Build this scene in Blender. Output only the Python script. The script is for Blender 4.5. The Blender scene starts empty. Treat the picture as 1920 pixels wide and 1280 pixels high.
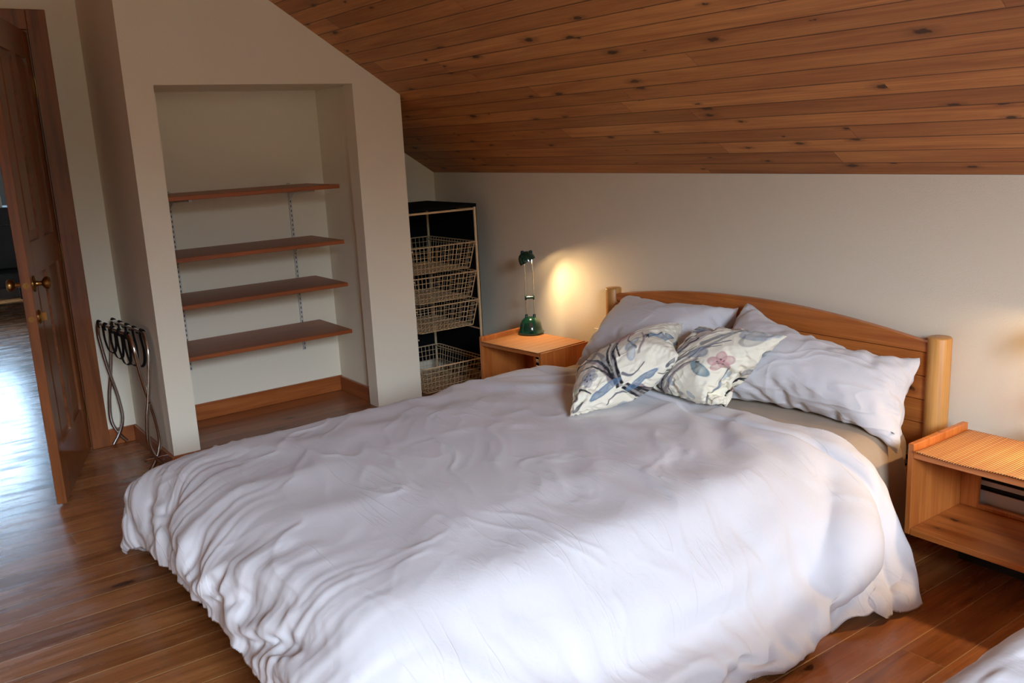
import bpy, bmesh, math, random, lzma, base64
import numpy as np
from mathutils import Vector, Matrix, Euler

C = bpy.context.scene.collection
SC = bpy.context.scene
PI = math.pi

# ------------------------------------------------------------------ camera
cam = bpy.data.cameras.new('camera')
cam.sensor_width = 36.0
cam.lens = 1710.34 / 1920 * 36
cam.clip_start = 0.02
camo = bpy.data.objects.new('camera', cam)
camo.location = (3.3207, -3.0666, 1.4672)
camo.rotation_euler = (1.34959, 0.04817, 0.93975)
C.objects.link(camo)
SC.camera = camo

# ------------------------------------------------------------------ sky, daylight and exposure
SC.view_settings.view_transform = 'Standard'
SC.view_settings.look = 'None'
SC.view_settings.gamma = 1
SC.view_settings.use_curve_mapping = False
SC.view_settings.exposure = 0.52
SKY_STRENGTH = 66.0
w = bpy.data.worlds.new('sky')
SC.world = w
w.use_nodes = True
nt = w.node_tree
bg = nt.nodes['Background']
tc = nt.nodes.new('ShaderNodeTexCoord')
sx = nt.nodes.new('ShaderNodeSeparateXYZ')
cr = nt.nodes.new('ShaderNodeValToRGB')
cr.color_ramp.elements[0].position = 0.575
cr.color_ramp.elements[0].color = (0.055, 0.062, 0.05, 1)
cr.color_ramp.elements[1].position = 0.65
cr.color_ramp.elements[1].color = (0.67, 0.82, 1.0, 1)
mr = nt.nodes.new('ShaderNodeMapRange')
mr.inputs['From Min'].default_value = -1
nt.links.new(tc.outputs['Generated'], sx.inputs[0])
nt.links.new(sx.outputs['Z'], mr.inputs['Value'])
nt.links.new(mr.outputs[0], cr.inputs[0])
nt.links.new(cr.outputs[0], bg.inputs[0])
bg.inputs[1].default_value = SKY_STRENGTH
SC.cycles.max_bounces = 10
SC.cycles.diffuse_bounces = 6
SC.cycles.glossy_bounces = 4
SC.cycles.sample_clamp_indirect = 6

WINX, WINY0, WINY1, WINZ0, WINZ1 = 5.5, -3.75, -2.35, 1.45, 2.78    # bedroom window in the right gable
HWX, HWY0, HWY1, HWZ0, HWZ1 = -8.0, -3.3, -1.75, 0.75, 2.05          # hall window


def area(name, loc, rot, sx_, sy_, energy=1, color=(1, 1, 1), portal=False):
    l = bpy.data.lights.new(name, 'AREA')
    l.shape = 'RECTANGLE'
    l.size, l.size_y = sx_, sy_
    l.energy = energy
    l.color = color
    l.cycles.is_portal = portal
    o = bpy.data.objects.new(name, l)
    o.location = loc
    o.rotation_euler = rot
    C.objects.link(o)
    return o


area('bedroom_window_portal', (WINX + .07, (WINY0 + WINY1) / 2, (WINZ0 + WINZ1) / 2), (0, PI / 2, 0), WINZ1 - WINZ0, WINY1 - WINY0, portal=True)
area('hall_window_portal', (HWX - .05, (HWY0 + HWY1) / 2, (HWZ0 + HWZ1) / 2), (0, -PI / 2, 0), HWZ1 - HWZ0, HWY1 - HWY0, portal=True)

# ------------------------------------------------------------------ helpers


def tag(o, label=None, cat=None, group=None, kind=None):
    if label: o['label'] = label
    if cat: o['category'] = cat
    if group: o['group'] = group
    if kind: o['kind'] = kind
    return o


def empty(name, loc=(0, 0, 0), rotz=0, label=None, cat=None, group=None):
    o = bpy.data.objects.new(name, None)
    o.location = loc
    o.rotation_euler = (0, 0, rotz)
    o.empty_display_size = .1
    C.objects.link(o)
    return tag(o, label, cat, group)


class MB:
    """collects shapes into one mesh"""

    def __init__(s):
        s.bm = bmesh.new()

    def box(s, x0, x1, y0, y1, z0, z1):
        vs = [s.bm.verts.new(p) for p in ((x0, y0, z0), (x1, y0, z0), (x1, y1, z0), (x0, y1, z0), (x0, y0, z1), (x1, y0, z1), (x1, y1, z1), (x0, y1, z1))]
        for f in ((3, 2, 1, 0), (4, 5, 6, 7), (0, 1, 5, 4), (1, 2, 6, 5), (2, 3, 7, 6), (3, 0, 4, 7)):
            s.bm.faces.new([vs[i] for i in f])
        return s

    def prism(s, poly, a0, a1, axis):
        """poly of 2D points extruded along axis x|y|z from a0 to a1"""
        def P(p, a):
            return {'x': (a, p[0], p[1]), 'y': (p[0], a, p[1]), 'z': (p[0], p[1], a)}[axis]
        A = [s.bm.verts.new(P(p, a0)) for p in poly]
        B = [s.bm.verts.new(P(p, a1)) for p in poly]
        n = len(poly)
        s.bm.faces.new(A)
        s.bm.faces.new(B[::-1])
        for i in range(n):
            s.bm.faces.new((A[i], B[i], B[(i + 1) % n], A[(i + 1) % n]))
        return s

    def tube(s, pts, r, seg=8, closed=False, cap=True):
        pts = [Vector(p) for p in pts]
        n = len(pts)
        rings = []
        up = None
        for i, p in enumerate(pts):
            if closed:
                t = (pts[(i + 1) % n] - pts[i - 1]).normalized()
            else:
                t = (pts[min(i + 1, n - 1)] - pts[max(i - 1, 0)]).normalized()
            if up is None:
                up = t.orthogonal().normalized()
            up = (up - t * up.dot(t))
            up = up.normalized() if up.length > 1e-6 else t.orthogonal().normalized()
            b = t.cross(up)
            rr = r[i] if isinstance(r, (list, tuple)) else r
            rings.append([s.bm.verts.new(p + (up * math.cos(2 * PI * k / seg) + b * math.sin(2 * PI * k / seg)) * rr) for k in range(seg)])
        m = n if closed else n - 1
        for i in range(m):
            A, B = rings[i], rings[(i + 1) % n]
            for k in range(seg):
                s.bm.faces.new((A[k], A[(k + 1) % seg], B[(k + 1) % seg], B[k]))
        if cap and not closed:
            s.bm.faces.new(rings[0][::-1])
            s.bm.faces.new(rings[-1])
        return s

    def lathe(s, prof, loc=(0, 0, 0), rot=None, seg=40, close=True):
        """prof: (radius, height) list; turned about z, then rotated by matrix rot and moved"""
        M = Matrix.Translation(loc) @ (rot.to_4x4() if rot is not None else Matrix())
        rings = []
        for r, h in prof:
            if r < 1e-6:
                rings.append([s.bm.verts.new(M @ Vector((0, 0, h)))])
            else:
                rings.append([s.bm.verts.new(M @ Vector((r * math.cos(2 * PI * k / seg), r * math.sin(2 * PI * k / seg), h))) for k in range(seg)])
        for A, B in zip(rings, rings[1:]):
            for k in range(seg):
                k2 = (k + 1) % seg
                if len(A) == 1 and len(B) == 1:
                    continue
                if len(A) == 1:
                    s.bm.faces.new((A[0], B[k2], B[k]))
                elif len(B) == 1:
                    s.bm.faces.new((A[k], A[k2], B[0]))
                else:
                    s.bm.faces.new((A[k], A[k2], B[k2], B[k]))
        return s

    def build(s, name, mat, parent=None, bevel=0, smooth=False, loc=None):
        bmesh.ops.recalc_face_normals(s.bm, faces=s.bm.faces[:])
        me = bpy.data.meshes.new(name)
        s.bm.to_mesh(me)
        s.bm.free()
        o = bpy.data.objects.new(name, me)
        C.objects.link(o)
        me.materials.append(mat)
        if parent is not None:
            o.parent = parent
        if loc is not None:
            o.location = loc
        if smooth:
            for p in me.polygons:
                p.use_smooth = True
            md = o.modifiers.new('edge_split', 'EDGE_SPLIT')
            md.split_angle = math.radians(38)
        if bevel:
            md = o.modifiers.new('bevel', 'BEVEL')
            md.width = bevel
            md.segments = 2
            md.limit_method = 'ANGLE'
            md.angle_limit = math.radians(50)
        return o


def copy_tree(o, parent=None):
    c = o.copy()
    C.objects.link(c)
    c.parent = parent
    for ch in list(o.children):
        copy_tree(ch, c)
    return c


def smooth_path(pts, k=6, closed=False):
    P = [Vector(p) for p in pts]
    n = len(P)
    out = []
    m = n if closed else n - 1
    for i in range(m):
        if closed:
            p0, p1, p2, p3 = P[i - 1], P[i], P[(i + 1) % n], P[(i + 2) % n]
        else:
            p0, p1, p2, p3 = P[max(i - 1, 0)], P[i], P[i + 1], P[min(i + 2, n - 1)]
        for j in range(k):
            t = j / k
            out.append(.5 * ((2 * p1) + (p2 - p0) * t + (2 * p0 - 5 * p1 + 4 * p2 - p3) * t * t + (3 * p1 - p0 - 3 * p2 + p3) * t ** 3))
    if not closed:
        out.append(P[-1])
    return out


# ------------------------------------------------------------------ materials


def srgb(r, g, b):
    def f(c):
        c /= 255
        return c / 12.92 if c <= .04045 else ((c + .055) / 1.055) ** 2.4
    return (f(r), f(g), f(b), 1)


class NT:
    def __init__(s, name):
        s.m = bpy.data.materials.new(name)
        s.m.use_nodes = True
        s.t = s.m.node_tree
        s.b = s.t.nodes['Principled BSDF']

    def n(s, typ, inp=None, **kw):
        nd = s.t.nodes.new('ShaderNode' + typ)
        for k, v in kw.items():
            setattr(nd, k, v)
        for k, v in (inp or {}).items():
            s.set(nd, k, v)
        return nd

    def set(s, nd, k, v):
        if isinstance(v, bpy.types.NodeSocket):
            s.t.links.new(v, nd.inputs[k])
        elif isinstance(v, bpy.types.Node):
            s.t.links.new(v.outputs[0], nd.inputs[k])
        else:
            nd.inputs[k].default_value = v

    def math(s, op, a, b=0.0, c=0.0, clamp=False):
        return s.n('Math', {0: a, 1: b, 2: c}, operation=op, use_clamp=clamp).outputs[0]

    def mix(s, f, a, b, mode='MIX'):
        nd = s.n('Mix', data_type='RGBA', blend_type=mode)
        s.set(nd, 0, f)
        s.set(nd, 6, a)
        s.set(nd, 7, b)
        return nd.outputs[2]

    def ramp(s, f, stops):
        nd = s.n('ValToRGB', {0: f})
        e = nd.color_ramp.elements
        while len(e) < len(stops):
            e.new(.5)
        for i, (p, c) in enumerate(stops):
            e[i].position = p
            e[i].color = c if len(c) == 4 else (*c, 1)
        return nd.outputs[0]

    def smooth(s, v, a, b):
        nd = s.n('MapRange', {0: v, 1: a, 2: b, 3: 0.0, 4: 1.0}, interpolation_type='SMOOTHSTEP')
        return nd.outputs[0]

    def out(s, k, v):
        s.set(s.b, k, v)


def plain(name, col, rough=.5, metal=0, noise=0.0, bump=0.0, scale=30, spec=.5, coat=0):
    t = NT(name)
    t.out('Roughness', rough)
    t.out('Metallic', metal)
    t.out('Specular IOR Level', spec)
    t.out('Coat Weight', coat)
    tcn = t.n('TexCoord')
    nz = t.n('TexNoise', {'Vector': tcn.outputs['Object'], 'Scale': scale, 'Detail': 4.0})
    dark = tuple(c * (1 - noise) for c in col[:3]) + (1,)
    t.out('Base Color', t.mix(nz.outputs[0], dark, col))
    if bump:
        t.out('Normal', t.n('Bump', {'Strength': 1.0, 'Distance': bump, 'Height': nz.outputs[0]}).outputs[0])
    return t.m


def wood(name, light, dark, grain='x', plank=None, length=2.4, rough=.4, knots=.5, groove=None, groove_w=.003, kscale=1.0, vary=.35, coat=0.0, wear=0.0, bumpd=.0006, knotcol=(48, 22, 10)):
    """grain: axis of the grain in object space. plank: board width across (x for grain y, y for grain x, z for ...)"""
    t = NT(name)
    tcn = t.n('TexCoord')
    sp = t.n('SeparateXYZ', {0: tcn.outputs['Object']})
    ax = {'x': 0, 'y': 1, 'z': 2}
    others = {'x': (1, 2), 'y': (0, 2), 'z': (0, 1)}[grain]
    L = sp.outputs[ax[grain]]
    A = sp.outputs[others[0]]
    B = sp.outputs[others[1]]
    oi = t.n('ObjectInfo').outputs['Random']
    if plank:
        pa = t.math('DIVIDE', A, plank)
        idx = t.math('FLOOR', pa)
        fr = t.math('FRACT', pa)
        r1 = t.n('TexWhiteNoise', {'W': idx}, noise_dimensions='1D').outputs['Value']
        Lo = t.math('ADD', L, t.math('MULTIPLY', r1, length * 3))
        li = t.math('FLOOR', t.math('DIVIDE', Lo, length))
        lf = t.math('MULTIPLY', t.math('FRACT', t.math('DIVIDE', Lo, length)), length)
        rnd = t.n('TexWhiteNoise', {'Vector': t.n('CombineXYZ', {0: idx, 1: li, 2: 3.3})}, noise_dimensions='3D').outputs['Value']
        off = t.math('MULTIPLY', rnd, 37.0)
    else:
        rnd = oi
        off = t.math('MULTIPLY', oi, 37.0)
    # grain
    v1 = t.n('CombineXYZ', {0: t.math('ADD', t.math('MULTIPLY', L, 1.1), off), 1: t.math('MULTIPLY', A, 14.0), 2: t.math('MULTIPLY', B, 14.0)})
    n1 = t.n('TexNoise', {'Vector': v1, 'Scale': 1.6, 'Detail': 6.0, 'Roughness': .62, 'Distortion': .6}).outputs[0]
    v2 = t.n('CombineXYZ', {0: t.math('ADD', t.math('MULTIPLY', L, 3.0), off), 1: t.math('MULTIPLY', A, 150.0), 2: t.math('MULTIPLY', B, 150.0)})
    n2 = t.n('TexNoise', {'Vector': v2, 'Scale': 1.0, 'Detail': 3.0}).outputs[0]
    col = t.ramp(n1, [(.28, srgb(*dark)), (.5, tuple(np.array(srgb(*dark)) * .45 + np.array(srgb(*light)) * .55)), (.72, srgb(*light))])
    col = t.mix(.35, col, t.ramp(n2, [(.3, (.42, .36, .3)), (.7, (1.12, 1.1, 1.08))]), 'MULTIPLY')
    br = t.math('ADD', 1 - vary / 2, t.math('MULTIPLY', rnd, vary))
    col = t.mix(1.0, col, t.n('CombineXYZ', {0: br, 1: t.math('POWER', br, 1.25), 2: t.math('POWER', br, 1.5)}).outputs[0], 'MULTIPLY')
    # knots
    if knots:
        B2 = t.math('MULTIPLY', B, 9.0 / kscale)
        vk = t.n('CombineXYZ', {0: t.math('ADD', t.math('MULTIPLY', L, 4.2 / kscale), off), 1: t.math('MULTIPLY', A, 11.0 / kscale), 2: 0.0 if plank else B2})
        vs_ = t.n('VectorMath', {0: t.n('TexNoise', {'Vector': tcn.outputs['Object'], 'Scale': 45.0}).outputs[1], 1: (.16, .16, .16)}, operation='MULTIPLY')
        vd = t.n('VectorMath', {0: vk, 1: vs_}, operation='ADD')
        vo = t.n('TexVoronoi', {'Vector': vd, 'Scale': 1.0, 'Randomness': 1.0}, voronoi_dimensions='2D' if plank else '3D')
        cs = t.n('SeparateXYZ', {0: vo.outputs['Color']})
        size = t.math('MULTIPLY', t.smooth(cs.outputs[0], 1 - knots, 1.0), .10)
        size = t.math('ADD', size, t.math('MULTIPLY', t.smooth(cs.outputs[0], 1 - knots - .01, 1 - knots), .035))
        kd = t.math('DIVIDE', vo.outputs['Distance'], t.math('ADD', size, .0001))
        halo = t.math('SUBTRACT', 1.0, t.smooth(kd, 1.0, 2.6))
        core = t.math('SUBTRACT', 1.0, t.smooth(kd, .55, 1.1))
        col = t.mix(t.math('MULTIPLY', halo, .45), col, srgb(*[c * .75 for c in dark]))
        col = t.mix(t.math('MULTIPLY', core, .85), col, srgb(*knotcol))
    hgt = t.math('MULTIPLY', n2, .25)
    if plank:
        # distance to the board edges
        e = t.math('MULTIPLY', t.math('MINIMUM', fr, t.math('SUBTRACT', 1.0, fr)), plank)
        e2 = t.math('MINIMUM', lf, t.math('SUBTRACT', length, lf))
        g1 = t.math('SUBTRACT', 1.0, t.smooth(e, groove_w * .35, groove_w))
        g2 = t.math('SUBTRACT', 1.0, t.smooth(e2, .0008, .0018))
        # some joints are tighter than others
        gm = t.math('MULTIPLY', g1, t.math('ADD', .45, t.math('MULTIPLY', t.n('TexNoise', {'Vector': t.n('CombineXYZ', {0: t.math('MULTIPLY', L, .8), 1: idx}), 'Scale': 1.0}).outputs[0], .9)), clamp=True)
        g = t.math('MAXIMUM', gm, t.math('MULTIPLY', g2, .5))
        col = t.mix(t.math('MULTIPLY', g, .85), col, srgb(*(groove or (40, 18, 8))))
        hgt = t.math('SUBTRACT', hgt, t.math('MULTIPLY', g, 1.6))
    t.out('Base Color', col)
    rr = t.math('ADD', rough - .06, t.math('MULTIPLY', n1, .14))
    if wear:
        wn = t.n('TexNoise', {'Vector': t.n('CombineXYZ', {0: t.math('MULTIPLY', L, 1.5), 1: t.math('MULTIPLY', A, 9.0)}), 'Scale': 2.2, 'Detail': 5.0}).outputs[0]
        rr = t.math('ADD', rr, t.math('MULTIPLY', t.smooth(wn, .45, .7), wear))
        hgt = t.math('ADD', hgt, t.math('MULTIPLY', wn, .35))
    t.out('Roughness', rr)
    t.out('Coat Weight', coat)
    t.out('Coat Roughness', .15)
    t.out('Normal', t.n('Bump', {'Strength': 1.0, 'Distance': bumpd, 'Height': hgt}).outputs[0])
    return t.m


def fabric(name, col, weave=900, wr=.0012, rough=.9, tint=None, sheen=.15, attr=None, crease=.0):
    t = NT(name)
    tcn = t.n('TexCoord')
    ob = tcn.outputs['Object']
    base = col
    if attr:
        base = t.n('VertexColor', layer_name=attr).outputs[0]
    t.out('Base Color', base)
    t.out('Roughness', rough)
    t.out('Sheen Weight', sheen)
    t.out('Specular IOR Level', .2)
    n1 = t.n('TexNoise', {'Vector': ob, 'Scale': 26.0, 'Detail': 5.0, 'Roughness': .5, 'Distortion': .3}).outputs[0]
    ridge = t.math('ABSOLUTE', t.math('SUBTRACT', n1, .5))
    n2 = t.n('TexNoise', {'Vector': ob, 'Scale': float(weave), 'Detail': 1.0}).outputs[0]
    # thin creases, broken up by a mask
    mk = t.smooth(t.n('TexNoise', {'Vector': ob, 'Scale': 4.0, 'Detail': 2.0}).outputs[0], .45, .62)
    mp = t.n('Mapping', {'Vector': ob, 'Scale': (2.2, 15.0, 4.0), 'Rotation': (0, 0, .5)})
    n3 = t.n('TexNoise', {'Vector': mp, 'Scale': 1.0, 'Detail': 2.0, 'Distortion': .5}).outputs[0]
    cr3 = t.math('MULTIPLY', t.math('SUBTRACT', 1.0, t.smooth(t.math('ABSOLUTE', t.math('SUBTRACT', n3, .5)), 0.0, .035)), mk)
    h = t.math('ADD', t.math('MULTIPLY', n2, .06), t.math('MULTIPLY', ridge, 2.2))
    h = t.math('ADD', h, t.math('MULTIPLY', cr3, crease))
    t.out('Normal', t.n('Bump', {'Strength': .8, 'Distance': wr, 'Height': h}).outputs[0])
    return t.m


M = {}
M['wall'] = plain('painted_wall', srgb(236, 226, 204), .85, noise=.05, bump=.0012, scale=170, spec=.2)
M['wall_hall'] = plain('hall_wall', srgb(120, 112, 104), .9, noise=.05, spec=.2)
M['ceiling'] = wood('ceiling_pine', (208, 144, 82), (162, 94, 44), 'x', plank=.0815, length=2.3, rough=.5, knots=.42, groove=(60, 26, 10), groove_w=.0032, vary=.42)
M['floor'] = wood('fir_floor', (184, 118, 66), (128, 74, 36), 'y', plank=.128, length=2.9, rough=.23, knots=.12, groove=(205, 165, 110), groove_w=.0024, vary=.4, wear=.14, bumpd=.0007, kscale=1.5, knotcol=(50, 24, 12))
M['floor_x'] = wood('fir_closet_floor', (168, 98, 50), (120, 62, 28), 'y', plank=.128, length=2.9, rough=.3, knots=.1, groove=(84, 44, 20), groove_w=.0018, vary=.3)
for a in 'xyz':
    M['pine_' + a] = wood('pine_' + a, (206, 126, 60), (166, 86, 34), a, rough=.36, knots=.34, kscale=1.0, vary=.22, coat=.15)
    M['trim_' + a] = wood('trim_' + a, (182, 104, 46), (138, 68, 26), a, rough=.36, knots=.18, kscale=1.0, vary=.25, coat=.2)
    M['door_' + a] = wood('door_' + a, (150, 84, 36), (98, 50, 20), a, rough=.33, knots=.14, kscale=1.2, vary=.2, coat=.3)
M['blond_z'] = wood('blond_pine', (218, 162, 90), (196, 134, 66), 'z', rough=.4, knots=.06, kscale=.8, vary=.05, coat=.1)
M['shelf'] = wood('shelf_pine', (170, 92, 42), (128, 60, 24), 'y', rough=.4, knots=.2, kscale=1.0, vary=.15)
M['white'] = fabric('white_cotton', srgb(216, 212, 213), crease=1.1)
M['tan'] = fabric('tan_cotton', srgb(176, 152, 126), crease=.8)
M['chrome'] = plain('chrome', (.62, .60, .58, 1), .16, 1)
M['cream_metal'] = plain('cream_wire', srgb(214, 186, 146), .38, .25)
M['black_cloth'] = plain('black_cloth', (.006, .006, .007, 1), .95, spec=.1)
M['black_strap'] = plain('black_webbing', (.006, .006, .006, 1), .7, spec=.3)
M['white_metal'] = plain('white_metal', srgb(225, 222, 214), .45)
M['slot'] = plain('dark_slot', (.01, .01, .01, 1), .8)
M['green'] = plain('green_lacquer', srgb(9, 56, 42), .16, coat=.6)
M['dark_green'] = plain('dark_green_plastic', srgb(10, 48, 40), .3)
M['brass'] = plain('aged_brass', srgb(168, 128, 74), .3, 1, noise=.3)
M['steel'] = plain('steel', (.5, .5, .52, 1), .28, 1)
M['heater'] = plain('heater_enamel', srgb(206, 202, 194), .45)
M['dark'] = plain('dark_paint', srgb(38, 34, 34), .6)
M['mattress'] = M['tan']
M['red'] = plain('red_label', srgb(190, 30, 40), .6)


def glass_mat(name='window_glass', col=(1, 1, 1, 1)):
    t = NT(name)
    tr = t.n('BsdfTransparent', {'Color': col})
    gl = t.n('BsdfGlossy', {'Roughness': 0.02})
    mx = t.n('MixShader', {0: 0.06})
    t.t.links.new(tr.outputs[0], mx.inputs[1])
    t.t.links.new(gl.outputs[0], mx.inputs[2])
    t.t.links.new(mx.outputs[0], t.t.nodes['Material Output'].inputs[0])
    return t.m


M['glass'] = glass_mat()
M['dimming_glass'] = glass_mat('light_dimming_glass', (.66, .73, .78, 1))  # tint added to weaken the daylight from the hall window


def bamboo():
    t = NT('woven_reed')
    tcn = t.n('TexCoord')
    sp = t.n('SeparateXYZ', {0: tcn.outputs['Object']})
    a = t.math('DIVIDE', sp.outputs[0], .0082)
    fr = t.math('FRACT', a)
    gap = t.math('SUBTRACT', 1.0, t.smooth(t.math('MINIMUM', fr, t.math('SUBTRACT', 1.0, fr)), .10, .26))
    rnd = t.n('TexWhiteNoise', {'W': t.math('FLOOR', a)}, noise_dimensions='1D').outputs[0]
    yy = t.math('FRACT', t.math('DIVIDE', sp.outputs[1], .012))
    th = t.math('SUBTRACT', 1.0, t.smooth(t.math('ABSOLUTE', t.math('SUBTRACT', yy, .5)), .05, .12))
    c = t.mix(rnd, srgb(196, 128, 68), srgb(222, 156, 90))
    c = t.mix(gap, c, srgb(66, 32, 20))
    t.out('Base Color', c)
    t.out('Roughness', .55)
    t.out('Normal', t.n('Bump', {'Strength': .8, 'Distance': .001, 'Height': t.math('SUBTRACT', 1.0, gap)}).outputs[0])
    return t.m


M['reed'] = bamboo()

# ================================================================== THE ROOM
SL = 0.657                                       # rise of the roof slope
HK = 1.268                                       # height of the knee wall
RY = -3.05                                       # ridge
XR = 5.5
XL = -1.61
XC = -0.926                                      # face of the closet wall
FY = -5.6


def roof(y):
    return HK - SL * y if y > RY else HK - SL * RY + SL * (y - RY)


def structure(mb, name, mat, **k):
    return tag(mb.build(name, mat, **k), kind='structure')


structure(MB().box(-1.78, XR + .2, FY - .2, .15, -.12, 0), 'floor', M['floor'])
ang = math.atan(SL)
Lr = abs(RY) / math.cos(ang)
# sloped ceilings: local x along the boards, local y up the slope
o = structure(MB().box(-1.9, XR + .2, 0, Lr + .02, 0, .06), 'ceiling', M['ceiling'])
o.location = (0, 0, HK)
o.rotation_euler = (PI - ang, 0, 0)
# after the turn local y runs towards -y and up, local z points down, so shift the slab above its face
o.data.transform(Matrix.Translation((0, 0, -.06)))
o2 = structure(MB().box(-1.9, XR + .2, 0, 3.2, 0, .06), 'ceiling', M['ceiling'])
o2.location = (0, RY, HK - SL * RY)
o2.rotation_euler = (PI + ang, 0, 0)
o2.data.transform(Matrix.Translation((0, 0, -.06)))
structure(MB().box(-1.9, XR + .2, 0, .12, 0, HK + .06), 'wall_back', M['wall'])
structure(MB().box(-1.9, XR + .2, FY - .12, FY, 0, roof(FY) + .1), 'wall_front', M['wall'])


def gable(mb, x0, x1, ya, yb, z0=None, z1=None):
    """piece of gable wall between ya<yb, from z0 up to the roof (or to z1)"""
    z0 = 0 if z0 is None else z0
    e = .05
    if z1 is not None:
        mb.box(x0, x1, ya, yb, z0, z1)
        return
    top = [(yb, roof(yb) + e)]
    if ya < RY < yb:
        top.append((RY, roof(RY) + e))
    top.append((ya, roof(ya) + e))
    mb.prism([(ya, z0), (yb, z0)] + top, x0, x1, 'x')


mb = MB()
gable(mb, XR, XR + .12, FY, WINY0)
gable(mb, XR, XR + .12, WINY1, 0)
gable(mb, XR, XR + .12, WINY0, WINY1, 0, WINZ0)
gable(mb, XR, XR + .12, WINY0, WINY1, WINZ1)
structure(mb, 'wall_right', M['wall'])
# left wall with the doorway
DY0, DY1, DZ = -3.06, -2.235, 2.06
mb = MB()
gable(mb, XL - .12, XL, DY1, -2.0)
gable(mb, XL - .12, XL, FY, DY0)
gable(mb, XL - .12, XL, DY0, DY1, DZ)
structure(mb, 'wall_left', M['wall'])
mb = MB()
gable(mb, -1.86, -1.739, -.76, 0)
structure(mb, 'wall_alcove', M['wall'])
# closet box
CY0, CY1, OY0, OY1, OZ = -2.009, -.662, -1.885, -.929, 1.760
XB = -1.425
mb = MB()
gable(mb, XC - .10, XC, CY0, OY0)
gable(mb, XC - .10, XC, OY1, CY1)
gable(mb, XC - .10, XC, OY0, OY1, OZ)
gable(mb, XL - .12, XC - .10, CY0, CY0 + .06)          # return wall beside the door
gable(mb, -1.86, XC - .10, CY1 - .10, CY1)             # end towards the alcove
gable(mb, XB - .10, XB, CY0 + .06, CY1 - .10)          # recess back
mb.box(XB, XC - .10, -1.95, -.90, OZ, OZ + .08)        # recess ceiling
mb.box(XB, XC - .10, -.902, -.76, 0, OZ)               # recess right side
mb.box(XB, XC - .10, CY0 + .06, -1.93, 0, OZ)          # recess left side
structure(mb, 'wall_closet', M['wall'])
structure(MB().box(XB, XC - .004, -1.93, -.902, 0, .085), 'floor_closet', M['floor_x'])
structure(MB().box(XC, XC + .014, CY0 - .014, CY1, 0, .085), 'baseboard_closet', M['trim_y'], bevel=.003)
structure(MB().box(XL, XC, CY0 - .014, CY0, 0, .085), 'baseboard_return', M['trim_x'], bevel=.003)
structure(MB().box(XL, XL + .014, DY1 + .085, CY0 - .014, 0, .085), 'baseboard_left', M['trim_y'], bevel=.003)
structure(MB().box(XB, XB + .014, -1.93, -.902, .085, .172), 'baseboard_recess', M['trim_y'], bevel=.003)
structure(MB().box(XB + .014, XC - .10, -.916, -.902, .085, .168), 'baseboard_recess_side', M['trim_x'], bevel=.003)
# door casing and jamb
mb = MB()
mb.box(XL, XL + .018, DY1, DY1 + .085, 0, DZ + .09)
mb.box(XL, XL + .018, DY0 - .085, DY0, 0, DZ + .09)
mb.box(XL - .005, XL + .0175, DY0, DY1, DZ, DZ + .0895)
structure(mb, 'trim_1', M['door_z'], bevel=.003)
mb = MB()
mb.box(XL - .12, XL + .001, DY1 - .022, DY1 + .001, 0, DZ)
mb.box(XL - .12, XL + .001, DY0 - .001, DY0 + .022, 0, DZ)
mb.box(XL - .12, XL + .001, DY0 + .022, DY1 - .022, DZ - .022, DZ)
structure(mb, 'trim_2', M['door_z'], bevel=.002)

# hall beyond the doorway
HX = -8.0
structure(MB().box(HX - .12, -1.78, -5.0, -1.2, -.12, 0), 'floor_hall', M['floor'])
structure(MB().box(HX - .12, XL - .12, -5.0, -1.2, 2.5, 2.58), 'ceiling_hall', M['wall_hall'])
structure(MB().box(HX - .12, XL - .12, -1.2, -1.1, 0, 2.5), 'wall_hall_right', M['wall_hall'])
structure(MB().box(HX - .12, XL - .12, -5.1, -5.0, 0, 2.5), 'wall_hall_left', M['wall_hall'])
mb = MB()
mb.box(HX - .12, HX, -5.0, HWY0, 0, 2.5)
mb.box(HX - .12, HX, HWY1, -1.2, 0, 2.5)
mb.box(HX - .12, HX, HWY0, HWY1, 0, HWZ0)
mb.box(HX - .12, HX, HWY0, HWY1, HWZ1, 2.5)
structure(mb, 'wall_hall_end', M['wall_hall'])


def window(name, x0, x1, y0, y1, z0, z1, xg, gl='glass'):
    mb = MB()
    t = .05
    mb.box(x0, x1, y0, y0 + t, z0, z1)
    mb.box(x0, x1, y1 - t, y1, z0, z1)
    mb.box(x0, x1, y0 + t, y1 - t, z0, z0 + t)
    mb.box(x0, x1, y0 + t, y1 - t, z1 - t, z1)
    ym = (y0 + y1) / 2
    mb.box(x0 + .01, x1 - .01, ym - .022, ym + .022, z0 + t, z1 - t)
    fr = structure(mb, name, M['trim_z'], bevel=.003)
    p = MB().box(xg - .002, xg + .002, y0 + t - .004, y1 - t + .004, z0 + t - .004, z1 - t + .004).build('pane', M[gl], fr)
    return fr


window('window_1', XR + .03, XR + .10, WINY0, WINY1, WINZ0, WINZ1, XR + .065)
window('window_2', HX - .10, HX - .03, HWY0, HWY1, HWZ0, HWZ1, HX - .065, 'dimming_glass')

# door leaf, standing open into the bedroom
HINGE = Vector((XL + .004, DY1 - .004, 0))
FREE = Vector((-.845, -2.497, 0))
dv = (FREE - HINGE)
DW, DH, DT = dv.length, 2.035, .040
door = empty('door_1', HINGE, math.atan2(dv.y, dv.x))
tag(door, kind='structure')
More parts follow.
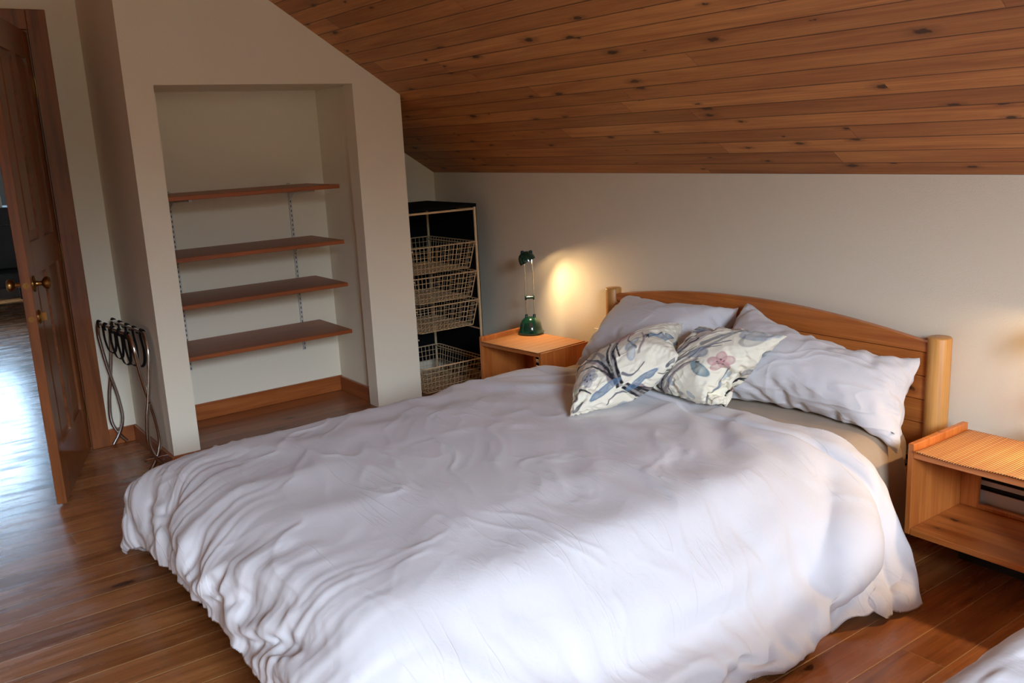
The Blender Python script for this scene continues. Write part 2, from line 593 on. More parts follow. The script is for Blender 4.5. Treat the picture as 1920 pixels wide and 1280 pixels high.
# local: x along the leaf from the hinge, y towards the visible face (+), leaf occupies y in [-DT, 0]
mb = MB()
z0, z1, st = .012, .012 + DH, .115
mb.box(0, st, -DT, 0, z0, z1)
mb.box(DW - st, DW, -DT, 0, z0, z1)
structure_parts = mb.build('stile', M['door_z'], door, bevel=.003)
mb = MB()
for a, b in ((z0, z0 + .235), (z0 + .98, z0 + 1.12), (z1 - .125, z1)):
    mb.box(st, DW - st, -DT + .0004, -.0004, a, b)
mb.box(DW / 2 - .05, DW / 2 + .05, -DT + .0008, -.0008, z0 + .2, z1 - .1)
mb.build('rail', M['door_x'], door, bevel=.003)
for (pa, pb) in ((st, DW / 2 - .05), (DW / 2 + .05, DW - st)):
    for a, b in ((z0 + .235, z0 + .98), (z0 + 1.12, z1 - .125)):
        mb = MB()
        mb.box(pa - .005, pb + .005, -DT + .012, -.012, a - .005, b + .005)
        # raised field with sloped edges
        i = .045
        vs = []
        for (dx, yy) in ((.006, -.012), (i, -.004)):
            vs.append([mb.bm.verts.new(p) for p in ((pa + dx, yy, a + dx), (pb - dx, yy, a + dx), (pb - dx, yy, b - dx), (pa + dx, yy, b - dx))])
        for k in range(4):
            mb.bm.faces.new((vs[0][k], vs[0][(k + 1) % 4], vs[1][(k + 1) % 4], vs[1][k]))
        mb.bm.faces.new(vs[1])
        mb.build('panel', M['door_z'], door)
RX = Matrix.Rotation(-PI / 2, 3, 'X')             # lathe axis -> +y
RXn = Matrix.Rotation(PI / 2, 3, 'X')
for side, rot, y0 in ((1, RX, 0), (-1, RXn, -DT)):
    kn = MB().lathe([(0, 0), (.034, 0), (.034, .003), (.028, .007), (.012, .009), (.009, .02), (.010, .030), (.020, .036), (.0265, .046), (.026, .056), (.019, .063), (0, .066)], (DW - .062, y0, .965), rot, 32)
    kn.build('knob', M['brass'], door, smooth=True)
dl = MB().lathe([(0, 0), (.030, 0), (.030, .003), (.024, .009), (.010, .010), (0, .010)], (DW - .062, 0, .825), RX, 32)
dl.box(DW - .066, DW - .058, .008, .028, .808, .842)
dl.build('thumb_latch', M['brass'], door, smooth=True, bevel=.001)
RYm = Matrix.Rotation(PI / 2, 3, 'Y')
MB().lathe([(0, 0), (.013, 0), (.013, .0012), (0, .0014)], (DW - .0005, -DT / 2, .965), RYm, 24).box(DW, DW + .008, -DT / 2 - .003, -DT / 2 + .003, .956, .974).build('latch_bolt', M['brass'], door)
MB().lathe([(0, 0), (.012, 0), (.012, .0012), (0, .0014)], (DW - .0005, -DT / 2, .825), RYm, 24).build('bolt_plate', M['brass'], door)
for hz in (.22, 1.02, 1.80):
    h = MB().tube([(-.004, .004, hz - .045), (-.004, .004, hz + .045)], .0065, 12)
    h.box(-.002, .001, -.03, -.001, hz - .045, hz + .045)
    h.build('hinge', M['brass'], door, smooth=True)

# ================================================================== SOFT GOODS



# Shapes of the bedding as measured grids: every entry is the step from its neighbours, in units of q metres,
# laid out as rows x columns x (x, y, z).
SHAPES = {}
SHAPES['duvet'] = (63, 73, 0.0008,
[-56,-806,231,-2,10,35,-7,24,27,26,5,27,21,4,31,20,6,30,21,7,31,19,7,32,26,2,28,27,5,26,37,0,13,38,0,10,37,1,7,37,4,12,38,1,6,38,2,4,38,2,5,37,4,5,38,
5,7,38,5,1,38,4,-4,39,3,-1,38,2,-1,39,3,1,39,3,1,39,4,2,39,2,3,39,1,3,39,-1,0,39,-2,-1,40,-2,-2,39,-1,-1,39,-1,-1,40,-1,-1,40,0,0,40,-1,0,39,0,0,40,0,
0,40,-1,1,40,-2,1,40,-1,0,39,-1,1,40,-2,1,39,-2,1,40,-3,2,39,-2,2,39,-2,2,38,-2,4,39,-3,-1,39,-3,0,39,-4,-3,43,-3,-6,48,-1,-5,47,1,-2,46,-10,-1,45,-10,
2,43,-9,-12,41,-9,-19,36,-6,-30,33,-5,-32,32,-3,-34,36,-6,-29,36,-6,-28,24,-10,-38,22,-5,-41,21,-2,-41,23,0,-41,28,-3,-36,32,-2,-33,35,-2,-31,33,3,-32,
27,3,-37,32,0,-34,-23,-26,11,-15,13,-5,29,-23,7,8,-1,-4,-20,11,5,-1,1,5,-2,5,3,7,-6,-2,7,-5,-4,2,1,3,3,-4,-3,0,2,2,1,1,5,3,-5,-9,-2,5,8,2,-4,-6,2,-2,
-6,3,0,-5,2,0,-9,-1,1,14,0,-2,-8,-3,2,-16,1,-1,9,0,-1,9,-1,2,9,-1,4,9,-1,-6,-15,0,1,6,-1,-2,-11,0,1,-8,-1,2,-7,2,0,1,0,1,-3,0,-1,2,0,0,-2,1,1,1,0,2,-6,
0,3,-4,1,7,-2,-2,-5,1,-1,-5,8,1,-4,6,-1,-1,7,0,1,11,-1,-1,-9,1,0,-6,0,0,6,0,0,9,0,4,11,0,-3,-8,-2,-1,-10,2,0,-4,1,0,9,2,2,8,-10,3,-32,1,-4,12,7,1,22,6,
6,5,7,6,5,6,4,2,4,6,-1,-25,-21,-11,8,2,4,7,3,0,4,1,-1,6,4,0,-13,-10,-7,-26,-1,-13,11,-4,10,9,3,8,5,0,0,2,0,-3,-25,3,-13,-30,-21,0,35,-20,4,15,5,-13,
-41,3,20,32,-7,-9,1,1,2,-27,2,7,0,2,4,0,1,5,15,-9,-27,0,2,5,-5,2,15,5,-3,-14,-7,9,25,3,-7,-32,2,1,-6,3,1,-2,3,-2,6,-2,0,22,-12,15,-43,4,-11,14,-1,3,40,
4,-4,-4,0,6,7,5,-8,-12,-5,4,-36,3,-6,24,-12,19,-35,3,-4,6,4,-10,9,3,-5,14,2,0,8,3,4,14,-1,12,14,0,-10,-11,1,6,6,2,-7,-7,1,7,8,2,-2,-4,-12,-9,-34,4,3,
-9,2,2,-2,3,-1,3,1,-1,3,-3,0,32,-3,-4,-17,4,3,-16,3,1,-1,-10,-3,23,4,4,12,-3,-4,-12,2,0,-2,3,1,-15,4,2,-4,15,15,41,-23,-4,-56,-10,-11,14,5,-4,12,-4,4,
-11,12,-3,20,9,2,7,27,34,4,-51,-35,-11,-12,8,-12,-4,9,-6,-4,6,-5,26,-23,30,17,1,-1,-29,6,-28,6,-6,7,-11,11,-11,18,-12,24,-6,4,-1,6,-36,-2,1,-2,0,-10,
-4,9,6,0,0,1,-1,-1,-34,12,-1,38,-12,-9,-14,0,8,7,0,-13,-12,7,26,-1,0,4,10,-6,-27,-11,10,30,10,-10,-26,4,0,12,1,1,0,-1,-2,-6,-5,4,13,-19,21,-49,14,-21,
49,-2,10,13,6,-8,-8,0,2,3,1,-8,-33,-14,22,-25,8,-21,36,-9,23,-37,12,-21,46,1,9,17,-1,14,9,0,5,3,0,-4,-2,1,-10,-5,4,-13,-15,4,9,11,1,-7,-9,2,7,9,2,-6,
-9,0,-1,-1,8,8,7,-17,-13,-30,-4,2,15,0,1,2,2,-3,-6,6,0,-16,6,6,29,0,7,9,-6,-13,-33,3,0,-3,-3,8,-21,3,-5,44,2,7,10,0,0,1,-3,-9,-17,0,1,2,14,10,5,3,24,
-52,-28,-33,21,9,-3,14,-12,8,-25,7,-8,17,4,-1,5,41,46,-5,-26,-41,17,2,3,2,-13,-7,-6,-36,36,-35,14,-33,32,21,-2,12,-20,3,-27,-2,2,-1,3,-1,14,5,1,1,4,
-36,-4,3,-3,-3,-25,1,12,34,-1,-15,-50,14,9,43,-17,-3,-26,3,11,15,-3,-7,-7,3,11,2,-2,-1,3,-1,-13,-9,9,26,11,-10,-29,0,1,-2,1,-1,6,-2,1,-6,-2,4,25,-21,
22,-48,24,-27,36,2,1,-5,-1,-1,3,-2,1,4,-6,7,-29,-10,16,-11,13,-23,38,-3,11,-33,10,-10,36,4,-1,-17,0,1,-1,-5,-1,15,-1,2,-20,0,7,-12,0,-1,1,0,3,-3,0,2,
-2,0,2,-1,0,-2,2,1,-5,4,-7,-7,30,1,-1,1,18,22,31,-8,-22,-41,0,8,-16,2,9,-12,1,6,-4,0,0,-1,0,-8,7,-12,-12,47,11,-2,-23,-3,1,-4,6,16,-23,-6,-17,22,-1,0,
20,2,7,15,1,-8,-17,11,11,18,-15,-9,-16,22,50,-41,-30,-50,21,7,-2,11,-11,8,-21,9,-8,17,5,0,7,38,46,-9,-32,-46,11,-15,0,0,4,0,1,-29,37,-34,3,-24,15,-9,
16,-3,25,-25,31,-4,2,-17,5,1,2,1,-36,-5,-13,-1,7,25,-2,-10,-49,15,6,43,-18,-1,-29,5,10,25,-5,-11,8,2,-9,2,2,0,-2,-1,2,-22,4,31,9,-7,-26,1,0,4,0,-1,5,
-3,2,-15,1,1,26,-25,27,-44,26,-29,34,-5,4,14,-3,4,6,3,-5,-9,-8,15,-46,-1,0,0,14,-18,27,0,0,-2,4,0,13,0,-1,0,-5,8,16,1,-7,-16,4,-1,-10,1,1,-1,-4,3,-12,
0,6,-11,1,-1,2,-1,-2,3,1,-3,4,0,-2,4,-1,-1,9,-1,-1,1,8,6,24,-8,-5,-25,9,18,39,1,-4,-4,-2,-7,-7,-2,-7,-21,-1,1,-11,1,2,-6,19,25,-17,-23,-26,18,6,-1,25,
-2,-1,-10,4,16,-32,0,7,-6,-6,-18,17,-1,-5,18,0,0,0,18,8,19,-21,-8,-23,25,53,-28,-30,-50,23,5,-4,7,-8,6,-14,10,-5,15,5,0,5,37,45,-7,-7,-28,9,-12,-11,1,
-11,-4,1,-45,24,-27,15,-21,9,-2,2,-4,3,-1,11,4,2,3,-1,-37,-4,7,-2,-3,-41,15,4,41,-18,1,-31,8,8,31,-8,-12,5,2,-5,-2,-1,3,-2,-1,1,-23,4,13,15,-4,-12,0,0,
-1,-2,-1,8,-1,3,-16,1,-1,25,-27,29,-39,29,-31,32,-8,7,19,-2,3,3,5,-10,-21,-12,22,-36,9,-15,11,8,-7,27,-1,0,-7,1,1,-6,-2,3,24,-4,6,8,6,-8,-14,0,-1,-2,
-4,8,-34,0,-1,1,4,-7,14,1,0,3,-1,0,0,1,-1,1,-1,1,0,1,0,2,-1,0,-1,1,0,-1,-1,5,-14,7,-5,26,2,9,-32,-6,-10,27,1,5,17,1,3,5,1,-3,-6,-3,-4,-16,1,0,-10,23,
31,-20,-19,-30,22,1,4,25,1,3,5,-4,-7,-22,2,20,-36,-1,4,-3,-5,-25,35,1,0,3,8,1,6,-13,-1,-12,26,53,-29,-31,-50,22,4,-2,7,-4,0,-6,8,-1,11,5,-1,4,36,33,-2,
0,0,0,-1,-3,1,-23,-22,16,-29,-5,-12,4,5,16,-23,13,-34,20,-13,12,-4,-36,-5,-25,10,2,34,-16,1,-30,8,8,27,-9,-5,7,2,-10,-1,0,2,-2,-1,1,-28,6,14,16,-6,-6,
7,2,-16,-4,-2,21,0,3,-22,-1,-2,25,-25,29,-37,28,-31,30,-6,6,17,-5,5,5,7,-10,-30,-12,20,-27,13,-19,19,3,-1,21,-1,0,-4,1,0,5,-6,11,18,2,-3,-2,5,-9,-23,
-7,8,-25,-1,6,-6,6,-11,16,1,-2,19,1,0,1,-1,0,-2,1,-1,-2,-1,1,0,1,-1,-2,-1,0,-5,1,0,-1,1,1,-1,-2,0,-3,-1,5,-11,3,-5,14,6,9,-20,-1,-4,5,-4,-5,30,-1,1,0,
0,-1,-1,0,1,1,1,-2,-8,19,24,-33,-11,-20,16,-3,-2,23,3,6,11,-1,-3,-1,-6,-1,-33,7,30,-24,-8,-34,38,6,2,6,3,2,3,-18,-2,-15,26,54,-27,-30,-50,17,2,-2,5,2,
-2,3,8,-1,10,6,0,4,21,11,2,0,-1,0,5,5,-5,-40,-11,18,-8,-1,-25,10,0,9,-4,4,-2,-7,-36,1,0,-2,1,-14,1,4,37,-3,-14,-13,-2,6,0,0,0,2,-1,-3,-29,10,13,13,-8,
-3,15,1,-19,-12,0,23,4,0,-25,-3,-1,29,-19,26,-43,24,-26,40,-1,1,6,-15,12,11,12,-12,-40,-9,14,-18,13,-16,28,0,1,12,0,-2,-11,0,0,5,-6,9,22,6,-7,-11,0,-1,
-22,-6,9,-17,6,-8,13,1,-2,16,1,1,6,0,-1,-11,0,1,3,0,0,6,-1,0,0,1,1,2,-1,-1,-5,0,0,0,0,0,-8,1,0,-2,0,0,-1,1,-1,5,-1,1,1,1,0,0,1,2,-12,5,6,-11,-5,-8,31,
0,0,1,-1,0,-11,-1,0,-4,0,0,1,12,13,-22,-7,-10,11,0,-3,13,3,3,18,4,5,8,-10,-7,-21,6,36,-39,-1,-36,41,-1,-1,-2,4,1,3,-13,0,-12,20,54,-30,-28,-47,16,1,-4,
6,4,-3,8,10,-1,9,9,2,4,14,7,0,-3,-1,4,3,2,-4,-49,0,-25,8,-4,11,5,0,9,-10,-36,-1,6,-4,1,24,5,-13,-14,-7,11,-3,-1,0,-6,1,9,-3,1,2,-10,2,-2,19,-2,-16,-15,
1,18,13,0,-25,-9,1,32,-13,20,-46,19,-23,40,2,-1,-7,-26,22,23,19,-16,-46,-3,6,-7,8,-11,33,0,0,0,0,-1,-10,-1,2,15,-3,7,13,5,-8,-15,-2,2,-23,-4,7,-12,6,
-9,20,1,-1,7,0,0,-3,0,1,4,0,0,3,0,-1,0,0,1,-7,0,0,6,-1,-1,-6,1,1,10,-1,0,-10,0,-1,0,1,1,-3,0,0,1,1,0,4,0,-1,-1,0,1,1,0,-1,0,1,1,-8,6,9,-17,-5,-7,37,-1,
-2,-2,-1,0,-6,-1,0,-3,0,1,-9,4,1,-6,0,4,-7,0,-5,10,2,1,18,6,2,8,-2,-2,-3,-10,23,-50,11,-23,44,0,0,0,1,0,2,-11,-2,-9,8,51,-39,-23,-42,16,2,-4,5,8,-5,15,
12,1,9,9,3,2,17,14,-13,3,4,-3,-28,-20,20,-20,3,-19,5,1,5,-9,-35,-4,21,-1,-4,-20,-5,12,10,-2,-6,4,1,-1,5,2,-8,-42,11,12,30,-14,-4,-7,2,9,17,4,-25,-22,
-1,31,-3,18,-44,18,-22,25,-1,-1,6,-33,29,24,26,-23,-44,0,0,2,3,-5,28,2,0,-6,-1,-1,-6,-2,5,20,0,1,4,3,-6,-21,-5,8,-24,0,0,0,6,-8,21,0,0,7,-1,1,1,1,0,0,
-1,-1,-10,1,0,5,-1,1,-5,0,-1,4,1,1,-5,0,-1,3,-1,1,6,-1,-1,-2,0,1,-1,2,0,-4,2,-1,3,-1,0,2,0,1,5,-1,-1,-6,1,1,1,-1,0,0,1,-1,-4,7,10,-23,-5,-8,36,0,1,2,0,
-1,-3,-3,-1,-13,5,6,-17,-2,-6,15,-1,2,-7,-1,-3,10,-3,0,-3,1,-1,1,16,10,20,-25,11,-49,20,-18,39,-3,-1,-3,2,1,3,-10,-1,-5,0,46,-42,-13,-33,15,-1,-1,1,14,
-13,26,12,3,6,13,5,-1,6,4,-5,-4,-1,8,-27,-7,-6,-2,3,-4,-3,-37,-2,-5,-2,2,16,-2,-7,-20,0,9,26,6,-20,-46,7,17,32,-14,-2,9,2,-7,7,6,-9,-43,2,31,22,3,-44,
0,-5,42,1,-7,0,-33,33,8,33,-31,-36,1,-1,5,0,-1,24,1,-2,-12,0,0,-1,-2,4,19,2,-3,-6,1,0,-18,-5,8,-18,4,-6,11,3,-2,14,-1,0,6,0,0,-12,0,0,0,0,-1,3,0,0,2,
-1,1,-4,1,-1,5,0,1,6,-1,-1,-5,1,1,-1,-2,-1,2,1,1,1,0,-1,-2,2,1,-6,0,0,6,0,0,7,0,0,-8,0,1,9,-1,-2,-9,1,0,1,-1,1,0,1,0,3,7,9,-29,-6,-9,32,-1,-1,-4,1,1,5,
0,0,-11,0,0,-4,0,0,10,0,0,-6,4,1,10,-2,0,-1,-7,-1,-11,25,9,20,-34,4,-43,22,-12,33,-8,-1,-5,6,1,3,-13,-1,-5,-5,37,-39,-4,-24,14,-1,7,-6,20,-21,37,13,5,
3,10,6,-5,5,7,-11,-28,-14,16,-6,2,-5,-2,-37,-4,4,-2,-2,-15,-2,7,29,7,-21,-47,5,19,32,-13,-2,13,4,-12,1,1,-1,-44,7,18,29,-12,-8,-4,3,22,-3,13,-48,-30,
18,44,34,-33,-24,0,-1,7,-1,1,18,2,-2,-12,0,1,5,-2,2,11,3,-2,-13,0,1,-14,-5,6,-14,6,-7,16,1,-1,10,0,0,-3,0,1,-5,0,0,15,-1,-1,-11,-1,1,-2,1,0,2,0,-1,0,
-1,1,8,0,-1,-12,1,1,9,-1,-1,-2,2,1,-8,1,1,20,-3,-1,-11,1,0,-10,1,-1,9,1,1,-7,-1,0,13,0,-1,-11,0,2,12,-1,-1,-7,1,0,0,-1,0,3,-1,0,-5,8,7,-22,-3,-5,35,2,
4,8,-3,-5,-10,0,0,-17,0,1,-7,-1,-2,7,2,0,9,0,-1,1,-2,1,-1,-7,1,-9,29,10,22,-37,-3,-37,25,-7,27,-4,0,-1,1,0,0,-19,0,-9,-7,25,-31,-1,-18,18,-1,9,-11,32,
-15,35,8,4,-1,-4,-1,6,-2,3,1,-14,-2,-12,-5,-37,-4,-3,-1,0,23,4,-16,-45,4,20,31,-13,-3,12,5,-11,-4,-3,5,-43,16,10,36,-17,-9,1,1,0,-29,38,-25,7,-34,47,
14,-3,-9,1,-1,5,1,0,3,1,-1,-5,0,1,3,0,-1,-1,2,0,-18,-3,5,-14,-1,3,-3,5,-8,28,-1,-1,-3,1,1,-3,-1,-1,2,1,0,-1,0,1,-4,0,2,21,-1,-3,-11,0,0,-1,0,2,8,-1,-1,
-18,0,0,6,0,-1,-2,0,1,4,1,-1,0,-1,0,3,2,2,7,0,3,8,0,0,0,-2,-4,-14,1,0,-13,0,0,7,1,0,-5,0,0,13,-1,0,1,1,0,-5,-1,-1,-2,-2,2,-10,4,2,-7,0,-1,2,1,0,29,1,1,
2,-1,-2,-10,0,1,-20,-1,-3,14,-3,1,-4,-1,0,-1,-1,0,0,-1,0,0,29,12,20,-43,-4,-30,18,-8,14,9,1,4,0,0,0,-23,2,-14,0,11,-18,-1,-11,23,0,-1,5,27,0,7,17,11,
-16,-7,-3,13,-20,-4,-4,0,-36,-8,12,2,-6,-33,-3,18,42,2,-17,-11,-5,4,-2,-2,2,-43,17,7,25,-17,3,-5,2,5,1,32,-48,21,-35,37,-20,8,17,10,-7,-14,1,-2,4,0,1,
-1,1,0,-7,0,1,-5,-1,5,-11,-1,1,-3,2,-4,7,1,-3,16,1,1,-8,0,0,12,-1,-1,-4,1,1,-1,-1,-1,0,-2,1,9,2,0,-18,0,1,19,0,0,3,0,-2,-7,2,3,8,-2,-3,-13,-1,1,0,0,0,
7,-1,1,1,2,-1,-8,1,1,11,0,-1,-7,-1,0,-10,1,2,19,-1,-2,-9,1,0,-3,-1,-1,0,1,1,-7,0,0,5,-1,-1,1,2,2,7,0,-1,-1,0,4,-24,0,-2,5,1,3,-6,-2,-5,18,-1,0,-7,0,0,
8,0,0,-2,1,0,1,-5,0,-3,0,0,1,-1,0,-3,2,0,4,27,8,9,-39,-6,-16,-7,6,-2,22,-8,13,-5,0,-1,-11,6,-17,0,0,0,-1,-3,10,14,-3,13,23,5,-4,2,4,-7,-17,-4,4,4,-36,
-9,-12,-3,6,33,13,-20,-26,-16,18,14,2,-5,-46,14,10,18,-14,5,6,-2,-3,18,15,-34,7,-8,18,-16,-8,13,-2,0,0,3,0,-7,-1,1,2,-1,3,-12,-1,2,-2,0,0,-1,1,-3,6,1,
-2,5,0,0,10,0,-1,1,0,0,2,0,0,-8,1,0,5,-1,0,0,-1,2,12,0,1,-26,0,-1,5,2,2,-8,-1,0,-1,1,0,1,-1,-2,6,1,1,25,-1,-3,-13,0,1,-9,1,1,-5,-1,2,-4,1,0,-1,-1,0,3,
1,-3,18,0,0,-13,1,0,18,-2,-1,-7,1,1,0,-1,0,5,0,0,-12,1,0,0,0,0,9,0,0,0,0,0,-1,0,-1,-5,0,1,-5,2,3,-10,-2,-1,30,0,-2,-8,0,0,-5,0,-1,1,-1,1,-2,-3,0,-2,-2,
1,-1,1,-1,1,6,0,6,24,12,4,-13,-10,-2,-35,4,-13,23,-6,11,-16,3,-11,1,6,-14,-3,-3,11,7,-5,16,13,-1,3,20,12,-19,-16,-5,12,2,-37,-6,17,6,-11,-36,-8,20,17,
-4,-8,-29,13,6,7,-6,4,13,-6,-4,21,16,-33,-3,5,-3,-25,-19,39,1,0,0,15,-2,-8,-2,0,8,1,2,-18,0,-2,7,1,-1,2,0,0,0,0,0,3,0,1,4,0,-1,-1,0,0,0,0,0,-3,0,0,2,0,
1,0,-2,1,13,0,1,-26,2,-3,12,0,0,2,-1,0,-2,1,0,0,-1,0,-1,1,1,-3,2,1,-9,-1,0,26,0,1,2,0,0,0,-1,-2,-9,0,0,-5,0,-1,-3,1,2,-9,0,-1,14,0,1,-12,0,0,20,-1,-1,
-1,0,0,-14,0,-1,6,0,1,-2,0,-1,1,0,0,-1,0,0,4,1,1,-2,0,0,0,-2,0,3,3,0,-12,-1,1,19,-5,0,-21,5,-1,9,-3,0,0,2,-1,1,-4,1,-5,0,0,1,3,0,4,4,-1,3,5,2,1,5,1,0,
-32,3,-11,6,-3,3,-2,3,-10,2,2,-7,-1,-5,23,-5,3,-1,32,1,-1,-2,1,1,2,-37,-6,-8,-2,7,-8,-1,-2,-9,4,6,-8,6,-4,24,-12,-2,21,10,-23,-6,11,-12,-23,-19,41,5,
-1,-2,6,-2,-3,5,0,-5,-1,0,1,0,1,14,1,1,2,-1,1,1,0,-1,-3,0,0,-2,-1,-2,-6,1,0,-3,0,0,1,-1,1,0,1,0,1,-2,1,12,0,1,-26,1,-3,13,1,0,-1,0,0,-1,0,0,1,0,1,0,0,
0,0,0,-1,0,-1,1,3,2,3,-18,1,-1,2,-1,-1,3,0,-1,21,-1,0,-3,1,1,4,-1,1,2,-1,-2,-20,0,0,6,1,0,-4,0,1,-4,1,-1,9,0,1,8,-1,-2,-5,0,1,-3,0,0,1,1,0,2,-1,0,0,0,
0,0,0,0,2,0,0,-1,0,0,-7,4,1,12,-12,0,-16,8,-2,5,2,1,3,-5,0,-4,-2,0,-3,3,0,6,2,0,1,-10,1,0,11,-1,2,11,1,2,-23,0,-7,-4,3,-9,-1,1,-1,0,-1,1,26,-3,18,-6,2,
-1,5,4,-6,0,-37,-6,-8,-2,4,10,-4,2,-35,17,-3,27,-16,2,18,4,-15,-6,19,-23,-8,-24,40,-9,2,2,3,-1,-1,6,0,-5,3,0,-3,4,6,-16,-3,-5,11,-2,-2,11,0,0,6,0,1,6,
0,0,-1,1,0,-2,-1,-1,-7,0,1,0,0,-1,-1,-2,2,13,-1,1,-26,3,-3,12,1,0,0,-1,1,4,-1,0,-4,1,0,0,-1,-1,-1,1,0,0,0,0,1,0,1,-5,0,0,9,0,-1,-5,0,1,-3,2,2,-9,-1,-2,
19,-1,0,-2,1,-1,-1,1,4,14,-3,-3,-17,1,0,-7,0,-1,7,0,1,5,0,0,-11,0,1,13,0,-2,-8,1,1,8,0,0,0,0,0,0,0,0,-4,0,0,-7,0,1,-3,0,0,-3,0,-1,9,6,1,6,-2,0,0,-9,-1,
-8,2,-1,2,-2,1,-3,1,-1,1,3,1,4,-3,0,0,-12,3,-1,11,-3,4,3,0,1,-15,4,-14,-1,-1,4,1,2,-8,6,-3,11,14,1,5,2,3,-1,-1,-38,-6,-11,1,4,-19,9,-5,26,-15,5,12,1,
-5,1,21,-29,2,-20,30,-12,-2,7,-5,1,0,2,-1,-1,3,0,-3,7,5,-16,-6,-5,20,3,3,-16,0,0,-1,-2,-2,12,-1,0,-2,1,-1,5,-1,1,8,1,2,6,0,-3,-15,-2,2,15,0,0,-26,2,-2,
13,0,0,1,0,0,0,0,0,-5,1,0,10,-1,0,-7,0,0,1,0,0,-1,-1,1,-1,1,-1,1,0,0,-3,0,1,4,1,-1,0,-1,0,4,1,3,-18,0,0,-1,0,0,1,0,-1,3,2,1,27,-3,-3,-14,0,1,-3,0,0,-4,
0,-1,3,1,1,-5,0,1,14,0,-1,-2,0,0,0,0,1,4,0,0,4,0,0,-1,-1,-1,-2,0,0,-5,0,-1,-9,2,0,5,-4,1,-3,1,0,1,0,0,0,-2,0,-1,0,0,0,3,0,2,7,0,0,-14,0,2,4,1,2,16,2,5,
-16,-3,-6,-3,15,-35,-9,-9,17,-3,3,-5,19,-6,22,4,3,-3,-2,-37,-5,-19,4,-3,24,-10,5,-3,0,1,14,14,-26,2,-6,11,-14,-7,15,-16,2,3,9,-3,-1,0,1,0,10,2,-14,-9,
-2,19,3,-1,-8,1,1,2,-2,0,6,2,-1,-12,0,2,-7,0,2,-2,0,0,-1,-1,-3,8,-2,1,21,2,1,-25,1,-2,17,1,-1,-3,-1,0,0,0,1,0,0,-1,0,0,1,-6,0,0,13,0,0,-8,0,0,0,0,-1,0,
0,0,0,0,1,0,0,-1,0,0,0,0,0,1,-1,0,0,0,0,-1,1,0,1,-3,0,0,-4,2,2,-7,0,0,28,-1,-2,-11,-1,-1,-4,0,1,5,0,-1,-6,0,1,-2,0,0,8,1,1,4,0,-1,-4,0,0,-4,-1,0,-2,0,
0,-3,0,0,3,-2,1,-7,4,-1,10,2,0,1,-4,0,-2,-1,0,0,-1,0,-2,-1,0,-1,2,0,3,5,0,0,-3,0,1,-17,3,-6,14,-3,11,5,0,2,5,6,14,-10,13,-57,-3,-18,38,0,3,0,1,1,0,-3,
-38,-3,5,-1,2,-17,0,-2,31,26,-35,-1,-15,10,-10,-15,26,-8,0,3,-3,1,-1,2,0,0,4,-1,-3,-7,1,11,7,0,-12,1,0,0,-5,0,14,3,-1,-11,1,2,-8,0,-1,1,0,-1,0,0,0,5,
-3,1,10,2,1,-19,1,-2,13,1,0,-4,-1,1,8,0,0,-4,0,-1,0,0,1,0,0,-1,0,1,1,-7,0,0,14,-1,-1,-8,0,0,0,0,1,0,0,-1,0,0,0,0,0,1,0,0,0,-5,0,0,12,0,0,-8,0,-1,2,0,1,
-2,0,0,-4,3,3,-11,-2,-2,27,1,2,4,-2,-3,-18,0,0,3,0,-1,-3,1,1,-5,-1,0,-2,0,1,-1,-1,0,0,1,0,0,0,-1,5,-1,0,1,1,0,4,0,0,1,1,-1,1,-1,0,0,0,0,-1,-1,1,0,-3,0,
-4,2,-1,4,4,0,1,0,0,0,-7,1,-1,4,0,6,6,1,2,0,3,8,-13,-2,-6,1,11,-40,0,-10,30,5,3,-1,-4,-38,-3,-15,5,-8,43,8,-13,-32,-16,34,2,-1,-5,7,0,-9,-14,1,3,10,-2,
1,1,0,-1,6,1,-5,1,0,0,-8,0,13,-2,1,3,4,-1,-10,0,1,-12,0,0,0,0,-1,8,0,0,1,1,0,-1,2,1,-8,-1,-1,18,-1,-1,-6,-1,1,5,1,-1,-9,0,0,8,0,0,-3,0,0,1,0,1,-1,0,-1,
0,0,1,-8,0,1,17,0,-1,-8,0,-1,-1,0,0,-1,0,1,0,0,-1,1,0,0,1,1,0,0,-1,0,0,0,1,-4,0,-1,2,0,1,0,-1,0,-2,4,3,-15,-1,-2,5,1,1,25,-3,-2,-13,0,1,-7,0,0,-3,0,0,
2,1,-1,3,0,0,1,-1,0,1,-1,0,3,-1,1,-11,0,-1,4,1,0,5,2,0,2,0,0,0,-1,0,1,0,-1,-1,-2,1,-2,1,0,1,3,0,1,0,0,0,-6,0,2,2,1,4,6,0,4,1,0,0,19,12,10,-38,-10,-18,
1,2,0,5,1,-3,-5,-37,-2,5,-2,3,-5,-3,6,-1,1,1,-7,6,12,7,-7,-20,1,0,0,5,-1,-2,0,0,0,6,1,-7,-1,0,1,-1,0,0,-5,-1,9,0,0,0,1,1,6,-1,-1,-4,1,0,-2,0,0,0,-1,0,
-1,2,0,-5,-1,0,1,0,1,13,0,-1,-12,0,1,7,0,-1,-6,0,1,5,0,-1,-2,0,0,1,0,0,-1,0,0,5,1,1,-13,-1,0,16,0,1,2,0,0,1,0,0,-1,0,0,0,0,0,-1,0,-1,-6,1,1,5,0,0,1,-1,
-1,-10,0,-1,0,0,0,-1,0,1,1,1,0,-5,1,1,-6,1,1,25,-1,-1,-6,-1,-1,-2,0,0,-1,-1,0,0,0,0,-1,1,-1,-2,0,1,-8,1,1,14,0,1,3,-8,-1,-19,6,-1,8,0,0,0,0,0,0,0,0,1,
-1,0,-1,0,0,0,2,0,1,3,0,-1,-7,0,1,1,0,4,7,1,6,-1,0,-3,6,3,6,-24,4,6,0,-2,-21,6,0,-1,-5,-38,-4,5,-1,3,-19,2,9,33,-2,-19,-21,-3,15,0,-1,-5,6,0,0,8,1,-3,
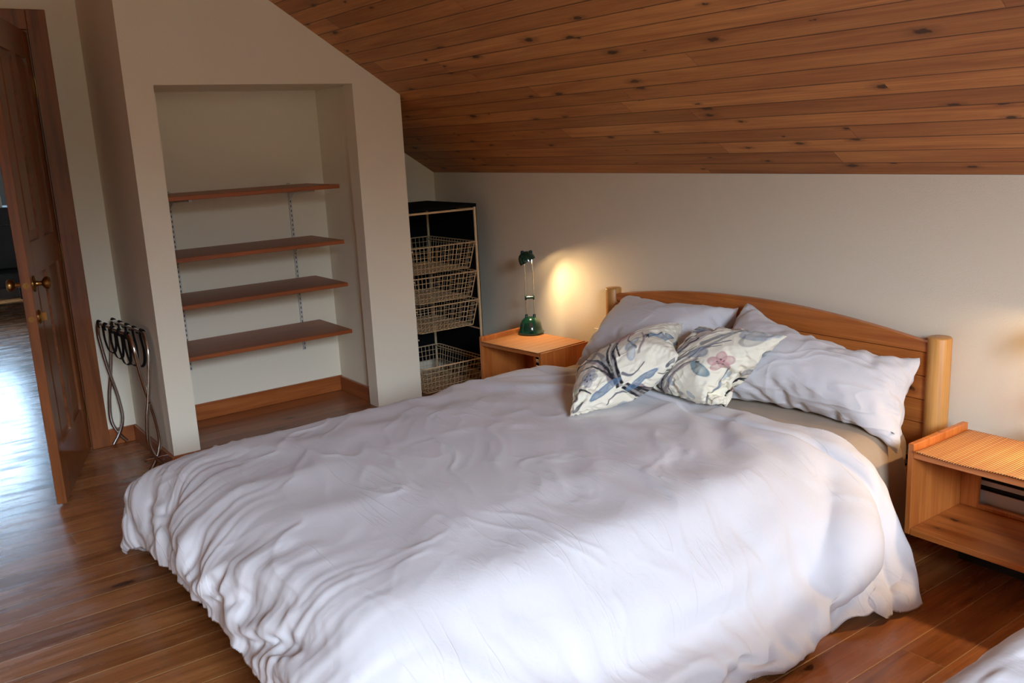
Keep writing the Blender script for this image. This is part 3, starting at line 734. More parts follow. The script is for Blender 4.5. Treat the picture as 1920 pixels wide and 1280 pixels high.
-6,0,2,0,0,-1,0,-1,0,0,0,1,-1,0,0,-1,0,4,0,0,-3,1,0,4,-1,0,2,0,1,0,0,0,5,-1,1,3,3,-1,-18,-1,-1,4,0,1,5,0,-1,-7,0,1,7,0,-1,-6,0,1,3,0,-1,-1,-1,1,7,1,0,
-10,-1,-1,4,2,1,-9,-1,0,3,0,1,-4,0,-1,0,0,1,-1,0,-1,-1,0,1,0,1,-1,2,-1,0,2,1,0,17,-1,0,-9,0,0,-1,0,-1,0,-1,1,-1,1,0,-5,1,1,-5,1,-1,20,-1,0,-1,0,1,2,1,
0,2,0,0,1,-1,1,0,0,0,2,0,-2,-7,-2,-1,-9,4,1,6,-8,0,-8,4,0,3,3,0,2,-1,0,-1,-2,0,-1,-1,0,-1,2,-1,1,2,1,0,-4,-1,2,1,1,3,9,5,13,-3,-5,-12,3,3,7,-12,3,9,
-15,3,-25,13,-3,2,-1,-38,-2,7,-1,2,21,7,-12,-48,-5,17,14,-5,-7,0,0,3,17,1,-7,-12,-2,4,3,0,0,-6,1,7,4,0,-6,4,0,-4,-2,0,3,-2,0,4,0,0,5,0,1,3,1,0,1,-1,-1,
-3,0,1,2,0,-1,-4,0,2,8,0,-1,-23,1,-2,3,0,0,6,0,0,-4,0,0,8,0,0,-4,0,1,3,0,0,-1,-1,-1,-2,1,0,0,0,1,3,0,-1,-7,1,0,5,-1,1,-1,0,-1,1,0,1,0,0,-1,0,0,1,-1,0,
-1,-1,1,2,-8,0,-1,19,0,0,-6,-1,0,-3,0,-1,-2,0,1,-1,-1,-1,3,1,1,-5,1,0,7,0,-1,-2,-1,2,-9,0,-1,2,0,0,3,0,0,0,-1,0,2,0,0,-2,1,0,3,3,0,2,1,0,1,1,0,2,-3,0,
-2,-2,0,-2,0,0,-1,0,0,1,2,0,0,0,0,-1,-9,4,-17,0,0,1,1,-1,3,4,-2,27,27,8,-18,-50,3,-3,19,-6,7,2,-38,-1,13,1,1,-8,-4,6,-15,-1,-7,1,0,-1,-3,3,16,15,-4,
-17,-4,1,0,1,-1,0,-5,0,5,-1,0,3,-4,1,4,7,-1,-11,4,2,-10,-3,-2,14,0,0,-1,-1,0,0,1,0,4,1,1,-16,0,1,0,0,0,-1,0,-1,22,-1,0,-11,-1,0,2,1,0,2,-1,0,0,1,0,4,0,
-1,-1,1,0,-4,-1,0,-1,0,1,0,-1,-1,0,1,1,2,0,0,-4,0,-1,2,0,1,-1,1,-1,0,-1,1,0,0,-1,0,0,1,0,0,-1,0,1,2,-10,-1,-1,17,1,1,4,0,0,1,-2,-2,-11,1,1,-3,0,0,-6,0,
2,-6,0,0,0,0,-2,5,0,1,-1,0,0,-1,-1,0,0,1,0,2,1,-1,13,-6,0,-10,6,0,8,4,0,3,-2,0,-2,1,0,1,-3,-1,-2,-2,0,-2,1,1,0,1,-1,0,1,1,0,-3,0,-3,-3,1,-5,1,4,28,0,
-4,-12,-5,1,1,13,2,-5,-8,1,-4,2,-38,-1,15,3,-5,-18,-8,6,-3,1,-4,4,0,-4,0,0,0,-3,0,5,8,-1,0,-1,1,-1,4,0,-2,-14,0,12,4,0,-4,5,1,-11,-6,-1,14,3,2,-20,0,0,
0,0,0,0,0,0,-1,0,-2,8,1,-1,1,-1,0,5,1,2,-11,-1,-1,22,0,-1,-13,0,0,-1,1,1,-3,-1,0,0,0,0,0,-1,-1,7,1,1,1,0,-1,0,0,1,-3,0,-1,1,0,0,2,0,1,-1,0,-1,0,0,1,1,
0,-1,0,0,1,0,0,-1,0,0,1,0,0,-1,0,1,2,-10,0,-1,1,0,0,8,1,2,13,-2,-1,-21,-1,1,-2,1,-2,4,0,0,0,1,0,2,-1,0,0,0,0,0,0,0,6,-1,0,3,-1,1,-13,6,-1,13,-11,1,-12,
0,0,2,4,-1,4,3,0,3,3,0,2,-4,0,-3,0,-1,0,2,1,0,2,0,0,-2,0,-1,3,0,7,-6,3,10,-6,-2,-18,29,5,2,-10,-2,3,-14,1,-3,2,-38,1,6,0,-5,-15,-3,-2,3,-2,3,5,1,-7,-3,
-1,6,-2,0,3,-1,1,0,14,0,-6,-2,1,1,-5,-1,3,0,-1,-1,-7,2,16,5,-2,-11,-1,0,-2,0,0,-1,1,0,-1,0,1,0,0,0,1,-1,0,0,0,-1,1,1,0,0,2,2,-11,-1,-1,21,-1,0,-9,-1,
-1,-2,1,0,1,0,0,0,0,1,0,0,-1,1,0,0,0,0,0,0,0,1,0,0,-1,0,0,0,0,0,1,0,0,-1,-1,0,1,0,0,-1,1,1,1,0,-1,-1,1,0,1,1,0,-1,0,0,1,-4,0,1,-7,1,-1,3,2,1,17,-2,-2,
-12,-1,1,-2,0,0,1,0,0,1,1,0,0,-1,0,1,0,0,-2,0,0,1,-1,0,1,0,0,-1,0,0,0,-1,0,-2,-2,0,0,1,0,1,2,0,2,0,0,0,0,0,0,2,0,0,1,-1,-1,0,0,0,2,1,7,-4,2,5,-23,5,
-19,-1,2,0,44,1,3,-22,-5,5,3,-38,0,2,-1,-2,-15,-1,-8,15,-2,8,-19,5,18,3,-3,-9,5,-2,-6,9,-1,-4,6,2,-4,-2,-1,1,4,1,-2,-15,-1,14,3,-1,-5,0,0,-4,1,1,8,0,0,
-5,0,0,0,0,-1,-1,-1,0,0,1,0,2,0,1,0,-1,0,-1,0,0,-1,2,1,-11,-1,-2,19,1,1,1,-1,-1,-10,0,1,1,0,-1,1,0,0,0,0,1,0,0,-1,0,0,0,-1,0,1,0,0,-1,0,0,0,0,0,1,1,0,
-1,-1,0,1,0,0,-1,1,0,1,0,0,-1,-1,0,1,1,0,0,2,1,-1,-1,-1,1,-5,0,0,3,3,1,12,-2,-1,-8,0,0,-4,-1,0,0,0,-1,1,0,0,0,0,0,-2,0,0,-1,2,1,7,-3,0,-5,0,0,0,0,-1,0,
0,1,-1,-1,-1,0,2,1,3,-1,0,-1,0,0,0,1,0,0,2,0,0,1,0,1,1,1,6,3,-1,-5,4,2,2,-16,-1,-3,5,3,3,-1,2,0,3,-39,-1,3,1,-4,23,7,11,-4,-4,-2,-34,-7,0,-4,3,10,2,-2,
-5,17,-1,-14,-4,0,2,1,-1,1,-6,0,3,3,0,-3,-1,0,3,1,1,-8,0,-1,5,0,0,6,-1,0,-4,0,0,0,1,0,3,-2,1,3,1,-1,-9,1,0,5,-1,0,-4,0,1,2,2,2,-13,0,-2,5,0,0,16,-1,-1,
-9,1,1,-8,-1,0,16,-1,-1,-7,1,1,0,0,-1,0,0,0,0,0,1,0,0,-1,-1,0,0,0,0,1,1,0,-1,0,0,1,0,0,-1,0,0,1,1,0,0,0,0,-1,0,0,1,1,0,-1,-2,0,0,0,-1,1,-2,3,0,10,-1,
-1,-5,0,0,-3,-1,1,0,0,0,0,0,0,0,0,0,-4,0,0,5,-1,0,-3,4,0,5,-3,0,-3,-1,0,0,0,0,0,1,0,0,-2,0,-1,0,0,1,1,-1,0,4,1,-1,1,0,2,-1,1,7,4,-1,-6,-3,0,-2,-6,0,1,
2,3,2,1,2,0,3,-38,-2,-5,-1,6,18,0,-3,-11,-3,-6,-1,0,-1,-15,2,14,-1,1,2,1,-2,-2,4,-1,-3,-6,2,3,19,-1,-14,-5,-1,4,-2,0,2,0,0,6,0,-1,-7,0,0,-2,1,0,3,0,0,
0,-1,0,3,1,0,-1,-1,1,4,0,-1,-10,1,0,4,0,0,-2,0,0,2,-1,1,-4,1,0,1,0,0,11,-1,0,-8,1,0,-3,1,0,10,-1,-1,-7,0,1,-1,0,-1,0,0,0,0,0,1,1,0,-1,-1,0,0,0,0,1,0,0,
-1,1,0,1,0,0,0,1,1,-1,0,-1,1,0,0,-1,1,0,1,0,1,0,-7,0,0,11,-1,0,-4,0,0,1,1,0,0,0,0,-1,0,0,-1,0,0,0,0,0,1,-1,-1,-1,-4,1,-6,4,-1,5,0,1,1,0,-1,-1,0,1,0,-1,
0,0,0,0,0,-1,0,-1,1,0,1,4,0,0,2,0,2,-2,1,9,3,0,-10,-3,-1,-1,0,0,0,-1,4,0,-1,0,0,1,-38,-1,-2,-2,1,11,-1,-4,2,0,2,-6,-1,-3,-10,-1,4,-8,3,12,1,0,-2,1,-1,
-1,3,0,-1,5,-2,-9,10,2,-8,-8,-2,10,-1,0,3,0,1,-4,0,-1,1,0,0,2,0,0,1,1,1,-5,1,-1,-3,-1,0,7,0,1,1,-1,-1,-3,0,0,-1,0,0,0,1,0,0,0,0,-6,0,1,6,0,-1,0,0,1,-5,
0,0,-2,0,0,13,0,-1,0,0,1,-5,0,0,0,0,-1,-1,0,1,1,0,0,0,0,-1,0,0,1,0,0,-1,1,0,0,0,0,1,1,0,-1,0,0,1,-1,0,-1,1,0,1,0,0,0,0,-1,0,-3,2,0,6,-1,0,0,0,0,-1,0,0,
0,0,0,-1,0,0,2,0,0,-7,3,0,6,-4,0,-6,2,0,2,0,0,1,0,0,0,-1,0,0,-1,-1,-1,-1,0,0,0,1,-1,5,0,1,3,0,3,0,1,-1,0,-1,-1,-10,0,-2,11,1,0,-4,2,-2,-3,2,3,0,-38,-2,
0,-1,1,3,-3,-3,17,4,7,-10,-3,-9,-6,-1,1,-13,0,9,-6,4,8,1,-1,0,7,-3,-6,1,0,-3,6,-1,-6,2,0,-2,-3,1,11,0,-1,0,0,1,1,0,0,-1,0,0,0,0,-1,1,-1,2,4,2,-1,-17,
-1,-1,10,1,1,-3,0,-1,-1,0,0,0,0,0,0,-1,1,-1,0,-1,0,1,0,1,0,0,0,0,1,5,0,0,-11,0,0,2,0,-1,8,0,0,-4,0,1,0,0,-1,0,0,0,0,0,1,0,0,-1,0,0,1,0,0,0,1,0,-1,0,0,
1,0,0,-1,0,1,1,1,-1,0,-1,0,-1,1,1,1,6,0,1,1,0,-1,1,0,0,0,0,0,-1,-1,0,-1,0,0,-5,-3,0,-7,3,0,4,-1,0,0,2,-1,2,0,1,0,0,0,1,-1,0,-3,-2,0,-1,0,0,0,0,0,1,6,0,
0,1,1,4,2,-1,-8,-1,1,1,14,4,5,-7,-3,-1,-10,2,-6,-5,1,4,0,-38,-3,-6,-1,3,4,-4,-4,14,2,1,-1,0,-1,11,5,-3,-21,-7,3,-3,0,5,4,1,-7,0,-1,-1,-11,2,18,3,0,-4,
10,0,-14,-4,-2,8,0,1,8,0,1,2,0,0,0,0,0,0,-1,0,-2,1,-2,-4,0,1,2,0,0,-13,0,-1,10,-1,1,-3,0,0,0,0,-1,0,1,0,-1,0,0,-1,-1,1,2,1,-1,0,0,0,-5,0,0,11,0,0,-7,0,
1,-3,0,-1,3,0,0,1,0,1,-1,0,-1,0,0,0,1,0,1,0,0,0,2,0,-1,-3,0,1,0,0,-1,1,0,1,0,0,0,-1,0,-1,0,1,1,-1,-1,0,-5,-1,0,0,1,0,1,0,0,1,0,0,1,0,0,0,0,0,1,2,0,5,
-3,-1,-4,3,1,3,0,0,0,0,0,1,-1,0,-2,-1,-1,-1,0,1,0,-3,0,0,1,0,-1,7,0,3,2,0,2,0,1,-6,0,-1,-1,6,2,3,11,6,2,-29,-4,-2,2,2,-1,-2,-38,-4,5,-1,-2,-17,0,11,23,
-2,-10,1,0,1,8,2,-4,-6,-1,-1,-14,-3,8,-1,0,2,5,1,-5,3,1,-4,-10,-2,12,-3,2,6,8,1,-24,0,0,1,-1,-3,5,0,0,5,0,0,3,1,0,0,0,1,-7,-1,-1,13,0,0,-3,0,0,-6,1,0,
4,0,0,0,0,1,0,-1,-1,0,1,0,-1,0,0,1,0,1,0,0,-1,0,1,1,-6,-1,0,12,-1,-1,-6,1,1,0,0,0,0,0,-1,1,0,1,0,0,0,-1,0,-1,0,1,0,-2,-1,1,5,0,-1,-3,0,1,-1,0,0,0,0,-1,
0,0,1,1,0,0,-3,0,0,0,0,0,-2,0,0,-1,0,0,0,-1,0,0,1,0,1,-1,0,2,1,0,0,1,0,3,1,0,1,1,0,1,-1,0,-1,-1,0,-2,-1,0,1,-2,0,-1,-1,0,-1,3,0,1,7,0,3,0,1,2,-1,-1,-5,
1,1,-3,1,-1,1,-20,2,0,8,1,-1,-1,2,2,-3,-37,-3,5,-2,-5,2,-2,-1,-1,-1,0,7,1,7,6,3,-6,-1,-1,0,-11,-3,2,-9,0,10,2,-1,-3,3,0,-4,6,2,-6,-7,-2,7,1,0,0,0,0,-3,
1,2,-6,0,0,-1,0,0,-1,0,0,1,0,-1,5,0,1,-3,0,0,21,-2,-1,-10,0,-1,0,0,0,0,0,0,0,1,0,0,-1,1,-1,1,-1,1,0,0,0,0,1,0,0,-1,0,1,1,-6,0,0,12,-1,-1,-5,0,0,-1,0,1,
0,0,-1,0,0,0,0,0,1,0,0,0,0,0,-1,-3,0,1,5,1,-1,-2,-1,0,-1,0,1,0,0,-1,0,0,0,0,1,0,1,0,0,-2,-1,1,-1,0,0,-1,0,0,-1,0,0,1,0,-1,1,-1,1,1,1,0,0,0,-1,0,-1,1,1,
0,0,-1,0,-1,1,0,1,-1,1,0,1,-4,0,-1,5,0,1,6,1,3,1,0,2,-1,0,-3,-1,0,-5,-5,0,-3,6,0,-1,-25,8,16,9,-2,-8,-4,-38,-3,-11,2,9,20,-4,-20,-35,10,9,39,-11,2,6,1,
-5,3,2,0,-7,-2,0,-12,-3,6,-4,1,6,3,-1,-4,-3,1,3,6,0,-6,-2,0,9,0,0,-1,0,0,-4,0,0,-5,0,-1,1,0,0,2,0,0,2,0,0,0,1,1,-11,1,1,22,-2,-2,-11,0,0,0,0,0,0,0,1,0,
1,-1,-5,0,1,5,0,-1,2,0,0,-2,-1,1,0,0,-1,0,1,1,-6,1,0,11,-1,-1,-4,0,0,-1,1,1,0,-1,0,1,0,-1,-1,0,0,0,0,1,-1,0,0,-2,0,0,4,0,0,1,0,-1,-3,0,1,4,0,0,-8,0,0,
3,0,0,1,0,0,-1,0,-1,-1,0,0,1,0,0,0,0,1,0,0,-1,0,-1,1,0,1,0,1,-1,0,-2,1,-1,1,-5,2,-3,3,-1,3,0,0,0,2,0,0,4,0,1,3,0,5,1,1,2,1,2,5,-3,-3,-16,-6,0,-2,-23,9,
15,4,0,-4,7,-2,-4,-3,-37,-3,-12,0,4,-1,-3,1,7,-1,1,28,10,-25,-20,-11,15,21,5,0,-5,-3,-2,-10,-2,3,-10,-1,8,0,1,0,3,-1,-2,5,1,-9,-4,-1,10,0,0,-1,1,0,2,0,
0,-1,0,1,-1,-1,-1,1,0,1,3,1,-1,-4,0,0,0,1,1,-10,1,2,22,-2,-3,-11,0,0,0,0,0,3,0,0,-2,0,0,-2,0,1,-2,-1,-1,2,1,0,0,0,1,1,0,-1,3,0,1,-8,0,0,8,0,0,-3,0,-1,
0,0,0,-1,0,1,1,0,0,-1,0,-1,2,0,0,-3,0,1,-2,0,0,0,0,0,6,1,0,-7,-1,0,8,0,0,0,0,-1,-2,0,0,-1,0,1,-1,0,0,-1,-1,0,1,1,0,-2,0,0,1,0,-1,0,-1,1,0,1,0,1,-4,1,
-4,3,-2,2,0,1,2,0,0,-1,3,0,2,2,0,0,5,1,6,0,1,2,0,-1,-2,-9,0,-13,-13,2,-2,6,0,-5,-9,3,13,6,1,0,-3,-37,-3,-12,0,-1,-5,0,6,8,-4,0,1,0,-2,10,-2,-6,-1,0,1,
24,7,-1,-12,-5,-2,-9,-1,6,-6,0,8,5,0,-7,-4,0,6,3,0,-6,0,-1,-2,0,0,0,0,0,3,0,0,0,1,1,1,-1,-1,-1,0,0,0,0,0,0,0,0,0,1,1,-10,1,2,22,-1,-2,-11,0,-1,-3,-1,1,
7,0,0,2,0,-1,-5,1,1,-2,0,-1,0,0,0,0,0,1,-3,-1,-1,7,1,1,-7,0,-1,4,0,1,0,0,-1,0,0,0,-1,0,0,0,1,1,-2,-1,0,5,0,-1,-4,0,0,0,0,1,-3,0,0,3,0,-1,0,1,0,2,0,1,1,
0,0,0,-1,0,-1,0,0,-1,1,0,0,-1,0,0,0,0,0,0,0,0,-1,0,-1,-1,0,-2,-1,0,0,4,0,4,-1,0,-2,-2,0,0,-1,0,-1,10,0,6,2,2,4,0,0,0,-2,-1,-6,-16,0,-10,-6,2,1,-3,1,2,
1,4,5,8,-1,-1,-5,-37,-2,24,3,-2,-46,1,11,15,-8,-6,0,0,2,7,-1,-6,4,0,-3,5,1,-2,17,4,1,-18,-6,2,-5,0,5,-3,0,4,5,1,-10,0,-1,1,0,1,10,-1,0,-5,0,-1,0,0,0,3,
0,0,-2,0,0,1,0,1,-2,1,0,0,0,-1,0,0,0,-1,1,1,-10,0,1,23,-1,-1,-9,1,0,-8,0,0,-2,-1,0,12,0,-1,0,0,1,-2,0,-1,-2,0,0,-1,0,1,-5,0,-1,8,0,1,1,0,0,1,0,0,-1,0,
0,-2,0,0,-3,-1,-1,2,1,0,-6,0,1,5,0,0,0,0,-1,1,0,0,-1,0,1,-1,0,0,1,0,0,3,0,0,-1,1,-1,-1,0,0,0,-1,0,-1,0,0,0,0,1,-1,0,0,0,-1,0,-1,-2,-1,-1,3,0,3,0,1,0,0,
0,0,-3,0,-2,4,0,2,7,1,6,2,1,4,1,2,4,-13,-4,-20,-12,4,-2,-2,0,0,-8,5,16,6,-1,-12,11,-2,2,-3,-36,-1,-11,-2,4,43,7,-5,-40,-10,-1,-4,2,11,5,-3,-8,9,0,-5,
-2,-1,1,12,3,-5,3,0,0,-13,-3,8,2,1,-3,-3,-1,9,1,1,-8,0,-1,3,0,0,1,0,1,1,0,-1,-1,0,0,2,1,0,-4,0,0,0,-1,0,0,0,1,0,0,0,1,0,-1,-1,1,1,-10,0,0,21,0,0,2,-1,
-1,-8,1,1,-14,0,0,2,-1,0,-2,0,1,-1,0,0,-1,1,0,1,0,0,-2,0,0,1,0,-1,3,0,0,7,0,-1,3,0,0,0,0,1,-7,0,1,-2,0,0,-2,0,-1,1,0,0,4,0,0,4,0,0,1,0,0,2,0,-1,0,0,0,
1,0,1,0,0,0,-2,0,0,0,0,0,-1,-1,-1,0,0,1,-1,0,-1,0,0,1,0,2,0,2,1,0,2,-3,0,-4,-2,0,-1,9,0,5,4,2,5,1,3,8,-6,-5,-15,-19,4,-9,1,-1,0,-7,3,3,5,0,-9,-3,2,7,
13,-2,7,-1,-38,-1,-6,0,-1,11,-1,-13,15,3,4,-36,-3,20,1,0,0,10,-4,-12,5,1,-3,0,-1,1,17,5,-4,-11,-4,2,-9,-1,11,3,1,-8,-1,-1,8,0,1,-9,1,-1,5,0,0,2,0,1,2,
0,0,-4,0,-1,1,0,0,-5,1,0,-1,0,0,-1,0,0,0,0,1,3,0,-1,2,1,2,-10,-1,-1,9,1,1,11,-1,-1,-4,-1,0,-11,1,0,1,0,0,-1,0,0,1,0,0,0,0,0,-1,0,0,-1,0,0,-2,0,2,-3,0,
-2,6,-1,1,-5,1,0,1,0,-1,3,0,0,0,0,0,-1,0,1,-2,0,-1,1,0,0,2,0,-1,5,1,1,4,0,0,1,-1,0,-1,0,0,0,0,0,-2,0,0,1,0,0,-2,0,0,1,-1,0,-1,2,0,1,1,0,2,-1,0,-2,-1,0,
0,5,0,3,1,1,0,5,2,10,-1,-1,-5,-21,0,-16,-1,0,-1,-5,2,1,-8,4,6,-3,6,16,19,-9,-21,7,1,9,8,-36,-4,-9,-3,-1,-17,3,19,42,2,-25,-3,-2,0,-38,-1,22,2,-2,-4,12,
-4,-11,1,1,-1,-5,-1,3,20,4,-7,-13,-4,7,-2,0,6,2,1,-10,-1,-1,10,-1,0,-1,1,0,1,0,0,-3,0,0,1,0,1,-9,1,0,1,-1,0,0,0,0,0,0,0,1,1,-1,-1,0,1,-1,0,0,2,0,0,-3,
-1,-1,8,1,0,0,0,1,4,0,0,-2,0,-1,0,0,0,0,0,0,0,0,1,1,0,0,3,-1,1,3,1,-2,-3,-1,2,-19,1,-1,5,0,0,2,0,0,0,-1,0,1,1,0,0,0,0,0,0,0,-1,0,0,-1,0,0,1,0,0,5,0,0,
3,1,0,2,-1,-1,-1,0,0,-2,0,1,-2,1,0,1,-1,-1,-1,1,1,1,0,0,1,2,0,2,-4,0,-4,-3,0,-2,4,0,2,11,3,12,1,3,7,-21,-5,-26,-8,4,-2,5,-2,2,-8,2,1,-9,8,18,6,-5,-17,
20,-3,0,3,0,5,8,-35,-4,-7,-4,-4,0,-2,-1,-21,7,25,41,-2,-27,-1,-1,0,-37,0,25,4,-3,-9,10,-3,-9,7,1,-3,-11,0,6,15,2,-9,-10,-3,12,0,0,-1,1,1,-5,0,0,9,0,0,
-5,0,-1,-2,0,0,-1,1,0,-2,-1,0,0,0,0,0,0,0,2,1,0,0,-1,1,0,0,-1,0,0,0,1,1,0,0,0,0,1,0,1,6,1,-1,0,-1,0,0,0,1,-1,0,0,-4,0,-1,0,0,0,1,0,0,-1,0,0,1,0,1,1,1,
0,3,-1,0,-2,0,0,-2,0,-1,-1,0,0,-1,0,1,-1,0,0,-2,0,0,-1,1,0,-1,-1,0,-2,0,0,1,0,-1,6,0,0,3,1,1,0,-1,0,-2,0,-1,0,0,1,0,0,0,-1,0,0,1,4,0,4,-6,0,-7,1,0,1,4,
0,4,4,1,3,5,7,17,-18,-7,-29,-14,6,-3,4,-3,0,3,-1,1,-14,7,8,0,0,1,14,-6,-12,14,-1,6,0,4,0,7,-35,-9,3,-2,2,-25,-3,5,3,-1,-2,-8,5,14,38,-1,-21,1,1,-1,-37,
-1,27,7,-4,-13,9,-1,-6,7,0,-3,-10,0,7,5,0,-4,-2,0,8,1,-1,-1,0,0,-6,0,0,2,0,1,4,0,0,-7,0,0,0,0,0,1,0,0,0,1,0,0,-1,-1,0,0,0,1,1,1,0,0,-1,0,-1,1,0,0,-1,1,
0,0,-3,0,1,0,1,0,0,0,-1,1,0,0,3,0,1,1,0,0,0,-1,-1,0,1,0,0,0,0,0,0,1,1,0,-1,0,0,0,-1,0,1,0,0,0,-2,0,0,0,0,-1,-1,0,1,0,-1,0,-1,1,0,-1,0,0,-3,1,0,1,-1,0,
5,0,0,3,1,0,-1,-1,0,-1,0,-1,-1,0,1,1,2,0,1,-5,0,-4,1,0,1,0,0,0,4,1,3,10,8,22,-15,-9,-28,-17,7,-5,7,-4,1,11,-2,4,-19,5,-2,-7,6,14,9,-6,-17,17,-3,-3,16,
8,28,-9,-5,-12,3,-36,-6,20,4,2,-14,-8,-7,-16,-2,5,-8,2,7,-4,2,5,32,-2,-17,6,4,-1,-36,0,28,11,-6,-17,2,0,-2,4,-1,-2,-1,0,1,0,0,3,-1,0,0,1,0,1,-1,0,3,1,
0,-9,0,0,-1,0,0,3,0,0,1,1,0,1,-1,0,0,0,1,1,1,-1,-1,-1,0,1,0,0,0,1,0,0,0,1,-1,-1,0,2,0,-1,0,0,0,0,0,1,1,0,0,2,0,-1,-1,0,0,-1,1,1,0,0,0,-1,0,0,0,-1,-1,
-1,1,1,-1,0,0,1,-1,0,0,1,-1,1,0,0,-1,0,1,1,0,0,-1,0,-1,-1,0,1,-1,0,0,-1,0,0,-2,0,0,0,0,0,5,0,-1,2,1,1,-2,-1,0,1,1,0,0,-2,0,-2,1,0,0,1,0,2,4,1,5,7,6,15,
-13,-7,-24,-17,5,-7,11,-4,3,7,-1,3,-9,2,-4,-18,8,8,2,-2,-4,19,-5,-9,26,1,15,-3,5,10,-12,-3,-8,1,-37,-8,-8,0,1,37,7,2,-23,-10,-7,-15,-2,6,-8,2,9,-3,3,4,
26,-4,-17,11,4,-2,-34,0,26,15,-5,-18,2,0,-1,-2,0,2,0,-1,0,0,0,3,-1,1,1,1,0,-5,0,0,-1,0,0,2,0,-1,1,0,0,1,0,0,1,0,0,0,1,0,0,-1,1,-1,0,-1,0,0,1,-1,0,-1,0,
0,0,1,1,0,0,0,1,0,0,-1,1,0,0,0,0,0,0,0,1,0,0,-1,0,0,0,1,0,0,0,0,0,-1,0,1,1,0,-1,0,-1,0,0,1,0,0,0,1,0,0,0,0,0,-1,-1,0,0,0,0,1,0,0,0,-1,0,-1,-1,0,1,-2,0,
0,-1,0,-1,1,0,1,3,0,-1,1,0,1,-1,0,0,1,0,0,0,3,0,3,6,2,8,3,3,5,-12,-6,-19,-15,5,-8,9,-2,3,2,-1,1,4,-1,1,-22,6,1,-6,4,7,17,-6,-15,25,-1,6,7,6,21,-1,1,-8,
-15,-3,-2,1,-35,-8,13,-1,-2,-29,-3,3,42,6,-1,-22,-8,-4,-14,0,7,-6,0,6,-4,3,6,20,-4,-16,15,5,-4,-27,-2,23,10,-3,-15,0,-1,1,-1,0,2,0,0,1,1,0,-1,0,0,-3,0,
0,2,0,0,2,0,1,1,0,0,1,0,-1,1,0,0,2,0,0,-2,0,0,-1,1,1,-2,0,-1,0,0,0,0,-1,0,0,0,0,0,0,0,1,0,1,1,1,0,-1,0,-1,0,0,0,1,0,1,0,0,0,-1,0,0,1,0,-1,-1,0,0,1,0,1,
1,0,0,-1,0,0,2,0,-1,-2,0,0,0,0,1,0,-1,0,0,1,0,0,0,-1,-1,0,1,0,-1,0,-1,1,-1,-1,0,1,-2,0,0,1,0,0,2,1,-1,0,0,0,1,3,1,3,3,1,6,-1,0,-3,-6,-2,-9,-11,4,-8,5,
-2,3,7,-1,3,7,0,5,-30,7,-5,-2,1,1,7,-3,-6,28,-3,1,6,18,40,-2,4,3,-7,-20,-29,-1,3,-1,-2,-36,-7,-18,1,2,41,2,-12,-26,-7,4,32,9,1,-16,-8,-1,-17,-2,7,-7,0,
5,-6,2,7,12,-3,-10,17,3,-8,-18,-2,18,7,-1,-9,0,0,0,0,-1,0,0,0,0,0,0,2,0,0,2,0,0,1,0,0,1,0,0,0,0,1,-1,0,0,1,0,0,1,0,-1,-1,0,0,-2,0,0,-1,0,1,-1,1,0,0,0,
0,3,0,-1,0,0,0,-1,-1,0,1,0,1,2,0,0,1,0,0,0,0,-1,-1,0,0,-4,1,1,0,0,0,-2,-1,0,-1,1,-1,3,0,0,-1,0,1,4,0,0,3,0,0,0,0,0,-1,0,0,0,0,0,0,0,0,-2,0,-1,-2,0,1,
-1,0,0,0,0,0,-1,0,0,-1,-1,1,-1,2,-1,2,2,-1,2,-4,1,-7,-2,1,-2,-1,0,0,1,0,1,11,0,7,3,0,3,-35,8,-8,-3,0,1,3,-1,-1,32,-5,-6,7,20,45,3,-2,-2,-10,-20,-32,1,
3,1,0,3,0,1,-36,-7,-11,0,-4,-1,-4,1,29,6,-8,-5,-3,2,13,6,1,-6,-4,0,-22,-6,5,-6,0,5,-5,0,6,6,-1,-6,8,0,-4,-3,-1,5,0,-1,1,1,1,0,0,0,2,0,1,3,0,0,1,0,0,1,
0,0,2,0,-1,-1,0,0,-2,0,0,-2,0,0,1,0,0,0,0,0,0,-1,1,7,0,-1,-2,2,0,-8,0,0,1,0,1,3,0,0,-1,0,-1,-1,0,0,-3,0,0,-2,0,0,-2,0,1,1,0,-1,3,-1,0,1,1,0,0,0,1,8,0,
1,2,0,0,2,0,0,-1,0,-1,-4,0,0,-1,0,0,-2,0,-1,-4,-1,1,-4,0,0,2,1,0,3,0,0,0,-1,0,-2,0,-1,0,1,0,0,0,-2,0,-1,2,-3,-2,2,-3,-1,1,-2,0,-1,1,2,0,2,10,-1,7,-1,0,
-1,-16,3,-8,-2,-1,0,5,0,-1,12,0,-1,19,17,36,-9,2,8,5,-14,-23,1,1,1,-28,-4,-12,18,5,5,3,-35,-9,14,0,4,-44,3,10,7,-5,-9,9,-3,-6,-4,1,1,21,0,-8,11,4,0,
-15,-6,4,1,0,-2,-6,-1,7,2,1,-1,0,-1,0,0,-2,3,0,1,-1,0,0,4,0,0,5,-1,0,5,1,0,-2,0,0,-4,0,1,1,0,-1,1,1,0,-1,-1,0,-1,1,1,2,-1,-1,1,1,2,-16,0,1,-2,-1,-2,4,
0,0,3,0,-1,4,1,0,5,0,1,2,0,0,1,0,0,-2,0,0,-3,0,-1,-1,0,1,-4,0,0,-1,0,0,7,1,-1,-5,-1,2,-5,-1,3,-8,0,-3,5,0,0,3,0,-1,1,0,1,-3,0,0,3,0,-1,8,0,-1,2,0,1,-2,
0,0,-2,0,-1,-3,0,1,0,-1,-1,-4,1,1,1,-1,-1,-1,1,0,2,0,1,2,-1,0,-3,-2,1,-2,4,0,4,-2,0,-2,-13,3,-1,10,-2,-2,5,-1,0,28,15,29,-26,9,20,21,-13,-21,-6,-8,-11,
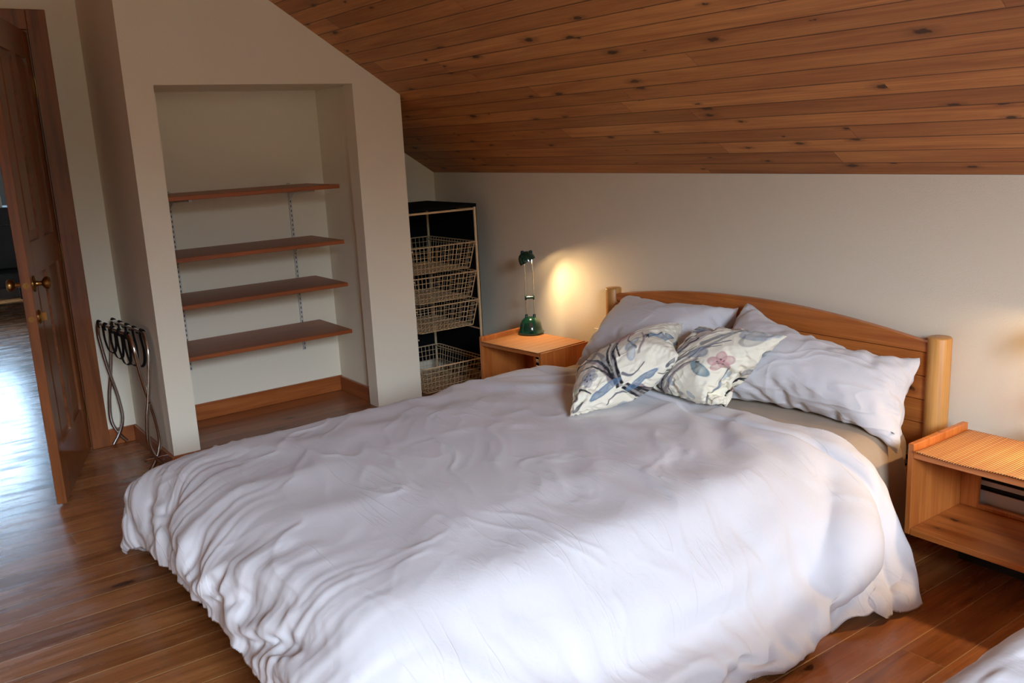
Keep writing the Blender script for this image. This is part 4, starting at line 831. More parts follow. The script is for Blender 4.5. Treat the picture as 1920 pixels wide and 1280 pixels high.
-22,-3,-10,19,5,5,1,3,1,2,-36,-6,-16,0,-5,32,0,-2,-43,2,18,12,-5,-15,2,-2,0,-8,3,5,6,-2,-2,25,5,-14,-4,-2,3,-1,-1,0,-5,-3,4,1,0,-1,2,2,-5,-2,-1,3,0,1,
-1,0,1,-1,1,6,-8,-5,-9,16,0,0,-1,1,0,-3,-1,1,0,0,1,-1,1,2,-5,-1,0,-1,0,-2,4,1,-2,8,0,0,-3,0,2,-3,0,0,-1,0,0,0,-1,2,-5,0,1,0,1,-2,1,-1,-2,6,0,-2,6,0,2,
-5,0,2,-5,0,1,-2,0,-2,4,0,0,1,0,2,-5,0,-5,14,0,2,-6,0,0,0,-1,-1,2,1,-2,11,0,0,3,0,1,-3,0,1,-5,0,0,-3,-1,0,-5,0,3,-5,-1,-3,5,-1,1,-2,0,0,0,-1,1,1,1,-1,
3,4,-2,4,0,1,1,2,-1,2,-1,0,-2,-8,2,-4,8,-1,-1,-1,0,2,28,11,19,-34,14,29,26,-10,-12,-6,-14,-25,-4,0,-4,15,6,6,-3,3,-1,-15,-4,-5,2,-35,-8,-8,-1,-6,3,-3,
-3,15,1,2,-38,3,21,30,-4,-22,0,-1,0,-4,0,1,-10,-2,10,8,1,-7,0,0,-1,6,1,-4,2,2,-4,0,1,-2,0,2,-2,0,3,-2,-1,-4,4,-1,-4,9,3,19,-22,-8,-18,19,0,-1,3,1,1,-2,
0,0,-3,-1,0,2,1,1,-2,0,2,-4,-1,-2,3,0,-2,7,1,2,-7,0,2,-3,0,-2,5,0,0,0,0,-1,0,-1,-1,5,1,2,-5,-1,6,-10,0,-2,3,0,-3,3,0,0,1,0,-1,2,0,2,-4,0,-6,15,0,0,3,0,
-1,3,-1,0,1,1,1,0,0,1,-8,-1,2,-6,0,3,-7,-1,2,-4,-3,6,-4,1,-4,3,0,-7,12,-2,11,-16,-1,-5,5,0,-5,8,-1,3,-4,2,-4,6,1,-1,2,3,-2,4,1,1,0,0,-1,1,-3,1,-2,3,0,
1,25,7,11,-34,19,37,24,-6,-4,-4,-20,-38,-9,0,-7,-12,4,-5,-1,1,-1,16,-2,12,1,3,0,0,-34,-14,1,-3,1,-25,2,8,22,-4,-13,14,2,0,-33,-1,20,20,-2,-16,9,2,-4,
-8,-2,3,-7,-1,6,5,0,-3,7,2,-7,4,11,-14,-1,-1,2,0,-4,5,-1,1,-2,0,10,-7,-2,-9,5,2,-9,14,4,33,-25,-11,-25,12,-1,-5,8,0,-2,4,1,-1,1,-1,0,-1,1,3,-3,0,2,-4,
1,1,-2,-1,-1,1,1,-2,4,0,1,-3,-2,-6,16,1,0,-2,-2,9,-16,0,2,-4,1,-4,5,0,1,-1,1,0,0,-1,-4,6,0,0,0,-2,-4,20,1,0,-2,1,1,-9,-1,1,-3,1,3,-6,-1,6,-9,-2,8,-6,
-2,12,-6,0,-5,3,0,-6,3,2,-15,14,-1,-1,3,-1,13,-15,-2,1,-2,2,1,0,-5,-11,12,2,-3,4,1,0,2,1,-1,1,0,-1,1,0,0,0,-1,1,-2,10,1,3,15,-3,10,-31,26,42,17,-2,0,2,
-25,-46,-9,2,-5,-3,1,-1,8,-2,2,17,2,17,-24,0,-14,9,3,3,-2,-33,-10,11,-4,-1,-17,-1,-6,-15,2,10,8,-2,-4,21,0,-8,-23,-1,17,10,-2,-10,6,1,-3,3,0,-1,5,3,-5,
3,5,-5,1,6,-6,1,13,-8,-1,-2,1,-4,-17,13,0,-5,4,0,19,-15,-1,-4,1,3,-13,14,7,44,-16,-13,-29,0,-3,-10,7,0,-6,7,0,-2,6,0,-2,2,0,0,-1,0,3,-5,0,-1,2,-1,-2,5,
0,-1,2,1,13,-18,-2,-8,9,2,-5,10,0,0,1,-1,3,-8,1,-1,2,-3,-2,11,0,-1,6,0,0,3,2,1,-16,-1,4,-8,0,5,-8,-1,9,-6,-3,9,-5,-2,9,-1,0,-2,0,3,-20,9,-1,-8,9,0,-4,
6,0,8,-11,-3,19,-12,-1,2,0,3,-14,6,-10,-13,23,4,10,-19,1,-3,3,1,-6,7,1,-1,3,2,0,1,-1,-1,0,-5,2,-3,-1,0,2,-1,23,55,7,-2,0,13,-26,-47,-3,1,-3,4,-1,3,6,0,
3,2,1,2,-2,1,-3,5,4,2,-13,0,0,-11,-35,0,41,9,2,-14,-9,-21,-17,-3,0,-2,-1,1,-6,0,4,9,0,-4,-8,-1,7,9,1,-5,5,2,-5,5,7,-8,1,1,-1,-1,-6,9,0,4,-6,1,19,-12,0,
2,-1,-4,-17,9,2,-8,11,-3,19,-18,-1,7,-3,4,-20,11,12,45,-3,-16,-25,-8,-4,-11,3,-1,-8,6,-1,-5,5,0,-2,4,0,-4,5,0,0,1,1,2,-5,0,6,-7,-2,3,-3,2,10,-7,-2,-12,
9,-1,-7,9,1,-5,12,-1,0,1,3,2,-8,1,6,-10,-4,20,-14,-2,-10,6,-1,8,-5,-3,8,-2,-2,8,-1,1,-3,1,3,-14,2,1,-15,12,-2,-4,7,1,2,-5,0,11,-10,-4,18,-6,-2,3,1,1,
-21,6,-9,-13,31,8,8,-26,0,-2,2,2,-4,5,-2,7,-8,-8,17,-6,0,-15,8,-3,7,1,10,-18,9,5,16,55,-15,8,-5,35,-30,-37,-2,2,-2,4,0,4,2,1,1,1,1,0,-3,-1,-1,-20,1,
-15,-21,14,7,29,-12,10,-11,-34,-3,7,-3,-9,36,14,27,-25,-13,-37,-4,-1,1,1,0,0,1,0,0,2,1,-1,1,1,-2,8,20,-13,-2,-6,3,1,8,-5,-3,-15,9,0,-6,7,0,-1,2,2,27,
-19,0,3,0,-5,-22,7,3,-11,18,-4,8,-15,-3,17,-11,1,0,0,17,34,12,-14,-20,-12,-4,-12,-1,-3,-9,4,0,-4,2,-1,-3,3,0,-2,2,0,-3,2,0,0,0,1,0,0,-2,7,-5,2,8,-5,-1,
-5,2,0,-2,3,0,-3,1,-1,3,-2,-7,22,-7,1,-30,14,-3,31,-13,-1,1,0,0,0,0,4,-14,2,1,-10,4,-1,-10,10,-1,-3,4,1,8,-9,-2,20,-10,-9,24,4,2,-13,-1,3,-32,10,-9,-7,
27,9,8,-28,0,0,-1,0,1,-1,-1,3,-2,1,0,0,-3,2,0,0,23,-7,-1,-38,31,-11,42,40,8,-19,0,25,-27,-45,-22,11,-11,-6,5,-1,-3,4,-1,1,-1,0,6,-8,4,-10,9,-1,-9,13,6,
50,-26,28,-11,0,-9,-13,-34,3,-6,1,7,38,-2,-25,14,22,39,-27,-24,-45,-1,0,0,10,8,-6,-3,-3,1,6,7,-3,-2,-7,5,-1,30,-16,-3,-18,5,0,1,-2,-1,-8,6,1,-6,6,0,-2,
6,1,29,-21,2,8,1,-7,-26,5,5,-14,21,-2,3,-8,-1,-3,3,-1,18,-19,15,41,11,-12,-15,-14,2,12,3,-8,-20,-5,-2,-8,1,0,7,-2,-1,-3,1,-2,-17,6,2,-12,11,-3,6,-6,0,
7,-5,2,8,-4,0,0,-1,-2,-8,5,-6,19,-6,6,-15,4,0,-1,0,3,-10,6,-8,13,-7,2,-18,14,-2,4,-5,0,-1,1,-2,-4,7,1,15,-14,-5,22,-5,-9,18,10,7,-32,-6,0,-20,13,-8,-4,
22,9,6,-25,0,1,-1,0,4,-3,-2,10,-6,-1,8,-2,-1,12,3,8,-34,6,-19,8,54,6,15,12,17,-31,-27,-8,15,-43,5,-11,11,-2,0,0,7,-4,3,-11,4,-3,8,-5,6,-16,11,-7,-10,8,
4,34,-22,16,0,3,7,2,2,1,-16,-33,0,2,-4,-3,3,0,-14,41,17,-5,8,15,38,-25,-27,-40,-3,-1,0,9,13,-7,-1,2,-2,-1,-2,1,1,-6,4,0,26,-10,-1,10,1,-4,-18,-2,-3,
-10,3,0,-11,7,1,-6,8,0,23,-17,4,14,-2,-7,-21,4,3,-18,19,-2,3,-5,0,-4,6,0,5,-9,12,52,-4,-11,-24,-11,6,28,9,-7,-11,-8,-5,-22,-1,-2,-2,0,0,6,-1,-2,-6,1,3,
-20,13,-2,-3,3,-1,3,-2,-2,5,-5,1,17,-9,3,-11,4,-2,0,-1,-7,39,0,-5,-30,0,10,-24,17,-2,6,-9,0,-5,7,-1,3,-3,-2,29,-16,-10,23,8,0,-3,1,7,-42,1,-4,-12,21,
-3,-1,3,8,14,-26,0,7,-3,-2,13,-4,-3,17,3,-1,8,4,-2,-5,-1,-6,-35,6,-10,13,51,19,-31,-27,4,13,-28,-3,4,-3,2,-4,3,-4,11,-4,27,-23,18,-23,3,-4,16,-5,8,-20,
8,-10,-16,10,5,36,-20,15,1,-1,5,-2,2,0,3,4,1,-17,-32,-2,5,-4,-8,-17,18,31,15,-8,-48,37,26,-5,12,9,29,-15,-29,-26,1,5,-2,-2,-2,-1,-2,4,-3,-1,-14,9,-1,
-3,3,0,8,-7,1,33,-6,-5,-14,-3,-2,-9,2,-1,-13,6,0,-7,7,-1,17,-12,4,14,-4,-5,-12,2,0,-9,4,-1,-4,4,-1,-3,2,0,-3,3,5,40,-14,-2,-3,-1,6,17,8,-1,2,1,-5,-10,
-6,-2,1,0,-1,1,0,-2,1,1,-1,-3,-2,-2,0,0,-1,1,0,-3,1,0,-3,5,4,-1,2,2,6,-30,-8,4,17,0,-5,-15,0,-1,3,1,-2,4,-1,-6,18,8,-1,0,1,6,-20,-8,-1,-30,15,-2,-3,5,
3,7,-11,2,14,-8,-1,7,-1,-4,15,1,-1,5,3,-1,-6,-2,-1,-23,2,-8,-19,37,0,4,15,13,-5,-35,0,15,-17,-1,2,0,-1,-1,1,0,-2,1,-2,0,0,0,-5,6,29,-9,12,-24,2,-8,-20,
9,6,37,-16,16,-1,0,3,0,2,10,-2,-1,-15,1,3,2,-17,-32,6,-9,12,14,15,-12,-40,-7,1,35,5,-6,-12,31,20,-32,18,27,17,-20,-37,-12,2,9,-6,-1,1,-1,-2,5,-3,-1,-3,
1,-1,0,-1,-1,-5,2,1,30,-3,-3,-10,-3,-2,-4,0,-2,-11,2,-1,-11,7,-1,3,-3,2,13,-5,-2,4,-1,-1,-5,0,-1,-3,1,0,-13,8,3,-9,13,-1,7,-10,-2,15,-11,1,16,-1,3,14,
4,-1,1,-1,-2,-1,0,-1,0,-1,-2,-1,0,-1,0,0,-2,1,0,0,-1,1,1,-14,-3,0,-13,1,-1,2,0,-2,-2,1,0,22,-1,-1,4,2,-2,2,2,3,-14,-5,1,-16,3,-2,-17,13,1,6,-6,2,11,-8,
-1,10,-2,-2,8,0,-2,4,1,0,-7,0,-1,-9,0,-5,-23,19,-2,-4,13,7,7,-20,4,19,-12,-2,-5,2,-1,-2,2,-2,0,0,-2,0,0,0,-2,1,0,-4,3,-3,8,-4,6,-16,11,-19,6,10,41,-11,
18,-1,0,3,-1,-1,0,-5,-1,-12,-5,1,-7,0,2,4,-18,-30,7,11,-4,-19,-4,0,21,1,-2,-7,-1,1,2,-1,2,-7,5,16,-30,21,35,3,-1,-5,-2,-2,0,-1,-1,-2,-1,-1,-1,-1,-1,-5,
-1,-1,-6,0,2,-8,0,0,16,0,-1,2,0,-2,1,1,-1,-3,-1,-1,2,-1,-1,-2,0,0,-7,-1,-1,-2,0,-1,-3,0,0,1,0,-1,-5,1,0,-5,1,1,-7,4,0,1,-1,0,4,-2,0,5,-2,0,6,-1,-1,4,0,
0,4,1,0,-1,-1,0,-3,1,-1,-5,0,0,0,0,-1,2,0,0,3,0,0,6,1,1,-8,-1,-1,-7,1,1,-8,4,-1,-6,3,0,0,1,1,10,-6,0,9,-3,-1,4,0,-2,0,0,0,-6,0,-1,-8,3,0,-7,3,-1,-2,2,
4,9,-7,0,8,-2,-1,2,0,-2,-10,3,-2,0,0,-2,3,0,-1,-4,2,-2,1,1,3,-9,5,0,-1,1,-3,3,-2,-3,9,-3,47,-4,22,-38,-4,-21,0,-3,2,0,-3,4,1,-4,3,1,-3,5,-30,26,14])
SHAPES['sheet'] = (13, 31, 0.0008,
[26,-362,127,0,-2,94,0,-1,95,8,-1,94,56,-1,75,90,-2,27,94,-2,5,93,-4,-6,95,-1,0,94,0,0,94,1,0,94,2,0,94,0,6,94,4,-6,94,3,0,94,3,0,95,4,0,94,4,0,94,3,
-1,95,4,0,94,3,1,95,3,0,95,10,0,95,20,0,94,18,-12,71,17,-63,24,16,-92,8,15,-94,0,15,-95,2,14,-95,0,17,-49,0,-40,1,0,1,1,0,0,-1,0,0,0,1,0,0,0,0,-1,0,1,
-6,0,-1,6,-1,0,0,0,0,0,0,0,0,1,0,-1,0,1,-5,-1,-2,6,0,1,0,0,0,0,0,0,0,0,-1,0,0,1,0,0,-1,1,0,1,-1,-1,0,0,0,-1,0,0,-1,0,0,-2,1,0,-2,1,0,-1,0,1,-1,0,1,-2,
0,0,-1,0,3,-2,-2,0,-39,1,0,0,0,0,0,0,0,0,0,0,0,-1,1,0,0,0,0,-1,1,4,1,-2,-4,0,0,0,0,1,0,0,-1,-1,1,-1,1,-1,1,0,0,0,-1,0,0,1,-1,-1,-1,1,1,1,-1,0,0,1,-1,0,
0,0,0,0,1,0,0,-1,-1,0,-1,-2,0,0,-1,0,1,-1,1,1,-2,1,0,-1,0,1,-1,0,0,-2,0,3,-2,-2,0,-39,1,0,0,0,0,0,0,1,-1,0,0,1,0,-1,0,0,1,-1,-1,0,1,0,1,2,9,-1,-2,-9,
-1,0,0,0,0,0,1,1,6,-1,-1,-6,0,0,0,0,0,0,0,0,0,-1,0,1,0,0,0,0,0,-1,1,-1,0,-1,0,0,0,2,6,0,-3,-6,0,-1,1,0,-2,1,1,-1,0,1,-2,0,0,-2,0,0,-2,0,2,0,-2,0,-39,2,
0,0,-1,0,-1,0,1,1,0,1,0,-1,-1,1,3,-1,-1,-2,1,0,-1,1,2,-9,-2,-2,9,1,0,0,0,0,0,-1,0,2,0,0,-2,0,0,0,0,0,0,0,1,4,0,-1,-4,0,0,3,0,0,-3,-1,0,0,0,0,0,-2,0,-6,
1,-2,6,0,-2,1,1,-1,0,1,-2,0,-1,-2,1,0,-1,0,1,-1,0,4,-2,-2,0,-39,1,0,0,0,0,0,1,0,0,-1,1,0,0,1,0,-5,-1,0,4,-1,-1,0,0,1,-1,4,4,1,-4,-4,4,0,0,-4,0,-1,1,0,
1,-1,0,0,0,0,-1,1,-1,1,-5,0,0,4,0,0,-3,-1,1,3,0,0,5,-2,3,-5,3,-5,0,0,-1,0,0,-2,1,0,-1,1,0,-2,0,1,-1,-1,-2,-2,1,1,-1,0,5,-2,-2,0,-39,1,0,0,0,0,0,0,1,0,
0,0,0,-1,1,0,0,1,3,0,-1,-2,4,-1,-1,-3,-1,0,-1,2,1,-1,-1,0,7,-1,1,-15,0,-2,9,0,1,6,-2,1,-6,1,-2,1,0,0,3,-1,1,1,1,-1,-4,-2,2,-1,2,-2,3,-1,0,-3,0,-2,0,0,
-1,0,1,-3,1,1,-1,1,0,-1,0,0,-1,0,-3,-2,0,7,-1,-2,0,-39,1,0,-1,1,0,1,-1,0,0,0,1,0,0,0,0,-2,0,0,-4,0,1,-3,0,0,5,-1,-1,-1,0,2,-5,0,0,-2,1,-2,6,0,3,-1,-1,
-2,-5,1,-1,6,-1,1,-3,-1,1,-2,0,-1,5,-1,0,7,1,0,-8,0,0,2,-1,1,4,0,-3,0,1,-3,1,0,-1,1,1,-1,0,0,-2,0,0,-2,0,0,-2,0,4,-1,-2,0,-39,1,0,0,0,0,0,0,1,0,0,0,0,
-1,0,1,1,-1,0,-1,0,0,0,0,-1,0,0,1,-1,0,0,0,0,0,1,0,0,0,0,-1,1,0,1,-1,0,0,0,0,-1,1,0,0,-1,0,0,-4,-1,1,-4,0,-1,3,-1,0,2,1,-1,2,-1,-1,0,0,-2,1,2,-1,1,-1,
-2,1,1,-2,0,0,-1,0,-1,-1,0,4,-2,-2,0,-39,1,0,0,0,0,0,0,0,0,0,1,0,0,-1,0,3,0,0,-4,0,0,0,0,1,-1,0,-1,0,0,0,1,0,0,0,0,0,1,0,0,-1,0,0,1,0,0,0,0,1,-1,0,0,1,
0,0,-1,0,0,0,0,0,0,0,0,-1,-1,0,6,0,-3,-5,-1,-1,1,0,-2,1,2,-2,0,0,-1,0,0,-2,0,0,-1,0,4,-2,-2,0,-40,2,0,1,-1,0,0,1,1,0,-1,0,0,0,0,1,-6,-1,0,5,0,0,0,0,-1,
0,0,1,-1,0,0,1,0,-1,0,0,1,0,0,0,0,0,0,0,0,0,0,0,-1,1,0,0,0,0,0,0,0,0,-1,0,0,-1,0,0,0,-1,-1,4,-1,-1,-3,1,-2,0,0,-1,1,0,-1,0,1,-2,1,0,-1,0,1,-2,0,2,-1,
-2,0,-39,1,0,0,0,0,0,0,0,0,0,1,-1,-1,1,1,0,-2,0,0,0,0,0,0,1,0,0,-1,1,0,0,-1,0,1,0,0,-1,0,0,0,0,0,0,-1,0,0,1,0,1,1,0,-1,-1,0,1,0,0,0,1,0,0,0,0,0,-1,-2,
-1,2,0,-2,-1,0,-2,0,1,-2,1,0,-1,0,1,-1,0,1,-2,0,1,-1,0,1,-2,-2,0,-39,1,0,0,1,0,0,-1,1,0,1,1,0,-2,0,0,3,-2,0,-3,0,1,-1,0,-1,1,0,1,1,0,0,1,0,-1,-1,0,1,
-2,0,0,0,0,-1,1,0,1,0,0,-1,0,0,1,0,0,-1,1,0,0,-1,0,0,0,0,0,-1,-2,0,4,0,-2,-3,0,-1,0,1,-2,1,1,-2,1,0,-1,0,1,-2,0,2,-2,0,1,-1,-2])
SHAPES['pillow_a'] = (18, 23, 0.0004,
[377,-1118,1046,78,4,17,82,5,10,80,12,13,81,9,16,81,4,10,82,4,10,82,2,8,82,4,7,83,3,3,82,-9,-5,82,-2,-3,82,2,3,83,-5,-1,82,-7,-4,82,-9,-8,81,-10,-8,81,
-12,-10,81,-12,-11,80,-13,-11,81,-11,-10,81,-6,-10,82,4,-17,6,50,50,-19,-52,20,-3,-10,-2,2,16,6,2,-40,-9,-2,28,9,0,-33,-15,6,-14,-5,7,0,1,3,16,8,-3,8,
6,0,25,7,-7,-17,-3,-2,-22,-11,5,1,2,-1,5,3,5,-4,-3,1,5,3,4,3,-2,-3,46,6,6,-4,-4,-12,3,-5,-4,27,-2,19,54,39,-2,-4,1,-31,-52,26,0,-22,8,-1,11,-1,2,-27,
-6,4,13,8,1,10,2,-1,-5,-1,2,-13,-5,8,16,7,-7,-2,-1,1,-18,-9,6,35,12,-6,-26,-5,2,-1,0,2,10,3,3,7,-1,2,0,3,6,-9,-2,-21,36,-16,11,31,6,-25,14,-29,21,54,
39,-22,-5,5,-4,-2,16,-10,-48,6,2,-4,12,4,-10,-3,2,16,3,-2,-3,1,0,-2,-1,0,1,0,-11,11,-2,12,-32,0,4,22,3,0,-10,0,2,5,1,5,5,0,-4,4,1,3,-3,0,0,14,-1,4,-12,
-8,10,18,2,-24,31,-28,-22,6,-7,26,52,38,-22,-1,18,8,5,-4,-8,-4,4,-8,-11,9,-3,-21,11,-1,-6,1,1,6,-1,-1,0,0,-2,-18,4,11,-18,-3,-7,11,-2,5,-1,6,-3,-6,-1,
5,31,-2,-1,6,-3,1,1,0,0,1,1,-1,9,-4,-4,11,-6,-26,14,-23,-24,-5,-21,18,0,11,23,52,41,-3,6,5,-12,-3,8,-6,-6,5,-6,-7,6,1,3,-3,-2,-8,6,-1,-5,2,-1,-5,3,1,8,
-5,-2,-23,9,7,1,0,-2,12,-3,2,13,-6,0,-7,6,0,-3,1,1,4,-2,-2,15,-8,1,-2,1,-7,9,-7,0,0,0,5,1,-1,-29,1,-20,14,54,43,33,0,-17,-24,5,15,2,0,-17,-6,1,11,-24,
-19,31,1,2,-2,0,-1,1,-1,-3,2,0,3,-3,0,0,2,0,-2,1,4,0,1,0,-1,1,-1,9,-6,-1,1,-1,0,4,-2,0,0,0,-2,4,-4,-7,0,-12,-38,0,-14,-2,-5,-5,12,0,12,16,53,42,6,9,-1,
13,-2,-7,-45,-19,25,-5,-1,3,17,15,-14,-5,-4,11,-1,-2,0,1,5,-3,-1,-6,5,2,11,-9,-1,-2,1,0,1,0,0,-4,4,-1,0,0,0,4,-2,0,-2,2,-1,1,-1,-4,8,-9,3,-1,1,36,-12,
4,-38,7,-1,-23,-3,-15,8,52,46,-47,-17,8,3,-2,-3,26,18,5,5,4,-2,2,5,-4,2,1,-3,-1,-1,4,0,0,-1,0,1,0,-1,0,-1,0,1,0,-1,-2,2,0,3,-2,0,-3,3,0,-3,3,0,0,0,-1,
2,-2,-8,8,-11,-4,2,-3,10,-4,7,46,-18,0,-8,-2,-2,23,28,21,23,25,8,-13,5,9,-32,-5,3,-1,9,5,0,2,-3,0,2,-1,-1,-1,1,-1,-2,4,0,-1,0,-1,1,0,0,-1,1,0,1,0,-1,0,
-1,0,0,1,-1,1,0,0,0,0,-8,1,-7,-9,3,-12,-1,-4,-5,-7,-1,1,0,5,5,32,-10,17,-18,52,41,-32,-18,0,6,8,1,40,21,1,4,1,-4,1,2,0,0,1,0,-1,-2,4,-1,1,-2,-1,0,2,0,
0,1,-1,1,-3,-1,0,1,0,-1,3,-1,1,-1,0,0,-1,-1,0,-1,7,-4,6,10,-12,11,3,-2,3,8,-2,-1,1,-3,-2,-32,13,-12,-16,55,41,3,6,4,15,4,-6,-3,0,3,2,2,-4,0,1,0,-1,-1,
2,1,4,-9,0,0,2,-2,0,-1,-1,-1,3,0,2,-2,-1,-1,-1,-1,-3,7,-1,1,-2,-1,1,0,-1,1,-1,0,-1,2,5,-6,10,-3,2,-2,5,-3,5,2,-1,1,-8,-3,-6,-18,54,40,35,7,-4,-25,0,10,
12,6,-9,-4,-1,4,0,0,-2,2,7,-15,-1,1,-3,0,1,2,1,2,-13,-2,0,2,-3,-5,17,0,2,-3,-3,5,-25,-1,-3,23,0,-2,5,0,-3,6,-1,1,-1,3,-3,8,8,-8,10,-5,3,-3,-6,2,-3,12,
-6,-3,-14,54,44,16,11,-8,19,2,-5,-28,-5,14,10,7,-12,1,6,-18,-1,0,5,1,2,-10,-1,1,-4,-2,-1,6,2,-1,-5,-3,3,-16,-3,-5,-17,-3,5,33,-2,0,-1,0,0,6,-2,1,-4,1,
-6,21,1,-2,5,5,-5,11,-16,2,-7,-11,-2,-4,34,-5,9,-17,52,43,-13,-2,7,14,11,-9,21,9,-12,7,6,-18,-5,0,-22,-1,-1,-8,-1,5,19,0,-1,-14,1,0,0,-1,-2,-12,-9,0,
-2,2,4,21,-4,-2,-1,0,3,-4,-3,-1,-2,1,1,12,-4,0,2,0,-4,15,2,-4,14,16,-8,12,23,-16,7,-14,6,-1,-25,51,41,4,4,-3,10,10,-5,25,8,-40,0,2,-12,-5,-8,-21,-1,10,
18,-3,-2,-4,0,1,5,-3,-6,-13,0,5,4,-3,-1,-4,-1,4,7,-2,-1,-3,2,-2,-5,1,-11,-13,-11,13,20,3,1,4,-6,3,11,-1,-6,1,21,-9,47,15,-5,14,2,-6,-4,-19,56,36,13,9,
-2,19,4,-46,3,6,-7,-4,-3,-13,9,3,20,-9,-18,-42,-4,11,12,-6,-15,-18,0,19,23,-5,0,1,11,-11,-18,-12,-2,-3,2,13,18,-1,-11,-14,-1,8,8,-5,5,11,0,-14,-22,-6,
14,21,-2,-2,-4,-2,2,18,9,-1,49,25,-25,23,-1,56,38,23,9,-64,-3,-1,-10,-6,-7,-15,-6,-2,-4,-4,5,7,3,8,13,-1,-18,-24,-1,14,13,-5,-11,-13,-2,1,2,-2,15,25,5,
0,-1,2,-17,-24,-6,10,11,-6,3,11,8,-14,-24,-8,18,22,2,-11,-16,-7,13,29,-6,-2,-4,-4,-10,18,20,-14,70], [377,-1118,1046,78,4,17,82,5,10,80,12,13,81,9,16,
81,4,10,82,4,10,82,2,8,82,4,7,83,3,3,82,-9,-5,82,-2,-3,82,2,3,83,-5,-1,82,-7,-4,82,-9,-8,81,-10,-8,81,-12,-10,81,-12,-11,80,-13,-11,81,-11,-10,81,-6,
-10,82,4,-17,6,50,50,-12,8,-61,-3,19,17,4,-9,-38,0,-8,-10,-2,1,20,3,-1,-22,-4,8,23,6,-2,-12,0,-1,-8,5,2,5,-11,-1,-3,3,3,7,-1,-11,-19,5,11,15,4,-6,-3,4,
2,18,-7,-1,-26,2,5,15,5,3,23,-3,-2,-18,5,-10,28,-18,-23,59,19,54,39,-26,14,-24,4,-4,-52,1,11,49,-3,5,-12,1,-1,-7,-1,0,-5,1,-2,-10,-3,-8,-20,5,-2,3,1,
11,15,-3,1,3,2,-11,-21,0,10,16,1,-9,-15,2,8,15,-2,5,15,2,0,11,4,0,-15,-5,1,12,0,-7,23,-9,-10,18,-16,-8,1,21,54,39,-19,13,-4,-16,6,-27,1,1,-9,7,3,-13,3,
4,10,-4,-3,-15,4,0,-2,0,1,4,0,2,15,-1,-1,-16,4,0,2,0,1,4,0,1,4,0,0,0,-2,0,2,0,-5,-22,8,5,22,-1,-2,27,3,-5,-40,-3,-3,26,-4,8,8,-31,-24,24,26,52,38,-1,5,
1,-26,12,-6,-8,3,-38,4,3,16,-1,3,-22,1,2,19,4,-6,-18,1,7,17,-1,-3,-21,-7,2,2,11,1,20,-2,-1,1,2,1,0,-2,0,-10,0,2,2,2,0,0,4,-1,9,-2,-5,-30,4,3,17,-4,-3,
22,-19,-16,17,-22,-5,-3,23,52,41,-16,9,5,-4,6,-9,-5,4,-20,-9,5,-28,4,0,-3,5,0,3,-1,1,-4,0,-2,-5,0,3,21,3,-2,9,1,-3,-38,0,3,4,1,0,4,0,2,29,-1,-2,-24,1,
3,11,-1,-1,-8,3,2,10,-10,-9,31,-1,1,5,-27,-12,8,2,-4,-4,14,54,43,6,1,4,-5,4,0,-16,11,-15,-3,3,-9,-1,0,-30,0,3,0,1,0,0,1,1,15,-1,0,-22,3,-2,-9,0,4,17,1,
-2,14,0,2,-11,0,-3,-10,1,3,8,0,-3,-5,0,1,8,-3,-1,24,-2,-1,9,-41,-24,5,-21,-16,-7,26,17,8,16,53,42,10,-3,6,3,-1,2,-23,15,-8,-5,3,-4,-3,4,-7,0,3,-6,-1,2,
-6,-1,0,-9,0,1,3,1,0,-2,2,-2,6,0,4,-14,0,-1,8,0,0,0,0,-3,14,0,0,0,-1,2,-1,-24,-29,30,-11,-13,7,35,23,-8,25,0,-12,-54,-2,-5,8,52,46,-9,6,-4,-3,4,1,20,
-9,9,-9,10,-7,-8,7,-12,-1,0,0,0,-2,5,0,2,-3,0,1,-1,-1,0,-1,0,1,-2,0,0,1,1,-1,3,0,0,1,0,-1,3,-1,1,-1,-5,-13,16,18,15,-22,-3,-9,-3,-38,-22,18,-2,6,9,64,
-3,-12,23,28,21,37,-9,21,-3,0,0,-43,34,11,8,-12,6,-8,11,-4,-15,15,-15,0,-3,2,-1,2,0,0,-2,4,0,0,0,-1,0,-1,0,-1,2,0,1,0,0,0,1,-2,-1,0,0,-3,3,1,3,-2,-6,
-7,7,8,8,-7,22,-1,-10,5,3,-1,-23,-8,9,-18,52,41,-32,0,-25,2,4,4,43,-23,1,-7,24,7,-2,8,8,14,-11,20,-1,5,-4,0,-1,1,-1,1,-2,-1,0,0,1,2,-2,-1,0,1,-1,-3,3,
-1,0,0,0,1,1,-1,-1,1,1,1,-2,5,8,-8,-10,-7,8,-20,-15,-2,14,14,1,7,-2,-5,-16,55,41,-4,5,2,5,-1,3,5,-2,3,-4,2,-2,15,-16,18,-1,5,-4,0,2,-1,-1,1,-1,0,-3,3,
-1,3,-2,-1,-1,1,-2,0,0,0,3,-2,0,1,-1,-1,-1,1,0,0,1,0,3,-4,1,0,-4,-2,-3,-5,21,13,-2,-40,-17,3,20,10,-2,-18,54,40,20,3,11,-7,0,1,-6,0,-2,10,-8,9,2,-2,2,
1,-5,4,-1,-2,2,0,-8,4,-1,9,-4,0,-11,5,-4,0,0,0,12,-5,-2,-2,1,-2,-5,2,1,7,-3,0,9,-7,-2,-3,4,3,6,-5,15,11,-13,-10,-1,2,14,1,-1,-9,-5,-4,-14,54,44,-16,1,
-4,13,2,7,9,-2,6,9,-11,11,3,-9,5,-1,-18,4,-1,1,2,-1,8,-1,0,-8,3,-3,8,-4,-3,3,0,-2,-15,5,0,10,-3,-2,-7,0,-1,14,-3,-3,-11,5,2,21,-9,1,6,-3,3,4,-3,26,12,
